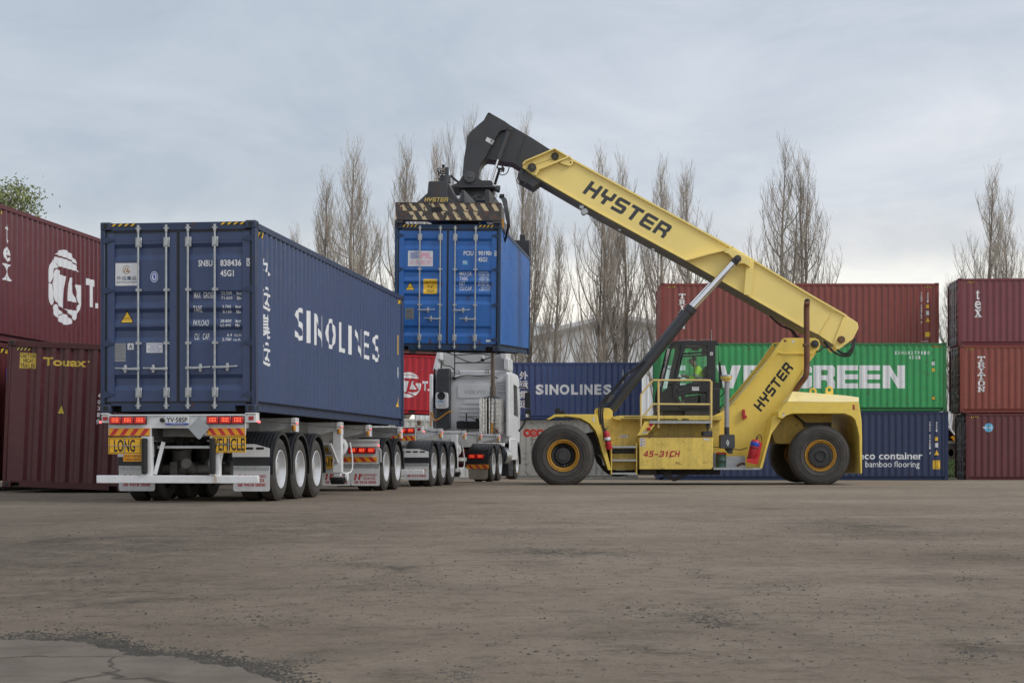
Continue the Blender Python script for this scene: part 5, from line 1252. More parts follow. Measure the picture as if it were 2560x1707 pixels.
    b = MB(); b.smoothtube([(W+.02, .2, D_-.10), (W+.01, 1.4, D_-.13), (W+.02, 2.5, D_-.12), (W+.01, 4.4, D_-.14), (W+.02, 5.9, D_-.12), (W+.01, 7.3, D_-.15), (W+.02, 8.5, D_-.12), (W, 10.2, D_-.15), (W+.02, 11.9, D_-.12)], .006, 5, 5); b.build('wiring', black, r)
    b = MB()
    for k in range(4): b.smoothtube([(.9+.15*k, .3, .95), (.95+.12*k, .8, .80+.03*k), (1.1+.1*k, 1.4, .9), (1.2, 3+k*.4, .98)], .014, 6)
    b.build('air_hose', black, r)
    return r
WH1 = (1.53, 2.79, 3.98)
T1 = skel_trailer('skeletal_trailer', 'white skeletal trailer with yellow LONG VEHICLE signs carrying the navy container, nearest the camera', (ALOC[0], ALOC[1], 0), AYAW, WH1, deck=1.375)
T2 = skel_trailer('skeletal_trailer', 'empty white skeletal trailer under the hanging blue container, coupled to the truck', (-4.503, 40.35, 0), -.145, (1.52, 2.73, 3.98), deck=1.44, loaded=False, leg_y=5.6, signs=False)

# ---- converter dolly under the front of the rear trailer -----------------------------------------
dl = thing('converter_dolly', 'white two axle dolly with red reflector stripes between the two trailers', 'dolly', (ALOC[0], ALOC[1], 0), (0, 0, AYAW)); W = CW; yd = 9.42
b = MB(); b.box(.55, .70, 9.6, 12.3, .78, .98); b.box(W-.70, W-.55, 9.6, 12.3, .78, .98); b.box(.55, W-.55, 9.5, 9.62, .78, .98); b.bar((.62, 12.3, .88), (1.22, 14.4, .75), .12, .16); b.bar((W-.62, 12.3, .88), (1.22, 14.4, .75), .12, .16); b.build('frame', tw, dl)
b = MB(); b.lathe([(0, 0), (.55, 0), (.55, .05), (.5, .09), (0, .09)], (1.22, 10.9, 1.03), 'z', 32); b.box(.7, 1.74, 10.5, 11.3, .97, 1.04); b.build('turntable', steeldark, dl)
b = MB(); b.box(.03, W+.0, yd, yd+.02, .56, 1.07); b.box(.03, W, yd-.015, yd, .915, .955); b.box(.03, W, yd-.03, yd, 1.03, 1.07)
for u in (.2, .7, 1.2, 1.5, 1.75, 2.0, 2.3): b.lathe([(.014, 0), (.012, .012), (0, .014)], (u, yd-.001, .585), 'y', 8, -1); b.lathe([(.014, 0), (.012, .012), (0, .014)], (u, yd-.001, 1.0), 'y', 8, -1)
b.build('rear_panel', tw, dl)
ledlamp(dl, 1.80, 2.37, .775, .905, yd-.06); ledlamp(dl, .08, .65, .775, .905, yd-.06)
marker_board(dl, 1.62, 2.385, .605, .70, yd-.012, True); marker_board(dl, .06, .82, .605, .70, yd-.012)
for i in range(4): flap(dl, .02+i*.608, .02+i*.608+.60, .115, .545, yd+.02, dn=.085)
it = [(rect(.98, .47, 1.60, .72), 0, 0), (pg([(.992, .482), (1.588, .482), (1.588, .708), (.992, .708)], [[(1.0, .49), (1.58, .49), (1.58, .70), (1.0, .70)]]), 1, 1), (fit(text_geo('TRAIN', .02), 1.02, .51, 1.56, .68), 1, 1)]
flat_sign('warning_sign', dl, it, [signyel, lettblk], yd-.06, .98, 1.60, .47, .72, .015)
it = [(fit(text_geo('YP·095H', .015), 1.10, .80, 1.46, .885), 0, 1), (rect(1.09, .765, 1.47, .79), 1, 1)]; flat_sign('number_plate', dl, it, [lettblk, signblue], yd-.05, 1.08, 1.48, .76, .90, .012, stripeyel)
for y in (10.22, 11.50):
    duals(dl, W-.01, y, .505, 1); wheel(dl, .01, y, .505, -1, rim='flat'); wheel(dl, .32, y, .505, -1, rim='flat')
    mudguard(dl, W-.60, W+.015, y, .505, a0=0, a1=180); mudguard(dl, -.015, .60, y, .505, a0=0, a1=180)
    b = MB(); b.tube([(.3, y, .505), (W-.3, y, .505)], .075, 12); b.build('axle', twd, dl)
b = MB(); b.lathe([(0, -.02), (.018, -.012), (.02, 0), (.015, .014), (0, .02)], (W+.0, yd-.04, 1.0-.06), 'z', 10); b.build('marker_light', ledpink, dl)
b = MB(); b.bar((W+.0, yd-.02, .90), (W+.04, yd-.02, .84), .02, .02); b.bar((W+.04, yd-.02, .84), (W+.04, yd-.02, .60), .02, .02); b.build('side_hoop', tw, dl)

# ================================================================== PRIME MOVER
PM = thing('prime_mover', 'white truck tractor seen from behind with chromed exhaust stack, under the hanging blue container', 'truck', (-3.155, 49.55, 0), (0, 0, -.14))
for y in (1.10, 2.42):
    duals(PM, 2.49, y, .505, 1); wheel(PM, .01, y, .505, -1, rim='flat'); wheel(PM, .32, y, .505, -1, rim='flat')
    mudguard(PM, 2.49-.62, 2.505, y, .52, .58, a0=25 if y < 2 else 5, a1=180); mudguard(PM, -.005, .60, y, .52, .58, a0=25, a1=180)
for x_, d_ in ((2.46, 1), (.02, -1)): wheel(PM, x_, 6.35, .505, d_, w=.32)
mudguard(PM, 2.49-.40, 2.50, 6.35, .54, .62, a0=-5, a1=185)
red_ch = mat('chassis_red', (.13, .014, .022), .5, var=.2, dirt=.4)
b = MB()
for x0 in (.80, 1.62): b.box(x0, x0+.09, .2, 7.0, .72, 1.0)
b.box(.8, 1.71, .2, .3, .70, 1.0); b.box(.8, 1.71, 3.2, 3.3, .70, 1.0); b.bar((.9, 3.0, 1.0), (1.25, 3.9, 1.35), .08, .08); b.bar((1.6, 3.0, 1.0), (1.25, 3.9, 1.35), .08, .08)
for y in (1.10, 2.42): b.tube([(.3, y, .505), (2.2, y, .505)], .09, 12)
b.build('chassis', red_ch, PM)
b = MB(); b.lathe([(0, 0), (.46, 0), (.46, .05), (.4, .08), (0, .08)], (1.25, 1.75, 1.08), 'z', 28); b.box(.85, 1.65, 1.4, 2.1, 1.0, 1.08); b.build('fifth_wheel', steeldark, PM)
for x0, x1 in ((1.80, 2.44), (.06, .70)): b = MB(); b.box(x0, x1, .44, .5, .42, .92); b.build('rear_skirt', guard, PM)
ledlamp(PM, 1.84, 2.32, .66, .80, .38, 2); ledlamp(PM, .18, .66, .66, .80, .38, 2)
b = MB(); b.box(1.80, 2.45, .405, .43, .375, .50); b.box(.05, .7, .405, .43, .375, .50); bb = b.build('board_backing', sticker_org, PM)
marker_board(PM, 1.82, 2.43, .38, .49, .395, True, 3)
beige = mat('mud_caked_flap', (.30, .27, .22), .9, var=.15, dirt=.4, dirtcol=(.15, .13, .1))
b = MB(); b.prism([(1.85, .37), (2.43, .37), (2.42, .13), (2.38, .07), (1.90, .07), (1.86, .13)], .41, .43); b.prism([(.05, .37), (.62, .37), (.62, .07), (.06, .07)], .41, .43); b.build('mudflap', beige, PM)
# cab
YC = 4.55
def cp(px, py): return (px-1071)/197*2.5, CH+(YH-py)/79.3
def c6(x, y): return cp(980+x/4.021, 860+y/4.021)
cabw = mat('cab_white', (.80, .81, .82), .33, var=.03, dirt=.12, dirtcol=(.4, .39, .37), coat=.3)
cabsh = mat('cab_back_grey', (.52, .52, .50), .45, var=.04, dirt=.2, dirtcol=(.25, .24, .22))
b = MB(); pr = [(.02, 1.18), (2.48, 1.18), (2.50, 2.2), (2.47, 3.22), (2.42, 3.36), (2.32, 3.42), (.18, 3.42), (.08, 3.36), (.03, 3.22), (0, 2.2)]; b.prism(pr, YC, YC+2.25); cb_ = b.build('cab', cabw, PM, bevel=.03, seg=2)
# high roof with its open back
b = MB(); pr = [(.22, 3.42), (2.28, 3.42), (2.20, 4.02), (2.05, 4.14), (.45, 4.14), (.30, 4.02)]; b.prism(pr, YC+.38, YC+2.1); b.build('cab_roof', cabsh, PM, bevel=.05, seg=2)
for s_ in (0, 1):
    f = (lambda x: x) if s_ == 0 else (lambda x: 2.5-x); b = MB()
    for (x0, x1, z0, z1) in ((.05, .20, 3.42, 3.80), (.12, .30, 3.76, 4.05)):
        xa, xb = sorted((f(x0), f(x1))); b.prism([(xa, z0), (xb, z0), (xb+(.06 if s_ == 0 else -.06)*0, z1), (xa+(.08 if s_ == 0 else 0), z1)], YC-.12, YC+.9)
    xa, xb = sorted((f(-.01), f(.10))); b.box(xa, xb, YC-.35, YC+.1, 1.35, 3.30)
    b.build('air_deflector', cabw, PM, bevel=.03, seg=2)
b = MB(); xa = .02; b.box(2.47, 2.515, YC-.2, YC+1.5, .62, 1.30); b.build('side_skirt', cabw, PM, bevel=.02)
# pressed rear wall
b = MB()
def c6b(x0, y0, x1, y1, r=.05): a = c6(x0, y1); q = c6(x1, y0); return rr(a[0], a[1], q[0], q[1], min(r, abs(q[1]-a[1])*.45))
for x0, y0, x1, y1 in ((632, 416, 944, 544), (690, 570, 872, 604), (655, 625, 872, 650), (650, 664, 872, 690), (655, 706, 872, 726), (1030, 375, 1140, 392), (1030, 405, 1140, 425), (1030, 440, 1140, 455), (1030, 470, 1140, 490), (575, 330, 955, 345)):
    b.prism(c6b(x0, y0, x1, y1), YC-.040, YC+.01)
pr_ = b.build('rear_pressing', cabw, PM, bevel=.012)
b = MB(); a = c6(690, 505); q = c6(905, 466); put(b, fit(text_geo('VOLVO', .02), a[0], a[1], q[0], q[1]), lambda x, z: (x, YC-.043, z)); b.recalc = False; b.build('embossed_lettering', cabsh, PM, smooth=0)
b = MB()
for k in range(6): z = 1.45+k*.11; b.box(2.15, 2.44, YC-.015, YC+.01, z, z+.05)
b.build('wall_rib', cabw, PM, bevel=.01)
# black intake, air conditioner, stack and lamps
b = MB(); a = c6(430, 850); q = c6(562, 255); b.prism([(a[0], a[1]), (q[0], a[1]), (q[0], q[1]), (a[0]+.06, q[1]), (a[0]+.02, q[1]-.15)], YC-.34, YC-.02)
for k in range(12): zz = 2.25+k*.05; b.box(a[0]+.02, q[0]-.02, YC-.355, YC-.34, zz, zz+.025)
b.build('air_intake', mat('intake_grey', (.045, .05, .058), .5, var=.2, dirt=.2), PM, bevel=.02)
a = c6(435, 655); q = c6(555, 495); b = MB(); b.prism(rr(a[0], a[1], q[0], q[1], .07), YC-.55, YC-.36); ac = b.build('air_conditioner', paperw, PM, bevel=.015)
fc = c6(494, 530); b = MB(); b.lathe([(0, -.004), (.10, -.006), (.115, -.012), (.125, -.004), (.125, .01)], (fc[0], YC-.55, fc[1]), 'y', 24); b.build('fan_grille', black, ac)
a = c6(455, 596); q = c6(525, 576); b = MB(); put(b, fit(text_geo('WAECO', .03), a[0], a[1], q[0], q[1]), lambda x, z: (x, YC-.553, z)); b.recalc = False; b.build('lettering', skyb, ac, smooth=0)
b = MB()
for k in range(4): z = c6(0, 612+k*10)[1]; b.box(a[0]+.02, q[0]+.02, YC-.5525, YC-.549, z, z+.008)
b.build('vent_slot', gut, ac)
px0 = c6(1000, 0)[0]; stackm = mat('stack_bronze', (.20, .16, .13), .35, metal=.7, var=.25, scale=3)
zc1 = c6(0, 545)[1]; b = MB(); b.tube([(px0, YC-.42, zc1-.1), (px0, YC-.42, c6(0, 435)[1])], .088, 20); b.tube([(px0, YC-.42, c6(0, 438)[1]), (px0, YC-.42, 4.3)], .066, 20); b.tube([(px0, YC-.42, zc1+.12), (px0, YC-.42, zc1+.15)], .10, 20); b.build('exhaust_stack', stackm, PM)
mx0, mz0 = c6(877, 905); mx1, mz1 = c6(1105, 555); mc = (mx0+mx1)/2; mr = (mx1-mx0)/2
b = MB(); b.lathe([(0, mz0), (mr-.06, mz0), (mr-.05, mz0+.02), (mr-.05, mz1-.02), (mr-.1, mz1+.03), (.1, mz1+.06), (0, mz1+.06)], (mc, YC-.44, 0), 'z', 32); mf = b.build('muffler', steeldark, PM)
b = MB(); nsl = 26; ncol = 22
for k in range(nsl):
    z = mz0+.02+(mz1-mz0-.04)*k/nsl; h_ = (mz1-mz0)/nsl*.5
    b.lathe([(mr-.012, z), (mr, z+.002), (mr, z+h_), (mr-.012, z+h_+.002)], (mc, YC-.44, 0), 'z', 40)
for k in range(ncol):
    a = 2*pi*k/ncol+.1; b.box(mc+cos(a)*(mr+.001)-.014, mc+cos(a)*(mr+.001)+.014, YC-.44+sin(a)*(mr+.001)-.014, YC-.44+sin(a)*(mr+.001)+.014, mz0, mz1)
b.build('heat_shield', mat('shield_chrome', (.66, .66, .67), .16, metal=1, var=.08, scale=5, dirt=.12, dirtcol=(.3, .22, .17)), mf)
b = MB(); a = c6(1010, 900); q = c6(1010, 800); b.tube([(a[0], YC-.90, a[1]), (a[0]+.01, YC-.90, q[1])], .022, 8); b.build('yellow_grip', amber, mf)
for x, y in ((635, 290), (930, 285)):
    a = c6(x, y); b = MB(); b.box(a[0]-.055, a[0]+.055, YC-.20, YC-.12, a[1]-.05, a[1]+.05); b.box(a[0]-.012, a[0]+.012, YC-.13, YC+.01, a[1]-.01, a[1]+.01); q = b.build('work_lamp', black, PM, bevel=.006)
    b = MB(); b.box(a[0]-.045, a[0]+.045, YC-.205, YC-.20, a[1]-.04, a[1]+.04); b.build('lamp_glass', paperw, q)
a = c6(880, 165); b = MB(); b.lathe([(0, 0), (.05, 0), (.06, .05), (.06, .09)], (a[0], YC-.05, a[1]-.06), 'z', 16); q = b.build('beacon', black, PM); b = MB(); b.lathe([(.065, 0), (.065, .08), (.05, .10), (0, .10)], (a[0], YC-.05, a[1]+.03), 'z', 16); b.build('beacon_dome', paperw, q)
b = MB(); P6 = lambda x, y, dy=-.06: (c6(x, y)[0], YC+dy, c6(x, y)[1])
for pts in (((600, 90), (600, 260), (590, 350)), ((605, 130), (790, 195), (975, 135)), ((605, 195), (975, 195)), ((470, 190), (500, 220), (560, 230), (600, 270)), ((520, 90), (620, 118), (800, 105), (980, 118), (1100, 90)), ((610, 345), (700, 322), (840, 325), (960, 322)), ((500, 270), (495, 400), (490, 500)), ((960, 322), (1030, 350))):
    b.smoothtube([P6(*p) for p in pts], .018, 6, 4)
b.box(*sorted((P6(575, 0)[0], P6(612, 0)[0])), YC-.06, YC-.01, c6(0, 362)[1], c6(0, 340)[1]); b.build('cable_rack', steeldark, PM)
b = MB(); b.smoothtube([P6(385, 830, -.5), P6(385, 700, -.5), P6(400, 700, -.5), P6(430, 775, -.5), P6(560, 690, -.5), P6(600, 690, -.5)], .022, 7, 3); b.build('grab_rail', amber, PM)
b = MB(); a = c6(640, 855); q = c6(880, 780); b.box(a[0], q[0], YC-.45, YC-.1, a[1], q[1]); b.tube([P6(680, 850, -.3), P6(680, 775, -.3)], .09, 14); b.tube([P6(840, 800, -.3), P6(840, 752, -.3)], .05, 12); b.tube([P6(742, 860, -.5), P6(742, 700, -.5)], .02, 8); b.smoothtube([P6(750, 740, -.4), P6(790, 745, -.4), P6(830, 775, -.4)], .010, 6, 5); b.build('deck_equipment', black, PM)
b = MB(); a = c6(390, 600); b.tube([P6(385, 560, -.2), P6(390, 350, -.2)], .05, 8); b.tube([P6(400, 640, -.1), P6(400, 250, -.1)], .03, 8); b.build('side_hose', black, PM)
# side window, handle and mirrors
b = MB(); b.add([(2.502, YC+.75, 2.05), (2.502, YC+1.75, 2.00), (2.492, YC+1.55, 2.98), (2.492, YC+.80, 3.02)], [(0, 1, 2, 3)]); b.recalc = False; b.build('side_window', mat('dark_glass', (.015, .018, .02), .08, spec=.8), PM, smooth=0)
b = MB(); b.smoothtube([(2.5, YC+1.85, 2.95), (2.62, YC+1.9, 2.98), (2.78, YC+1.9, 2.90), (2.80, YC+1.9, 2.75)], .022, 8, 5); b.smoothtube([(2.5, YC+1.9, 1.55), (2.62, YC+1.95, 1.72), (2.74, YC+1.9, 1.95)], .035, 8, 5)
b.prism(rr(2.70, 2.30, 2.88, 2.80, .04), YC+1.82, YC+1.92); b.prism(rr(2.71, 1.95, 2.90, 2.26, .04), YC+1.82, YC+1.92); mr_ = b.build('mirror', guard, PM)
b = MB(); b.box(2.74, 2.86, YC+1.812, YC+1.82, 2.00, 2.10); b.build('mirror_glass', chrome, mr_)
b = MB()
for k, z in enumerate((.35, .65, .95)): b.box(2.40, 2.50, YC+.1, YC+.6, z, z+.04)
b.tube([(2.28, 3.35, .75), (2.28, 4.35, .75)], .30, 24)
for y in (3.45, 3.7, 3.95, 4.2): b.tube([(2.28, y, .75), (2.28, y+.03, .75)], .312, 24)
b.build('fuel_tank', chrome, PM)
b = MB(); b.box(2.05, 2.46, 4.45, 5.4, .12, .60); b.build('battery_box', guard, PM, bevel=.01)
# couplings between truck and trailer
b = MB()
for k in range(3): b.smoothtube([(.9+.15*k, YC-.3, 1.55), (.95+.15*k, YC-.7, 1.25), (1.1+.1*k, YC-1.4, 1.2), (1.15+.1*k, YC-2.0, 1.38)], .018, 6)
b.build('air_line', [signblue, lettred, black][2], PM)
# ================================================================== REACH STACKER
def X_(px, D): return (px-1280)*D/FPX
def Z_(py, D): return CH+(YH-py)*D/FPX
def PP(pts, D): return [(X_(a, D), Z_(b, D)) for a, b in pts]
def P3(px, py, D): return (X_(px, D), D, Z_(py, D))
hy = mat('machine_yellow', (.84, .62, .115), .40, var=.05, scale=1.1, dirt=.22, dirtcol=(.32, .22, .07), streak=.10, spec=.45)
hyd = mat('machine_yellow_worn', (.80, .585, .125), .48, var=.08, scale=2, dirt=.34, dirtcol=(.10, .07, .035), streak=.35, rust=.10)
hyp = mat('boom_yellow', (.90, .71, .235), .38, var=.03, scale=.8, dirt=.10, dirtcol=(.42, .33, .12), spec=.45)
char = mat('charcoal_steel', (.040, .043, .048), .42, var=.18, scale=1.5, dirt=.25, dirtcol=(.07, .06, .05), rust=.08, spec=.45)
charw = mat('charcoal_worn', (.05, .055, .062), .55, var=.3, scale=2.5, dirt=.4, dirtcol=(.09, .075, .06), rust=.30)
railm = mat('handrail_yellow', (.72, .54, .20), .4, var=.06, dirt=.2, dirtcol=(.35, .25, .1))
wyel = mat('wheel_yellow', (.44, .23, .03), .6, var=.2, dirt=.7, dirtcol=(.12, .07, .03), scale=5)
bigrub = mat('tyre_big', (.062, .057, .052), .85, var=.2, scale=2, dirt=.6, dirtcol=(.12, .105, .088), bump=.35, bscale=20)
RS = thing('reach_stacker', 'large yellow container handler with raised boom lifting the blue container', 'reach stacker', (4.9, 45.5, 0)); RO = tuple(RS.location)
def rb(b, name, m, parent=None, **k): return b.build(name, m, parent or RS, RO, **k)
# --- wheels
def bigwheel(px, py, D, w_, r, rear=False):
    c = (X_(px, D), D, Z_(py, D)); b = MB()
    pr = [(r*.50, .06), (r*.53, .01), (r*.62, -.02), (r*.80, -.035), (r*.90, -.015), (r*.955, .03), (r*.985, .09), (r, .15), (r*1.002, w_/2), (r, w_-.15), (r*.985, w_-.09), (r*.93, w_-.01), (r*.80, w_+.03), (r*.55, w_), (r*.50, w_-.06)]
    b.lathe(pr, c, 'y', 72)
    for k in (.66, .74, .83): b.lathe([(r*k-.006, -.027), (r*k, -.040), (r*k+.006, -.027)], c, 'y', 72)
    # the tyre stands flattened on the ground
    for i in range(len(b.v)):
        if b.v[i][2] < .012: b.v[i] = (b.v[i][0]*1.0+(b.v[i][0]-c[0])*.03, b.v[i][1], .0)
    o = rb(b, 'wheel', bigrub, smooth=40); b = MB()
    b.lathe([(r*.50, .05), (r*.515, .0), (r*.49, -.004), (r*.47, .02), (r*.45, .03), (r*.44, .01), (r*.42, .015), (r*.40, .06), (r*.385, .09 if not rear else .03)], c, 'y', 56); b.build('rim', wyel, o, RO, smooth=50)
    b = MB()
    if rear:
        b.lathe([(r*.39, .03), (r*.385, -.01), (r*.20, -.02), (r*.185, -.05), (r*.16, -.055), (r*.14, -.01), (0, -.01)], c, 'y', 40)
        for k in range(22): a = 2*pi*k/22; b.lathe([(.022, 0), (.020, .025), (0, .03)], (c[0]+r*.335*cos(a), D-.015, c[2]+r*.335*sin(a)), 'y', 8, -1)
    else:
        b.lathe([(r*.385, .09), (r*.385, .22), (r*.27, .20), (r*.25, .10), (r*.16, .09), (r*.15, .06), (0, .06)], c, 'y', 40)
        for k in range(26): a = 2*pi*k/26; b.bar((c[0]+r*.29*cos(a), D+.15, c[2]+r*.29*sin(a)), (c[0]+r*.37*cos(a), D+.12, c[2]+r*.37*sin(a)), .03, .05)
    b.build('hub', steeldark, o, RO, smooth=40)
    return o
bigwheel(1408, 1138.5, 43.55, .50, .80); bigwheel(1408, 1138.5, 44.12, .46, .80); bigwheel(1408, 1138.5, 46.5, .46, .80)
bigwheel(2051.5, 1138.5, 43.75, .50, .785, True)
bx_ = X_(2051.5, 43.75); bigwheel(1280+bx_*FPX/47.0, YH-(.80-CH)*FPX/47.0, 47.0, .50, .785, True)
# --- chassis
Df = 44.3
b = MB(); b.prism(PP([(1497, 1046), (1800, 1046), (1800, 1168), (1600, 1150), (1530, 1128), (1503, 1100)], Df), Df, 46.9); rb(b, 'chassis', hyd, bevel=.01)
b = MB(); b.prism(PP([(1455, 1085), (1498, 1075), (1530, 1128), (1600, 1172), (1800, 1172), (1800, 1186), (1600, 1186), (1540, 1160), (1490, 1130)], 44.6), 44.6, 46.6)
for k in range(4): b.smoothtube([P3(1488+k*4, 1135+k*3, 44.4), P3(1500+k*3, 1160+k*4, 44.35), P3(1540, 1178+k*3, 44.4), P3(1590, 1176+k, 44.5)], .035, 8)
for k in range(5): b.smoothtube([P3(1650+k*6, 1176, 43.9), P3(1668+k*4, 1192+2*k, 43.85), P3(1700+k*6, 1190-2*k, 43.85), P3(1725+k*5, 1176, 43.9)], .028, 7)
b.prism(PP([(1600, 1168), (1640, 1168), (1640, 1187), (1600, 1187)], 43.9), 43.9, 44.6); rb(b, 'underbody', steeldark)
# axle between the rear wheels
b = MB(); b.tube([(bx_, 43.9, .78), (bx_, 47.3, .78)], .16, 16); b.box(bx_-.35, bx_+.35, 44.7, 46.4, .55, 1.05); rb(b, 'axle', steeldark)
# front mudguard : arch plate as wide as the twin wheels
b = MB(); arch = [(1364, 1048.8), (1387, 1035.5), (1491.7, 1035.5), (1496, 1050), (1512, 1110), (1528.5, 1175), (1520.5, 1175), (1505, 1128), (1496.8, 1097), (1489, 1077), (1474, 1058), (1453.5, 1046.5), (1433, 1042.8), (1389.7, 1041.6), (1374.4, 1048.8)]
b.prism(PP(arch, 43.6), 43.6, 44.75); rb(b, 'front_mudguard', hy, bevel=.008)
b = MB(); b.prism(PP(arch[:3]+[(1496, 1050), (1500, 1100), (1474, 1058), (1433, 1042.8), (1389.7, 1041.6), (1374.4, 1048.8)], 46.2), 46.2, 47.3); rb(b, 'front_mudguard', hy)
b = MB()
for px in (1392, 1402, 1409): b.box(X_(px, 43.9)-.04, X_(px, 43.9)+.03, 43.8, 43.9, Z_(1035.5, 43.9), Z_(1035.5-(14 if px < 1400 else 9), 43.9))
b.box(X_(1390, 43.8), X_(1400, 43.8), 43.75, 43.85, Z_(1034, 43.8), Z_(1020, 43.8)); b.prism(PP([(1432, 1035), (1436, 1030), (1440, 1035)], 43.8), 43.8, 43.9); rb(b, 'headlamp', black, bevel=.006)
# deck and its treads
b = MB(); b.prism(PP([(1533, 1046), (1533, 1041), (1548, 1038.5), (1806, 1038.5), (1806, 1050), (1548, 1050)], 43.95), 43.95, 47.2)
rb(b, 'deck', hyd, bevel=.006); b = MB()
for x0, x1, y0, y1 in ((1551, 1695, 1046.5, 1048.5), (1705, 1722, 1046.5, 1049), (1560, 1600, 1041, 1042.5)): b.prism(PP([(x0, y0), (x1, y0), (x1, y1), (x0, y1)], 43.94), 43.94, 43.96)
rb(b, 'deck_slot', black)
b = MB(); b.prism(PP([(1624, 1052), (1779, 1052), (1779, 1058), (1624, 1058)], 43.55), 43.55, 44.28)
for k in range(50): x = 1625+k*3.1; b.prism(PP([(x, 1051.4), (x+1.3, 1051.4), (x+1.3, 1052), (x, 1052)], 43.56), 43.56, 44.2)
rb(b, 'walkway', galv)
# tank box with the type code
b = MB(); b.prism(PP([(1598, 1091.5), (1782, 1091.5), (1782, 1166), (1778, 1173), (1598, 1173)], 43.55), 43.55, 44.25); tk = rb(b, 'side_tank', hyd, bevel=.012)
b = MB(); b.prism(PP([(1598, 1090), (1782, 1090), (1782, 1092.5), (1598, 1092.5)], 43.54), 43.54, 44.26); b.build('tank_lid', rustm, tk, RO)
def decal(parent, geos, D, mats, name='lettering'):
    b = MB()
    for g, mi, ly in geos: b.mi = mi; put(b, g, lambda x, z: (x, D-.004-.002*ly, z))
    b.recalc = False; return b.build(name, mats, parent, RO, smooth=0)
def dbox(g, x0, y0, x1, y1, D): return fit(g, X_(x0, D), Z_(y1, D), X_(x1, D), Z_(y0, D))
it = [(dbox(word_geo('ABDFGCH', .86, .14, .26), 1608, 1126.5, 1700, 1141.5, 43.55), 0, 0)]
for i, y0 in enumerate((1095.5, 1102.5, 1109.5)):
    it += [(dbox(rect(0, 0, 1, 1), 1600, y0, 1606, y0+5.6, 43.55), 1, 0), (dbox(rect(0, 0, 1, 1), 1607, y0, 1613.5, y0+5.6, 43.55), 1, 0), (dbox(rect(0, 0, 1, 1), 1607.5, y0+.6, 1613, y0+2, 43.55), 0, 1), (dbox(rect(0, 0, 1, 1), 1601.5, y0+1.2, 1604.5, y0+4.2, 43.55), 2, 1)]
it += [(dbox(rect(0, 0, 1, 1), 1759, 1095, 1765, 1100, 43.55), 1, 0), (dbox(rect(0, 0, 1, 1), 1767, 1096, 1774, 1101, 43.55), 1, 0)]
decal(tk, it, 43.55, [lettred, paperw, signblue])
b = MB()
for px in (1640, 1741.5): b.lathe([(.034, -.01), (.044, 0), (.034, .01), (.026, 0), (.034, -.01)], P3(px, 1085.5, 43.8), 'y', 16)
b.build('lifting_eye', hy, tk, RO)
b = MB(); b.prism(PP([(1757.5, 1078), (1781, 1076), (1781.5, 1090), (1757.5, 1090)], 43.7), 43.7, 44.1); b.prism(PP([(1766, 1056), (1774, 1056), (1774, 1068), (1770, 1078), (1768, 1070)], 43.75), 43.75, 43.9); rb(b, 'bracket', charw, bevel=.01)
# steps
b = MB()
for x0 in (1527.5, 1590.5): b.prism(PP([(x0, 1107), (x0+2.5, 1107), (x0+2.5, 1186), (x0, 1186)], 43.6), 43.6, 44.2)
b.prism(PP([(1530, 1134), (1590, 1134), (1590, 1148), (1530, 1148)], 44.0), 44.0, 44.03); b.prism(PP([(1530, 1152), (1590, 1152), (1590, 1174), (1530, 1174)], 44.05), 44.05, 44.08); st = rb(b, 'step_frame', hyd); b = MB(); b.prism(PP([(1530, 1120), (1590, 1120), (1590, 1133), (1530, 1133)], 44.12), 44.12, 44.14); b.prism(PP([(1530, 1149), (1590, 1149), (1590, 1152), (1530, 1152)], 44.1), 44.1, 44.12); b.build('step_back', steeldark, st, RO)
for y0 in (1114.5, 1148, 1181):
    b = MB(); b.prism(PP([(1529, y0), (1591, y0), (1591, y0+4.5), (1529, y0+4.5)], 43.6), 43.6, 44.0)
    b.build('step', galv, st, RO)
# handrail
b = MB(); Dh = 43.62; q = lambda x, y: P3(x, y, Dh)
b.smoothtube([q(1602.5, 1083), q(1602, 1030), q(1602, 992), q(1605, 983), q(1630, 953), q(1638, 950.4), q(1700, 950.2), q(1768, 950.4), q(1776, 953), q(1778, 960)], .024, 10, 5)
b.tube([q(1778, 953), q(1777.5, 1070)], .032, 10); b.tube([q(1646, 952), q(1646, 1069)], .028, 10)
b.smoothtube([q(1605, 1042), q(1620, 1026), q(1632, 1011.5), q(1640, 1010), q(1700, 1010.3), q(1778, 1010.5)], .024, 10, 4)
rb(b, 'handrail', railm)
b = MB(); b.prism(PP([(1592, 1088), (1598, 1080), (1612, 1053), (1637, 1053), (1637, 1063), (1618, 1086), (1594, 1088)], 43.58), 43.58, 43.62); rp = rb(b, 'rail_bracket', hy)
it = [(pg(PP([(1621, 1062), (1628, 1053.5), (1635, 1060), (1628, 1068)], 43.58)), 0, 0), (dbox(rect(0, 0, 1, 1), 1606, 1078, 1619, 1082, 43.58), 1, 0)]
decal(rp, it, 43.58, [lettred, paperw], 'sticker')
b = MB(); b.prism(PP([(1618, 1068), (1626, 1067), (1627, 1075), (1618, 1076)], 43.5), 43.5, 43.57); rb(b, 'stop_switch', lettred, bevel=.008)
it = [(dbox(rect(0, 0, 1, 1), 1549, 1086.5, 1569.5, 1094, Df), 0, 0), (dbox(text_geo('WARNING'), 1552, 1088, 1566, 1090.2, Df), 1, 1), (dbox(text_geo('KEEP OFF'), 1553, 1091, 1565, 1093, Df), 1, 1), (dbox(rect(0, 0, 1, 1), 1482, 1043, 1486.5, 1053, 43.59), 0, 0)]
decal(RS, it[:3], Df, [paperw, lettred], 'sticker'); decal(RS, [(it[3][0], 0, 0)], 43.6, [paperw], 'sticker')
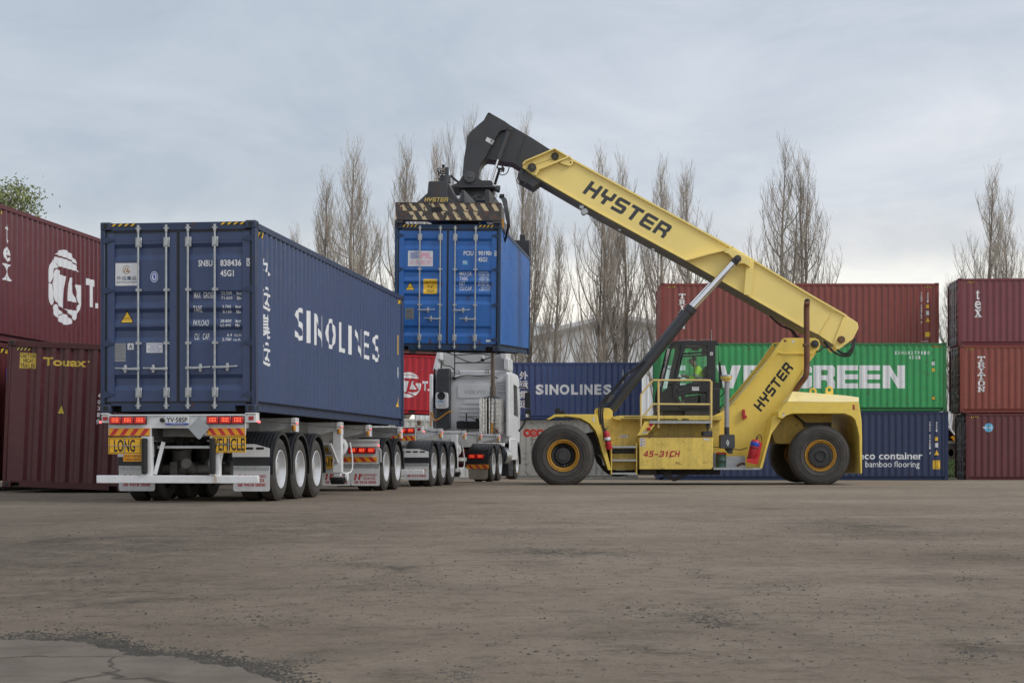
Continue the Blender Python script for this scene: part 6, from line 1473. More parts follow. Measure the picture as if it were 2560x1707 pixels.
# --- tower : two side plates and web
tw_px = [(1782, 1040), (1805, 1029), (1825, 1016), (1847, 990), (1870, 963), (1917, 904), (1928.6, 888), (1942, 868), (1954, 851), (1957, 847), (1962, 845), (2038, 845), (2047, 850), (2051, 860), (2048, 871), (2040.8, 883), (2012.8, 919), (1979.6, 977.5), (1955, 1012), (1936, 1038), (1929, 1083), (1905, 1170), (1782, 1170)]
b = MB(); b.prism(PP(tw_px, 44.62), 44.62, 44.74, holes=[PP(circle(1962.5, 852.5, 3.6, 16), 44.62)]); twr = rb(b, 'mast', hy, bevel=.012)
cx_ = [(X_(a, 44.62), Z_(c, 44.62)) for a, c in tw_px]
b = MB(); b.prism(cx_, 46.28, 46.40, holes=[[(X_(p[0], 44.62), Z_(p[1], 44.62)) for p in circle(1962.5, 852.5, 3.6, 16)]]); b.build('far_plate', hy, twr, RO, bevel=.012)
b = MB(); b.prism([(x, z) for x, z in PP([(1800, 1040), (1850, 995), (1900, 935), (1935, 895), (1990, 895), (1955, 965), (1915, 1040), (1900, 1150), (1800, 1150)], 44.75)], 44.75, 46.27); b.build('web', hyd, twr, RO)
b = MB()
for (a, c) in (((2013.5, 921), (1981, 977)), ((1981, 977), (1937, 1039)), ((1957, 884), (2032, 883)), ((1957, 884), (1944, 880)), ((1944, 880), (1872, 972)), ((1872, 972), (1838, 1008))):
    b.bar(P3(*a, 44.60), P3(*c, 44.60), .03, .05, up=(0, 1, 0))
b.build('plate_edge', hy, twr, RO)
b = MB(); b.lathe([(0, -.09), (.085, -.09), (.10, -.07), (.10, 0), (0, 0)], P3(2036.5, 860, 44.62), 'y', 24); b.lathe([(.05, -.10), (.03, -.11), (0, -.11)], P3(2036.5, 860, 44.62), 'y', 6); b.build('pin', steeldark, twr, RO)
P0, U, V = (1902.5, 1029.7), (81.5, -109), (-19.5, -17.5)
g = word_geo('HYSTER', .92, .16, .0); decal(twr, [(([(X_(P0[0]+U[0]*p[0]+V[0]*p[1], 44.62), Z_(P0[1]+U[1]*p[0]+V[1]*p[1], 44.62)) for p in g[0]], g[1]), 0, 0),
   (dbox(rect(0, 0, 1, 1), 1980, 851, 1986.5, 856.5, 44.62), 1, 0)]+[(([(X_(1924+k*3.4+p[0]*2, 44.62), Z_(966-k*4.4+p[1]*-6-p[0]*-1, 44.62)) for p in ((0, 0), (1, 0), (.2, 1), (-.8, 1))], [(0, 1, 2, 3)]), 0, 0) for k in range(3)], 44.62, [lettblk, paperw])
b = MB(); b.prism(PP([(1856, 1023), (1863, 1023), (1863, 1037), (1867, 1038), (1867, 1045), (1857, 1048)], 44.5), 44.5, 44.6); b.build('side_marker', lettred, twr, RO, bevel=.01)
# fluted step between tower and cab, seen over the chassis
b = MB()
for k in range(9): b.bar(P3(1828+k*3.2, 1014-k*3.0, 45.0), P3(1828+k*3.2, 1014-k*3.0, 46.0), .02, .06)
b.build('cable_guard', galv, twr, RO)
# lower cover between tower and rear wheel (front edge of the rear wheel house)
b = MB(); b.prism(PP([(1933.5, 1039), (1954, 1048), (1929, 1084), (1917, 1125), (1906, 1171), (1898.5, 1171), (1915, 1110), (1925, 1075)], 43.8), 43.8, 44.62); rb(b, 'wheel_house_edge', hy, bevel=.01)
# --- boom (telescopic outer section)
bm_px = [(1306.8, 409.3), (1313, 404), (1386, 372.5), (1500, 436.8), (1831, 618.5), (1877.6, 646), (2020, 732.7), (2114.8, 787.5), (2144, 806.6), (2146.7, 819.4), (2132.7, 847.4), (2093, 876.8), (2084, 862.8), (2046, 837), (2005, 818), (1864.8, 737.8), (1716, 653), (1496, 533), (1356, 451.7), (1335.5, 440.3), (1305.7, 419.6)]
Db = 45.0; b = MB(); b.prism(PP(bm_px, Db), Db, 46.0); bo = rb(b, 'boom', hyp, bevel=.015, seg=2)
b = MB()
def strip(pts, D, w_, t=.035, m=None):
    for a, c in zip(pts, pts[1:]): b.bar((X_(a[0], D), D-t/2, Z_(a[1], D)), (X_(c[0], D), D-t/2, Z_(c[1], D)), t, w_, up=(0, 0, 1))
strip([(1430, 400), (1500, 438.5), (1831, 620.5)], Db, .045, .06); strip([(1831, 620), (1877.6, 648), (2020, 735), (2114.8, 789.5)], Db, .045, .06)
strip([(1356, 450), (1496, 531), (1716, 651), (1864.8, 736), (2005, 816)], Db, .035, .03)
strip([(1338, 440), (1347, 425), (1425, 393)], Db, .04, .16); strip([(1307, 412), (1313, 405), (1386, 374), (1430, 400)], Db, .03, .14)
strip([(1717, 652), (1770, 637), (1812, 627), (1831, 619)], Db, .03, .22); strip([(1875, 650), (1868, 738)], Db, .02, .20)
strip([(2060, 764), (2085, 778)], Db, .02, .05); strip([(2084, 778), (2049, 836)], Db, .02, .03); strip([(2112, 790), (2085, 860)], Db, .05, .04)
b.build('boom_rib', hyp, bo, RO)
br_px = [(1808, 629), (1829, 619.5), (1877.6, 647.5), (1875, 669), (1867.5, 662.5), (1860, 658.5), (1851, 659), (1846, 661), (1836, 652), (1829, 643), (1821, 634)]
b = MB(); b.prism(PP(br_px, 44.78), 44.78, 44.98); b.build('cylinder_bracket', hyp, bo, RO, bevel=.01)
b = MB(); b.prism([(x-.0, z-.0) for x, z in PP([(1306, 424), (1336, 444), (1356, 455.5), (1496, 537), (1716, 657), (1864.8, 741.5), (2005, 822), (2046, 841), (2083, 866), (2083, 864), (2046, 838.5), (2005, 819.5), (1864.8, 739.3), (1716, 654.5), (1496, 534.5), (1356, 453), (1336, 441.5)], Db)], Db+.02, 45.98); b.build('underside_shade', mat('boom_underside_shade', (.17, .15, .11), .6, var=.2, dirt=.5), bo, RO)  # thin plate added below the boom, its dark colour stands for underside shade
P0, U, V = (1455.6, 482), (203.4, 114.3), (23.5, -30); g = word_geo('HYSTER', .92, .17, .0)
decal(bo, [(([(X_(P0[0]+U[0]*p[0]+V[0]*p[1], Db), Z_(P0[1]+U[1]*p[0]+V[1]*p[1], Db)) for p in g[0]], g[1]), 0, 0)], Db, [mat('letter_charcoal', (.045, .047, .05), .5)])
for px, py, r in ((1387.4, 392, .098), (1329.8, 419.6, .112)):
    b = MB(); b.lathe([(0, -.06), (r*.35, -.06), (r*.4, -.04), (r*.85, -.035), (r, -.05), (r, 0), (0, 0)], P3(px, py, Db), 'y', 26); 
    for k in range(6): a = pi*k/3; b.lathe([(.016, -.055), (.012, -.065), (0, -.065)], (X_(px, Db)+r*.65*cos(a), Db, Z_(py, Db)+r*.65*sin(a)), 'y', 6)
    b.build('wear_pad', mat('pad_dark', (.085, .08, .065), .5, metal=.3, var=.5, scale=12), bo, RO)
b = MB(); b.lathe([(0, -.10), (.085, -.10), (.095, -.08), (.10, 0), (0, 0)], P3(2103, 849, Db), 'y', 8); b.build('pin', rustm, bo, RO)
b = MB(); b.prism(PP([(1402, 404), (1426, 392.5), (1433, 402), (1433, 409), (1427, 414.5), (1420, 414), (1400, 408)], 44.9), 44.9, 44.97, holes=[PP(circle(1426.5, 406.5, 2.6, 12), 44.9)]); b.build('lifting_lug', hyp, bo, RO)
b = MB(); b.prism(PP([(1294, 434.5), (1303, 422), (1356, 452), (1333, 470), (1330, 466), (1299, 449)], 45.05), 45.05, 45.95); b.build('slide_housing', charw, bo, RO, bevel=.01)
b = MB(); b.smoothtube([P3(1297, 440, 45.0), P3(1292, 450, 44.95), P3(1296, 460, 44.95), P3(1308, 462, 44.95), P3(1315, 457, 45.0)], .012, 6)
b.smoothtube([P3(1307, 436, 44.9), P3(1312, 428, 44.85), P3(1322, 420, 44.85), P3(1330, 417, 44.9)], .010, 6); b.tube([P3(1338, 412, 44.93), P3(1382, 397, 44.93)], .006, 5)
b.smoothtube([P3(2083, 858, 45.1), P3(2098, 878, 45.0), P3(2115, 884, 44.95), P3(2128, 872, 44.95), P3(2134, 850, 45.1)], .03, 8); b.smoothtube([P3(2060, 855, 45.1), P3(2085, 880, 45.0), P3(2112, 890, 44.95), P3(2130, 880, 44.95), P3(2138, 846, 45.1)], .03, 8)
b.smoothtube([P3(1925, 790, 45.3), P3(1950, 812, 45.3), P3(1980, 826, 45.3), P3(1996, 845, 45.3)], .025, 7); b.smoothtube([P3(1930, 795, 45.2), P3(1960, 818, 45.2), P3(1975, 824, 45.3), P3(1990, 845, 45.3)], .020, 7)
b.smoothtube([P3(2040, 880, 44.6), P3(2050, 876, 44.6), P3(2060, 868, 44.9), P3(2080, 872, 45.0)], .022, 6); b.build('hose', black, bo, RO)
b = MB(); b.prism(PP([(1449, 513), (1459, 514), (1459, 522), (1449, 522)], 44.95), 44.95, 45.1); b.prism(PP([(1452, 522), (1466, 520), (1472, 530), (1460, 538), (1454, 534)], 45.0), 45.0, 45.2); b.prism(PP([(1545, 572), (1553, 574), (1552, 578), (1546, 576)], 45.0), 45.0, 45.1); b.prism(PP([(1628, 620), (1637, 623), (1636, 627), (1629, 624)], 45.0), 45.0, 45.1); b.build('work_lamp', galv, bo, RO, bevel=.01)
# --- inner boom and its bent head
hd = [(1378, 376), (1330, 345), (1278, 315), (1262, 303.5), (1224, 282), (1221, 281.5), (1218.4, 284), (1214, 294), (1209, 301), (1190, 317), (1174.8, 331), (1167.5, 343), (1164.5, 370), (1160, 395), (1158.7, 409), (1156.5, 434), (1160, 448), (1174, 458), (1188, 450), (1194, 440), (1199, 425), (1203, 413), (1210, 403), (1218, 398.5), (1246, 402), (1280, 407), (1303, 421), (1356, 452)]
b = MB(); b.prism(PP(hd, 45.12), 45.12, 45.88); ih = rb(b, 'boom_head', char, bevel=.02, seg=2)
sp_px = [(1221, 281.5), (1218.4, 284), (1209, 301), (1190, 317), (1174.8, 331), (1167.5, 343), (1164.5, 370), (1160, 395), (1156.5, 434), (1160, 452), (1174, 460), (1190, 454), (1196, 446), (1196.5, 430), (1202, 409), (1215, 392), (1230, 361), (1248, 331), (1253, 327), (1266, 326), (1278, 316), (1262, 303.5), (1224, 282)]
for D0 in (44.98, 45.92):
    b = MB(); b.prism(PP(sp_px, 44.98) if D0 < 45.5 else [(X_(p[0], 44.98), Z_(p[1], 44.98)) for p in sp_px], D0, D0+.11, holes=[PP(circle(1223.5, 286.2, 1.8, 12), 44.98)]); b.build('head_plate', char, ih, RO, bevel=.01)
b = MB(); b.prism(PP([(1315, 337), (1316, 337.5), (1290, 412), (1289, 411)], 45.11), 45.10, 45.12); b.build('weld_seam', charw, ih, RO)
b = MB(); b.lathe([(0, -.09), (.03, -.09), (.05, -.07), (.10, -.075), (.15, -.06), (.16, -.03), (.16, 0), (0, 0)], P3(1174, 443.5, 44.855), 'y', 32); b.build('pin_cover', mat('pin_cover_grey', (.075, .078, .082), .4, metal=.3, var=.2, rust=.1), ih, RO)
c0, c1 = (1213.2, 344), (1236.2, 362.5)
ang = atan2(c0[1]-c1[1], c1[0]-c0[0]); it = [((PP([(1213.2, 352), (1217.5, 343), (1236.5, 352.5), (1231, 362.5)], 44.98), [(0, 1, 2, 3)]), 0, 0)]
g = text_geo('92', .02); it.append((([(X_(1223.5+p[0]*10.5+p[1]*4, 44.98), Z_(357.5+p[0]*4.6-p[1]*8, 44.98)) for p in g[0]], g[1]), 1, 1)); decal(ih, it, 44.98, [paperw, lettblk], 'fleet_number')
b = MB(); b.tube([P3(1273.5, 321, 44.88), P3(1245.5, 399, 44.88)], .062, 14); b.tube([P3(1274, 319, 44.86), P3(1272, 325, 44.86)], .075, 14); b.tube([P3(1257.5, 365, 44.88), P3(1256, 369, 44.88)], .068, 14); dc = b.build('damping_cylinder', charw, ih, RO)
b = MB(); b.tube([P3(1245.5, 399, 44.88), P3(1229, 449, 44.88)], .032, 12); b.build('rod', chrome, dc, RO)
b = MB(); b.tube([P3(1250, 420, 45.4), P3(1237, 462, 45.4)], .035, 8)
b.smoothtube([P3(1244, 415, 44.9), P3(1247, 432, 44.85), P3(1256, 438, 44.85), P3(1268, 432, 44.85), P3(1275, 412, 45.0)], .013, 6); b.smoothtube([P3(1243, 418, 44.95), P3(1248, 427, 44.9), P3(1253, 430, 44.9), P3(1255, 418, 44.95)], .013, 6)
b.prism(PP([(1255, 412), (1262, 422), (1259, 432), (1252, 424)], 44.9), 44.9, 44.95); b.build('hose', black, ih, RO)
# --- lift cylinders
for D0, nm in ((44.66, 'near'), (46.34, 'far')):
    f = (lambda x, y: (X_(x, 44.66), D0, Z_(y, 44.66))); b = MB(); b.tube([f(1526, 1024), f(1729, 771)], .135, 22); b.tube([f(1722, 780), f(1731, 768)], .152, 22); b.lathe([(0, -.10), (.12, -.10), (.12, .10), (0, .10)], f(1519.8, 1030.4), 'y', 20)
    cyl = rb(b, 'lift_cylinder', char); b = MB(); b.tube([f(1729, 771), f(1839, 652)], .092, 20); b.build('rod', chrome, cyl, RO)
    b = MB(); b.lathe([(0, -.15), (.05, -.15), (.07, -.12), (.095, -.12), (.095, .13), (0, .13)], f(1843, 648), 'y', 20); b.tube([f(1833, 659), f(1840, 651)], .10, 14); b.build('rod_end', steeldark, cyl, RO)
b = MB()
for k in range(3): b.smoothtube([P3(1500+k*4, 1060, 44.2), P3(1497+k*5, 1025, 44.3), P3(1507+k*6, 1000-k*2, 44.4), P3(1535+k*5, 972-k*3, 44.45), P3(1562+k*5, 938-k*3, 44.45), P3(1590, 922-k*2, 44.5), P3(1612, 902, 44.5)], .020+.006*(k == 1), 7, 5)
for k in range(2): b.smoothtube([P3(1504+k*3, 1058, 44.1), P3(1508+k*3, 1075, 43.95), P3(1512, 1085, 43.8)], .02, 7)
rb(b, 'hydraulic_hose', black)
b = MB(); b.prism(PP([(1512, 1002), (1528, 985), (1536, 990), (1522, 1008)], 44.4), 44.4, 44.5); rb(b, 'valve_block', charw, bevel=.01)
b = MB()
for D0 in (44.42, 44.82): b.prism(PP([(1486, 1047), (1486, 1026), (1490, 1020), (1497, 1019.5), (1504, 1019.5), (1522, 1019.5), (1531, 1026), (1532, 1044), (1540, 1050)], D0), D0, D0+.08)
rb(b, 'cylinder_base', hy, bevel=.01)
# --- air intake with black pre-cleaner box
b = MB(); b.tube([P3(1817, 1068, 43.75), P3(1817, 951, 43.75)], .062, 18); ai = rb(b, 'air_intake', mat('pipe_grey', (.34, .34, .35), .4, metal=.3, var=.15, dirt=.3))
b = MB(); b.lathe([(0, 0), (.145, 0), (.15, .01), (.15, .065), (0, .065)], P3(1816, 947, 43.75), 'z', 24); b.lathe([(0, -.06), (.10, -.06), (.10, 0), (0, 0)], P3(1816, 947, 43.75), 'z', 20); b.build('cap_ring', hyd, ai, RO)
b = MB(); b.lathe([(.155, 0), (.15, .03), (.10, .045), (0, .05)], P3(1816, 941, 43.75), 'z', 24); b.build('cap', galv, ai, RO)
b = MB()
for k in range(7): b.lathe([(.064, 0), (.072, .010), (.064, .020)], P3(1817, 1085-k*2.4, 43.75), 'z', 18)
b.tube([P3(1817, 1088, 43.75), P3(1817, 1067, 43.75)], .063, 16); b.prism(rr(X_(1800.5, 43.7), Z_(1120.5, 43.7), X_(1836, 43.7), Z_(1086, 43.7), .04), 43.6, 44.0); b.prism(PP([(1812, 1120), (1833, 1120), (1831, 1134), (1822, 1133)], 43.8), 43.8, 44.0); b.build('cleaner_box', charw, ai, RO, bevel=.008)
b = MB(); b.prism(PP([(1778, 970), (1820, 970), (1820, 973), (1778, 973)], 43.75), 43.75, 43.8); b.build('stay', charw, ai, RO)
decal(ai, [(pg(PP([(1815, 1106), (1819, 1098), (1823.5, 1106), (1820, 1115)], 43.6), [PP([(1817.5, 1106), (1820, 1109.5), (1821.5, 1106), (1819, 1102.5)], 43.6)]), 0, 0)], 43.6, [paperw], 'sticker')
# --- exhaust
b = MB(); De = 44.3; b.smoothtube([P3(1985, 985, 44.6), P3(1998, 962, 44.45), P3(2014, 940, De), P3(2017, 915, De), P3(2017, 870, De), P3(2016.5, 800, De), P3(2016.5, 770, De), P3(2017.5, 758, De-.06), P3(2018, 753, De-.16)], .075, 16, 6); ex = rb(b, 'exhaust_pipe', mat('rusty_pipe', (.17, .075, .045), .7, metal=.2, var=.3, scale=3, dirt=.4, dirtcol=(.06, .04, .03)))
b = MB(); c = Vector(P3(2018, 753, De-.162)); b.lathe([(0, 0), (.068, 0)], c, 'y', 20); b.build('pipe_mouth', black, ex, RO)
b = MB(); b.prism(PP([(2009, 858), (2024.5, 858), (2024.5, 866), (2009, 866)], De-.09), De-.09, De+.09); b.build('clamp', rustm, ex, RO, bevel=.02)
# --- rear counterweight body with wheel arch
Dc = 43.62
cw = [(1945, 1028.6), (1969, 1003.8), (2101, 1004.5), (2147, 1004), (2153.9, 1049), (2155.2, 1090.6), (2155.2, 1183.6), (2150.5, 1183.6), (2148, 1090.6), (2143, 1066), (2137.8, 1049), (2130, 1041), (2112.6, 1033.6), (1979.4, 1033.6), (1968, 1037.8), (1956.4, 1047), (1945, 1043.5)]
b = MB(); b.prism(PP(cw, Dc), Dc, 47.4); cwo = rb(b, 'counterweight', hy, bevel=.012)
# sloping top cover rising inwards
b = MB(); lo = [P3(1969, 1003.8, Dc), P3(2101, 1004.6, Dc), P3(2147, 1004, Dc)]; hi = [P3(1981.7, 978, 44.4), P3(2113.7, 988.4, 44.4), P3(2147, 993, 44.1)]
far = [(p[0], 47.38, p[2]-.005) for p in lo]; fhi = [(p[0], 46.6, p[2]) for p in hi]
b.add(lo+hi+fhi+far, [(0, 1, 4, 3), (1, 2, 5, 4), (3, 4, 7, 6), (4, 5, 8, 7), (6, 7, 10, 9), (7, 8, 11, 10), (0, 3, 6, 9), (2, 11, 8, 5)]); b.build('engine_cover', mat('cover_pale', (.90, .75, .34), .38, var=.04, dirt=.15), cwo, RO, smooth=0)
b = MB(); 
for D0 in (44.9, 45.9):
    x0 = 2049.4 if D0 > 45.5 else 2073.5; s0 = circle(x0, 974.6, 9.6, 20); b.prism(PP([(x0-9.6, 985), (x0-9.6, 974.6)]+[(x0+9.6*cos(pi-pi*k/10), 974.6-9.6*sin(pi-pi*k/10)) for k in range(1, 10)]+[(x0+9.6, 974.6), (x0+9.6, 987), (x0, 990)], 44.9), D0, D0+.05, holes=[PP(circle(x0, 974.6, 4.2, 16), 44.9)])
b.build('lifting_lug', hy, cwo, RO, bevel=.006)
b = MB(); b.prism(PP([(2131.5, 1010.5), (2145.5, 1010.5), (2145.5, 1024), (2131.5, 1024)], Dc-.004), Dc-.004, Dc+.001); q = b.build('lamp_recess', hyd, cwo, RO)
b = MB(); b.prism(PP([(2132.5, 1011.5), (2136.5, 1011.5), (2136.5, 1023.5), (2132.5, 1023.5)], Dc-.010), Dc-.010, Dc-.004); b.build('tail_lamp', refl, q, RO)
decal(cwo, [(dbox(rect(0, 0, 1, 1), 1957, 1032, 1961.5, 1041, Dc), 0, 0), (dbox(rect(0, 0, 1, 1), 1957.3, 1032.3, 1961.2, 1034.5, Dc), 1, 1)], Dc, [paperw, lettred], 'sticker')
b = MB(); b.prism(PP([(1949, 1052), (1930, 1084), (1938, 1106), (1955, 1109), (1990, 1108), (2080, 1108), (2080, 1036), (1975, 1036)], 44.85), 44.85, 46.2); b.build('wheel_house', hyd, cwo, RO)
b = MB(); b.prism(PP([(2010, 1056), (2078, 1056), (2078, 1066), (2010, 1066)], 44.75), 44.75, 44.85); b.tube([P3(1985, 1036, 44.7), P3(2012, 1058, 44.7)], .03, 8); b.build('spring_bracket', steeldark, cwo, RO)
# low tray, steel sheet
b = MB(); b.prism(PP([(1784, 1168.5), (1902, 1168.5), (1902, 1174), (1784, 1174)], 43.6), 43.6, 44.6); rb(b, 'tray', galv, bevel=.004)
b = MB(); b.prism(PP([(1815, 1140), (1862, 1140), (1864, 1168.5), (1815, 1168.5)], 44.2), 44.2, 44.22); b.prism(PP([(1780, 1132), (1815, 1132), (1815, 1168), (1780, 1168)], 44.25), 44.25, 44.3); rb(b, 'side_sheet', alum_sheet)
b = MB(); b.smoothtube([P3(1842, 1165, 43.7), P3(1850, 1160, 43.7), P3(1856, 1158, 43.75), P3(1861, 1160, 43.8)], .03, 8); b.smoothtube([P3(1783, 1117, 43.9), P3(1800, 1118, 43.9), P3(1835, 1122, 44.2), P3(1850, 1124, 44.2), P3(1868, 1119, 44.1)], .012, 6); rb(b, 'cable', mat('cable_brown', (.09, .04, .03), .6))
# --- operator cab
D0, D9 = 44.98, 46.38; cabm = mat('cab_black', (.018, .020, .022), .38, var=.1, dirt=.25, dirtcol=(.05, .047, .04)); trim = mat('cab_trim', (.035, .036, .036), .5, var=.1)
outl = [(1684, 858), (1712, 853.5), (1791, 852), (1796, 860), (1800, 960), (1799.5, 1026), (1648, 1026), (1648, 986.5), (1676, 866)]
h_front = [(1681, 866), (1700, 862), (1697, 880), (1689, 915), (1679, 965), (1654, 981)]
h_up = [(1717, 862.5), (1768.5, 862.5), (1768.5, 878.5), (1710, 881.5)]
h_main = [(1707.5, 886), (1768, 882), (1767.5, 958.5), (1722, 960.5), (1700, 963), (1690, 968)]
h_low = [(1696, 991.5), (1723, 983), (1766, 979.5), (1766, 1012), (1706, 1012)]
h_rear = [(1788.5, 862), (1796, 864), (1797.5, 957), (1789, 955)]
HL = [h_front, h_up, h_main, h_low, h_rear]
def sc_(pts, D=D0): return PP(pts, D)
b = MB(); b.prism(sc_(outl), D0, D0+.05, holes=[sc_(h) for h in HL]); cab = rb(b, 'cab', cabm, bevel=.008)
b = MB(); b.prism(sc_(outl), D9-.05, D9, holes=[sc_(h) for h in (h_front, h_up, [(1707.5, 886), (1782, 882), (1782, 958.5), (1722, 960.5), (1690, 968)], h_low)]); b.build('far_side', cabm, cab, RO)
def slab(p, q, t, m, name, D_a=D0+.05, D_b=D9-.05):
    b = MB(); a, c = sc_([p, q]); b.bar((a[0], (D_a+D_b)/2, a[1]), (c[0], (D_a+D_b)/2, c[1]), D_b-D_a, t, up=(0, 0, 1)) if abs(a[0]-c[0]) > abs(a[1]-c[1]) else b.box(min(a[0], c[0])-t/2, max(a[0], c[0])+t/2, D_a, D_b, min(a[1], c[1]), max(a[1], c[1]))
    return b.build(name, m, cab, RO)
slab((1686, 855.5), (1793, 854.5), .07, cabm, 'roof'); slab((1650, 1018), (1798, 1018), .16, cabm, 'floor'); slab((1797, 958), (1797, 1020), .05, cabm, 'rear_wall')
gcab = glassmat('cab_glass', (.78, .92, .87), .0)
b = MB(); a = sc_([(1678, 866), (1651, 985)]); b.add([(a[0][0], D0+.05, a[0][1]), (a[1][0], D0+.05, a[1][1]), (a[1][0], D9-.05, a[1][1]), (a[0][0], D9-.05, a[0][1])], [(0, 1, 2, 3)]); b.build('windscreen', gcab, cab, RO, smooth=0)
b = MB()
for h in HL: b.poly(sc_(h), (), lambda x, z: (x, D0+.025, z))
b.build('window', gcab, cab, RO, smooth=0)
b = MB(); b.poly(sc_([(1690, 862), (1768, 862), (1782, 882), (1782, 960), (1690, 968), (1654, 981)]), (), lambda x, z: (x, D9-.02, z)); b.build('window', gcab, cab, RO, smooth=0)
b = MB()   # door frame standing proud of the cab side
dfo = [(1704, 860), (1712, 855.5), (1772, 855.5), (1772, 1019), (1702, 1021), (1693, 1004), (1681, 985), (1681, 972), (1696, 905)]
b.prism(sc_(dfo, D0-.03), D0-.03, D0-.002, holes=[sc_(h, D0-.03) for h in (h_up, h_main, h_low)]); dr = b.build('door', cabm, cab, RO, bevel=.006)
b = MB(); b.prism(sc_([(1694, 972), (1708, 971), (1707, 976), (1694, 979)], D0-.05), D0-.06, D0-.03); b.build('door_handle', trim, dr, RO, bevel=.005)
decal(dr, [(dbox(rect(0, 0, 1, 1), 1730, 966.8, 1747.5, 976, D0-.03), 0, 0), (dbox(text_geo('AUTHORISED', .01), 1731.5, 968, 1746, 970, D0-.03), 1, 1), (dbox(text_geo('OPERATORS ONLY', .01), 1731.5, 971, 1746, 972.6, D0-.03), 1, 1)], D0-.03, [paperw, signblue], 'sticker')
decal(cab, [(dbox(rect(0, 0, 1, 1), 1775, 880, 1782, 888, D0), 0, 0), (dbox(rect(0, 0, 1, 1), 1777, 882.5, 1780, 885.5, D0), 1, 1)], D0, [paperw, trim], 'sticker')
b = MB(); b.tube([P3(1732, 884, D0+.3), P3(1738, 960, D0+.3)], .010, 6); b.tube([P3(1672, 872, 45.1), P3(1650, 950, 45.1)], .008, 5); b.smoothtube([P3(1660, 915, 45.2), P3(1672, 922, 45.2), P3(1682, 925, 45.2)], .012, 5); b.build('wiper', black, cab, RO)
b = MB(); b.tube([P3(1779, 853, 45.3), P3(1778.6, 824, 45.3)], [.010, .005], 6); b.tube([P3(1779, 855, 45.3), P3(1779, 851, 45.3)], .022, 8); b.smoothtube([P3(1688, 855, 45.2), P3(1712, 850, 45.2), P3(1728, 849.5, 45.2), P3(1740, 852, 45.2)], .008, 5); b.smoothtube([P3(1750, 849.5, 45.4), P3(1765, 848.5, 45.4), P3(1775, 850, 45.4)], .008, 5); b.build('aerial', galv, cab, RO)
b = MB(); b.lathe([(0, 0), (.085, 0), (.10, .02), (.10, .06), (0, .07)], P3(1690, 868, 45.4), 'x', 20); b.prism(PP([(1729, 870), (1748, 870), (1748, 876), (1729, 876)], 45.9), 45.9, 46.0); b.build('cab_fan', trim, cab, RO)
seatm = mat('seat_black', (.015, .015, .016), .8); b = MB()
b.prism(PP([(1735, 962), (1765, 960), (1766, 970), (1735, 972)], 45.4), 45.4, 45.9); b.prism(PP([(1758, 962), (1763, 915), (1770, 914), (1772, 962)], 45.4), 45.4, 45.9); b.prism(PP([(1716, 990), (1764, 985), (1766, 1014), (1718, 1014)], 45.3), 45.3, 46.0); b.build('seat', seatm, cab, RO, bevel=.03)
b = MB(); b.prism(PP([(1688, 985), (1693, 945), (1699, 941), (1702, 948), (1697, 990)], 45.5), 45.5, 45.75); c = P3(1703, 944, 45.62); b.lathe([(.17, -.012), (.182, 0), (.17, .012), (.158, 0), (.17, -.012)], (0, 0, 0), 'z', 24)
n_ = 24*5
for i in range(len(b.v)-n_, len(b.v)): v = Vector(b.v[i]); v.rotate(Matrix.Rotation(radians(-32), 3, 'Y')); b.v[i] = tuple(v+Vector(c))
b.build('steering_column', trim, cab, RO)
b = MB(); b.prism(PP([(1800, 905), (1801, 905), (1805, 935), (1805, 968), (1800, 972)], 45.2), 45.2, 45.5); b.smoothtube([P3(1800, 992, 45.1), P3(1808, 985, 45.1), P3(1812, 975, 45.1)], .015, 6); b.smoothtube([P3(1800, 1018, 45.1), P3(1806, 1012, 45.1), P3(1812, 1018, 45.1)], .012, 6); b.build('cab_hose', black, cab, RO)
b = MB(); b.prism(PP([(1656, 1026), (1800, 1026), (1800, 1040), (1656, 1040)], 45.1), 45.1, 46.3); b.prism(PP([(1712, 1027), (1796, 1027), (1796, 1040), (1712, 1040)], 44.9), 44.9, 45.1); rb(b, 'cab_mount', steeldark)
b = MB(); b.bar(P3(1636, 1030, 44.8), P3(1633, 1010, 44.8), .05, .05); b.prism(PP([(1632, 1038), (1639, 1018), (1642, 1018), (1640, 1038)], 44.8), 44.8, 44.9); rb(b, 'stop_block', steeldark)

# --- person in the cab -----------------------------------------------------------------------------
def skin_mesh(name, pts, edges, m, parent, org, sub=2, mats=None):
    me = bpy.data.meshes.new(name); me.from_pydata([tuple(Vector(p[0])-Vector(org)) for p in pts], edges, [])
    o = bpy.data.objects.new(name, me); COL.objects.link(o); o.modifiers.new('skin', 'SKIN'); 
    for i, p in enumerate(pts): o.data.skin_vertices[0].data[i].radius = p[1] if isinstance(p[1], tuple) else (p[1], p[1])
    o.data.skin_vertices[0].data[0].use_root = True
    s_ = o.modifiers.new('sub', 'SUBSURF'); s_.levels = sub; s_.render_levels = sub
    dg = bpy.context.evaluated_depsgraph_get(); nm = bpy.data.meshes.new_from_object(o.evaluated_get(dg)); bpy.data.objects.remove(o)
    nm.materials.clear(); nm.materials.append(m)
    for p in nm.polygons: p.use_smooth = True
    r = bpy.data.objects.new(name, nm); COL.objects.link(r); r.parent = parent; ORG[r.name] = Vector((0, 0, 0)); return r
skinm = mat('skin', (.42, .24, .17), .5, var=.05); trous = mat('dark_trousers', (.03, .035, .045), .8); hiviz = mat('hi_vis', (.62, .98, .07), .7, var=.06, emit=None); hairm = mat('hair_dark', (.035, .028, .022), .7)
PS = thing('person', 'person in a lime hi-vis jacket seated at the wheel inside the black cab', 'person', P3(1750, 962, 45.65)); po = tuple(PS.location)
q = lambda x, y, d=0: P3(x, y, 45.65+d)
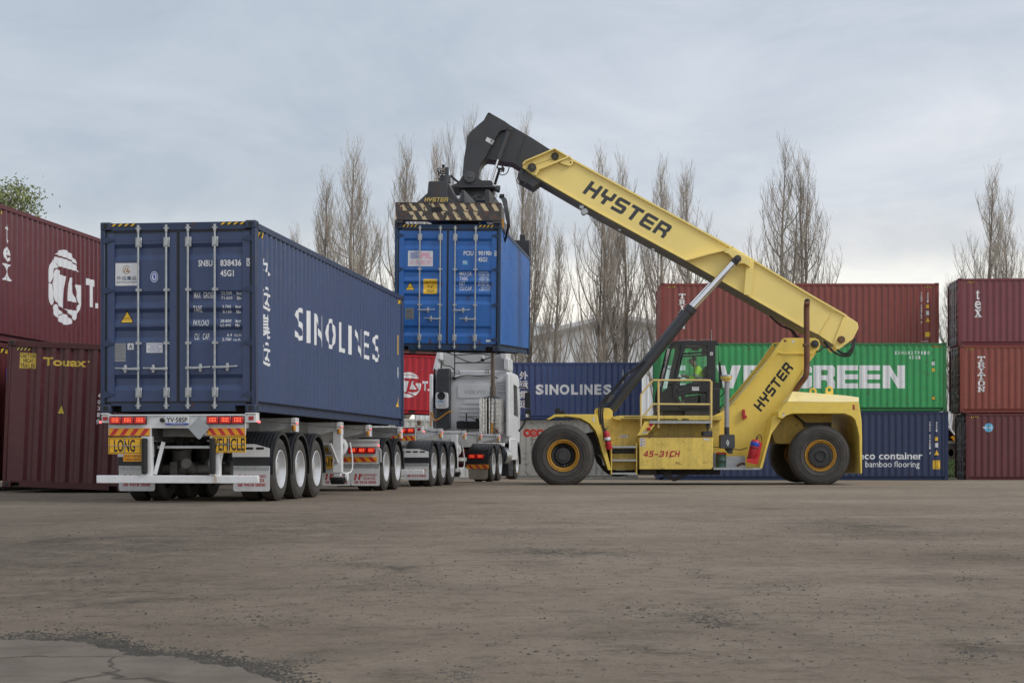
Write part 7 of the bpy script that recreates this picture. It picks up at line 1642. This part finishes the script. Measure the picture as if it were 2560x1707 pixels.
body = [(q(1751, 958), .13), (q(1749, 940), .12), (q(1744, 924), .12), (q(1737, 915), .055), (q(1733, 909), .062), (q(1729, 903), (.085, .095)), (q(1728, 896), .075),
        (q(1744, 921, -.19), .055), (q(1737, 946, -.24), .045), (q(1716, 943, -.14), .032), (q(1709, 940, -.08), .026),
        (q(1744, 921, .19), .055), (q(1735, 944, .24), .045), (q(1712, 940, .12), .03), (q(1706, 938, .08), .026),
        (q(1745, 963, -.10), .09), (q(1712, 966, -.12), .065), (q(1706, 1005, -.12), .045), (q(1697, 1009, -.12), .035),
        (q(1745, 963, .10), .09), (q(1712, 966, .12), .065), (q(1706, 1005, .12), .045), (q(1697, 1009, .12), .035)]
ed = [(0, 1), (1, 2), (2, 3), (3, 4), (4, 5), (5, 6), (2, 7), (7, 8), (8, 9), (9, 10), (2, 11), (11, 12), (12, 13), (13, 14), (0, 15), (15, 16), (16, 17), (17, 18), (0, 19), (19, 20), (20, 21), (21, 22)]
for sgn, base_i in ((-1, 10), (1, 14)):      # four fingers and a thumb closed on the wheel
    bx0 = Vector(body[base_i][0])
    for f in range(4):
        i0 = len(body); a = bx0+Vector((-.035, (f-1.5)*.017, .012)); c = a+Vector((-.028, 0, -.012)); e2 = c+Vector((-.004, 0, -.030+.004*abs(f-1.2)))
        body += [(a, .010), (c, .0085), (e2, .0075)]; ed += [(base_i, i0), (i0, i0+1), (i0+1, i0+2)]
    i0 = len(body); body += [(bx0+Vector((-.01, -sgn*.034, .016)), .011), (bx0+Vector((-.035, -sgn*.045, .006)), .009)]; ed += [(base_i, i0), (i0, i0+1)]
pb = skin_mesh('body', body, ed, skinm, PS, po, 2)
jk = [(q(1751, 956), (.155, .165)), (q(1749, 942), (.15, .165)), (q(1745, 927), (.14, .17)), (q(1739.5, 917.5), (.075, .085)), (q(1744, 922, -.19), .078), (q(1737, 946, -.25), .068), (q(1722, 944, -.18), .045), (q(1744, 922, .19), .078), (q(1735, 944, .25), .068), (q(1718, 941, .16), .045)]
skin_mesh('jacket', jk, [(0, 1), (1, 2), (2, 3), (2, 4), (4, 5), (5, 6), (2, 7), (7, 8), (8, 9)], hiviz, PS, po, 2)
tr_ = [(q(1751, 960), .14), (q(1744, 963, -.10), .105), (q(1712, 966, -.12), .078), (q(1706, 1002, -.12), .058), (q(1744, 963, .10), .105), (q(1712, 966, .12), .078), (q(1706, 1002, .12), .058)]
skin_mesh('trousers', tr_, [(0, 1), (1, 2), (2, 3), (0, 4), (4, 5), (5, 6)], trous, PS, po, 2)
b = MB(); c = Vector(q(1730.5, 898.5)); vs = []; n1, n2 = 12, 7
for i in range(n2+1):
    th = pi*.62*i/n2
    for k in range(n1): ph = 2*pi*k/n1; vs.append(c+Vector((.098*sin(th)*cos(ph)+.02*(i/n2), .092*sin(th)*sin(ph), .105*cos(th)-.0*(cos(ph)<0))))
b.add(vs, [(i*n1+k, i*n1+(k+1) % n1, (i+1)*n1+(k+1) % n1, (i+1)*n1+k) for i in range(n2) for k in range(n1) if not (i > 2 and (cos(2*pi*(k+.5)/n1) < -.15))]); b.build('hair', hairm, PS, po)
b = MB(); fc = Vector(q(1724.5, 903)); 
b.add([fc+Vector((-.055, -.012, .012)), fc+Vector((-.082, 0, -.022)), fc+Vector((-.055, .016, -.018)), fc+Vector((-.05, -.03, -.018))], [(0, 1, 2), (0, 3, 1), (1, 3, 2)]); b.build('nose', skinm, PS, po)
b = MB()
for dy in (-.055, .005): b.lathe([(0, -.006), (.010, 0), (0, .006)], fc+Vector((-.045, dy, .02)), 'x', 8)
b.build('eye', black, PS, po)
b = MB(); b.bar(fc+Vector((-.050, -.045, -.045)), fc+Vector((-.052, .01, -.047)), .012, .007); b.build('mouth', mat('lip', (.25, .09, .07), .6), PS, po)
b = MB(); b.lathe([(0, -.008), (.022, 0), (.016, .008), (0, .006)], q(1734, 902, -.098), 'y', 10); b.build('ear', skinm, PS, po)
tape = mat('reflective_tape', (.48, .52, .50), .4)
b = MB(); b.tube([q(1740, 937, -.235), q(1738.5, 942, -.243)], [.079, .078], 14, False); b.tube([q(1739, 935, .22), q(1737, 940, .235)], [.079, .078], 14, False); b.tube([q(1750, 946.5), q(1750.3, 942)], [.172, .172], 16, False); b.build('reflective_band', tape, PS, po)

# --- extinguishers and drum : loose equipment on the machine -------------------------------------------
redp = mat('extinguisher_red', (.46, .018, .030), .35, var=.08, dirt=.3, dirtcol=(.25, .10, .07), scale=5)
def extinguisher(name, label, px, py, D, L_, r, tilt, band, big):
    t_ = thing(name, label, 'fire extinguisher', P3(px, py, D), (0, tilt, 0)); b = MB(); ORG[t_.name] = Vector((0, 0, 0))
    b.lathe([(0, -L_/2), (r*.9, -L_/2), (r, -L_/2+.02), (r, L_/2-r*.8), (r*.93, L_/2-r*.45), (r*.7, L_/2-r*.15), (r*.3, L_/2), (0, L_/2)], (0, 0, 0), 'z', 28); b.build('cylinder', redp, t_)
    b = MB(); z0 = L_*.18 if big else L_*-.02; b.lathe([(r+.002, z0), (r+.003, z0+.002), (r+.003, z0+(.10 if big else .08)), (r+.002, z0+(.102 if big else .082))], (0, 0, 0), 'z', 28); b.build('label_band', band, t_)
    b = MB(); b.tube([(0, 0, L_/2-.02), (0, 0, L_/2+.06)], .022, 10); b.bar((-.02, 0, L_/2+.05), (.09, 0, L_/2+.08), .018, .014); b.bar((-.02, 0, L_/2+.03), (.07, 0, L_/2+.035), .018, .012)
    b.build('valve', steeldark, t_)
    b = MB(); b.smoothtube([(-.01, -.01, L_/2+.04), (-.06, -.03, L_/2+.02), (-r-.01, -.03, L_/2-.12), (-r-.015, -.02, 0)] if not big else [(0, 0, L_/2+.05), (.03, -.01, L_/2+.13), (.10, -.01, L_/2+.10), (.13, 0, L_/2-.02)], .010, 7); b.build('hose', black, t_)
    b = MB()
    if big:
        b.box(r*.7, r*1.25, -.10, .10, -L_/2-.05, L_/2-.05); b.prism([(-r*1.1, -L_/2-.06), (r*1.25, -L_/2-.06), (r*1.25, L_/2-.3), (r*.8, L_/2-.42), (r*.3, -L_/2+.06), (-r*1.1, -L_/2+.04)], -r-.012, -r-.002)
        b.build('bracket', mat('bracket_red', (.55, .02, .02), .4, var=.06, dirt=.15), t_)
        b = MB(); b.lathe([(r+.004, .0), (r+.007, .01), (r+.004, .02)], (0, 0, .04), 'z', 28); b.lathe([(r+.004, .0), (r+.007, .01), (r+.004, .02)], (0, 0, -.24), 'z', 28); b.build('strap', black, t_)
    else:
        b.lathe([(r+.004, 0), (r+.010, .012), (r+.004, .024)], (0, 0, -.03), 'z', 24); b.bar((0, -r-.01, -.02), (-.06, -r-.03, .0), .02, .02); b.build('strap', black, t_)
extinguisher('fire_extinguisher', 'large red fire extinguisher with blue band tilted on its red bracket before the rear wheel', 1885, 1125, 43.55, .56, .125, radians(13), signblue, True)
extinguisher('fire_extinguisher', 'small pinkish red fire extinguisher strapped to the sloping front mudguard of the yellow machine', 1519, 1100, 43.5, .48, .078, radians(-11), paperw, False)
dm = thing('oil_drum', 'small dark green tin with a red lid standing on the tray beside the tank', 'tin', P3(1803, 1168.5, 43.85)); do = tuple(dm.location)
b = MB(); b.lathe([(0, 0), (.125, 0), (.13, .006), (.127, .02), (.127, .18), (.131, .186), (.127, .192), (.127, .355), (.13, .36), (0, .36)], do, 'z', 28); b.build('body', mat('tin_green', (.03, .085, .065), .4, var=.3, scale=9, dirt=.4, rust=.15), dm, do)
b = MB(); b.lathe([(.131, .34), (.133, .345), (.133, .375), (.10, .39), (0, .39)], do, 'z', 28); b.build('lid', lettred, dm, do)

# ================================================================== SPREADER (frame of the blue container)
SP = thing('container_spreader', 'black lifting frame with worn cream hazard stripes gripping the top of the blue container', 'spreader', BLOC, BROT)
stw = mat('worn_hazard_steel', (.055, .055, .058), .6, var=.4, scale=4, dirt=.5, dirtcol=(.10, .07, .05), rust=.45, rustcol=(.15, .075, .045))
cream = mat('worn_cream', (.62, .50, .30), .6, var=.1, scale=4, dirt=.4, dirtcol=(.12, .08, .06))
# paint flakes: cream broken by the steel below
n = cream.node_tree.nodes; l = cream.node_tree.links; pn = n['Principled BSDF']; tcn = n.new('ShaderNodeTexCoord'); nzn = n.new('ShaderNodeTexNoise'); nzn.inputs['Scale'].default_value = 7; nzn.inputs['Detail'].default_value = 8
rpn = n.new('ShaderNodeValToRGB'); rpn.color_ramp.elements[0].position = .56; rpn.color_ramp.elements[1].position = .58; l.new(tcn.outputs['Object'], nzn.inputs[0]); l.new(nzn.outputs[0], rpn.inputs[0])
mxn = n.new('ShaderNodeMix'); mxn.data_type = 'RGBA'; old = pn.inputs['Base Color'].links[0].from_socket
l.new(rpn.outputs[0], mxn.inputs['Factor'] if 'Factor' in mxn.inputs else mxn.inputs[0]); l.new(old, [k for k in mxn.inputs if k.name == 'A' and k.enabled][0]); [k for k in mxn.inputs if k.name == 'B' and k.enabled][0].default_value = (.06, .045, .038, 1)
l.new([k for k in mxn.outputs if k.enabled][0], pn.inputs['Base Color'])
H = 2.896
for y0, y1, nm in ((-.06, .30, 0), (12.192-.28, 12.192+.03, 1)):
    b = MB(); b.box(.015, CW-.0, y0, y1, H+.075, H+.455); b.box(.015, CW, y0-.012, y1+.01, H+.455, H+.470); b.box(.015, CW, y0-.012, y1+.01, H+.062, H+.075); e_ = b.build('end_beam', stw, SP, bevel=.006)
    for x0 in (.0, CW-.20): b = MB(); b.box(x0, x0+.20, y0+.0, y0+.34, H+.004, H+.062); b.build('corner_foot', charw, e_, bevel=.01)
    if nm: 
        b = MB(); b.box(CW-.45, CW-.01, y0-.35, y0, H+.02, H+.45); b.box(CW-.30, CW-.14, y0-.3, y0-.15, H+.45, H+.62); b.build('flipper_arm', char, e_, bevel=.01)
        continue
    b = MB(); a, c = .02, CW-.02
    for row, (z0, z1, xs9) in enumerate(((H+.285, H+.452, [.09, .33, .56, .79, 1.02, 1.26, 1.50, 1.72, 1.96, 2.2, 2.33]), (H+.080, H+.262, [-.15, .33, .55, .84, 1.07, 1.33, 1.58, 1.80]))):
        for x in xs9:
            pts = [(x+.10, z0), (x+.20, z0), (x+.09, z1), (x-.01, z1)]; pts = [(min(c, max(a, p[0])), p[1]) for p in pts]
            if abs(pts[0][0]-pts[1][0]) < .02: continue
            g = pg(pts); put(b, g, lambda X, Z: (X, y0-.0035, Z))
    b.recalc = False; b.build('hazard_stripe', cream, e_, smooth=0)
    b = MB(); b.poly(rr(.845, H+.245, 1.085, H+.370, .06), (), lambda X, Z: (X, y0-.006, Z)); b.recalc = False; b.build('slot', black, e_, smooth=0)
b = MB(); b.box(1.02, 1.50, .30, 4.8, H+.10, H+.40); b.box(1.60, 2.02, .30, 4.8, H+.10, H+.40); b.box(.40, .80, 7.4, 11.9, H+.10, H+.40); b.box(1.60, 2.02, 7.4, 11.9, H+.10, H+.40); b.build('telescopic_arm', charw, SP, bevel=.008)
b = MB(); b.box(.35, 2.08, 4.3, 7.9, H+.15, H+.55); b.box(.30, 1.0, 1.3, 4.4, H+.35, H+.47); b.box(1.42, 1.50, 1.0, 5.0, H+.40, H+.86); b.box(2.04, 2.14, .30, 5.2, H+.40, H+.80); b.box(1.55, 2.0, 3.5, 5.2, H+.40, H+.75); b.build('main_frame', char, SP, bevel=.01)
b = MB(); b.prism([(.37, H+.475), (1.40, H+.475), (1.34, H+.52), (1.10, H+.70), (1.10, H+1.02), (1.08, H+1.05), (.68, H+1.05), (.66, H+1.02), (.64, H+.78), (.40, H+.56)], .90, 1.0)
b.prism([(1.10, H+1.02), (1.10, H+.475), (1.40, H+.475)], 1.0, 1.9); b.box(.64, 1.10, 1.0, 2.6, H+.475, H+.90); pl = b.build('motor_cover', charw, SP, bevel=.008)
b = MB(); put(b, fit(word_geo('HYSTER', 1.0, .14, .25), .565, H+.575, 1.13, H+.675), lambda x, z: (x, .896, z)); b.recalc = False; b.build('lettering', mat('letter_gold', (.62, .45, .12), .5, var=.2, dirt=.3), pl, smooth=0)
# rotator and yoke
SPm = SP.matrix_basis if False else None
from mathutils import Euler
Rm = Euler(BROT, 'YXZ').to_matrix(); Bv = Vector(BLOC)
def tl(px, py, D): return Rm.transposed() @ (Vector(P3(px, py, D))-Bv)
def locprism(b, pts, D_a, D_b):
    tmp = MB(); tmp.prism(PP(pts, D_a), D_a, D_b); b.add([Rm.transposed() @ (Vector(v)-Bv) for v in tmp.v], tmp.f)
def locbar(b, tmp): b.add([Rm.transposed() @ (Vector(v)-Bv) for v in tmp.v], tmp.f)
b = MB(); yk = [(1129, 464), (1146, 455.5), (1156, 440), (1160, 428), (1174, 424), (1188, 428), (1195, 443), (1204, 451), (1227, 451), (1232, 456), (1232, 464)]
locprism(b, yk, 44.86, 44.97); locprism(b, yk, 46.04, 46.15); locprism(b, [(1127, 464), (1238, 464), (1236, 469), (1134, 469)], 44.8, 46.2); b.build('yoke', char, SP, bevel=.01)
t_ = MB(); cX, cZ = X_(1193, 45.5), Z_(470, 45.5)
t_.lathe([(0, -.40), (.52, -.40), (.52, -.30), (.46, -.28), (.46, -.06), (.44, -.02), (0, -.02)], (cX, 45.5, cZ), 'z', 36); b = MB(); locbar(b, t_); b.build('rotator', char, SP)
b = MB(); locprism(b, [(1238, 464), (1251, 464), (1249, 477), (1238, 474)], 45.0, 45.4); b.build('rotation_motor', charw, SP, bevel=.01)
t_ = MB(); t_.tube([P3(1113, 458, 43.6), P3(1113, 440, 43.6)], .14, 18); t_.box(X_(1114, 43.6), X_(1122, 43.6), 43.5, 43.65, Z_(440, 43.6), Z_(420, 43.6)); t_.smoothtube([P3(1128, 440, 43.6), P3(1136, 448, 43.9), P3(1146, 456, 44.6)], .03, 8); b = MB(); locbar(b, t_); b.build('sensor_mast', charw, SP)
t_ = MB(); t_.box(X_(1094.5, 43.7), X_(1104, 43.7), 43.7, 43.9, Z_(462, 43.7), Z_(445, 43.7)); t_.box(X_(1104, 43.6), X_(1114, 43.6), 43.55, 43.65, Z_(436, 43.6), Z_(419, 43.6)); b = MB(); locbar(b, t_); b.build('junction_box', mat('box_beige', (.33, .29, .24), .6, var=.15), SP, bevel=.01)
t_ = MB(); t_.box(X_(1105, 43.6), X_(1112, 43.6), 43.5, 43.6, Z_(418.5, 43.6), Z_(413, 43.6))
for k, (x, y) in enumerate(((1093, 424), (1096, 432), (1095, 440))):
    t_.smoothtube([P3(1106, 422+k*5, 43.6), P3(1098, 421+k*5, 43.55), P3(x, y, 43.5), P3(x+4, y+9, 43.5), P3(x+12, y+6, 43.55)], .012, 5, 5)
t_.smoothtube([P3(1110, 430, 43.5), P3(1104, 426, 43.45), P3(1100, 432, 43.45), P3(1106, 438, 43.5)], .014, 5, 5)
b = MB(); locbar(b, t_); b.build('camera', black, SP)
t_ = MB()
for k in range(4): t_.smoothtube([P3(1249+k*2, 492, 42.5), P3(1256+k*3, 500, 41.5), P3(1262+k*2, 520, 40.6), P3(1266+k*2.2, 545, 40.2), P3(1270+k, 566, 40.1), P3(1266+k, 590-k*6, 40.4), P3(1262, 605, 40.8)], .022, 7, 5)
for k in range(3): t_.smoothtube([P3(1183+k*3, 508, 43.0), P3(1182+k*3, 496, 43.0), P3(1188+k*3, 490, 43.1), P3(1200+k*2, 493, 43.4)], .020, 6, 5)
t_.box(X_(1249, 42), X_(1261, 42), 41.9, 42.2, Z_(494, 42), Z_(487, 42)); b = MB(); locbar(b, t_); b.build('hose', black, SP)
t_ = MB(); t_.box(X_(1255, 39.9), X_(1259.5, 39.9), 39.8, 40.1, Z_(572, 39.9), Z_(548, 39.9)); b = MB(); locbar(b, t_); b.build('guide_post', amber, SP)
b = MB(); b.box(1.2, 1.9, .32, .8, H+.02, H+.09); b.build('latch_box', black, SP)
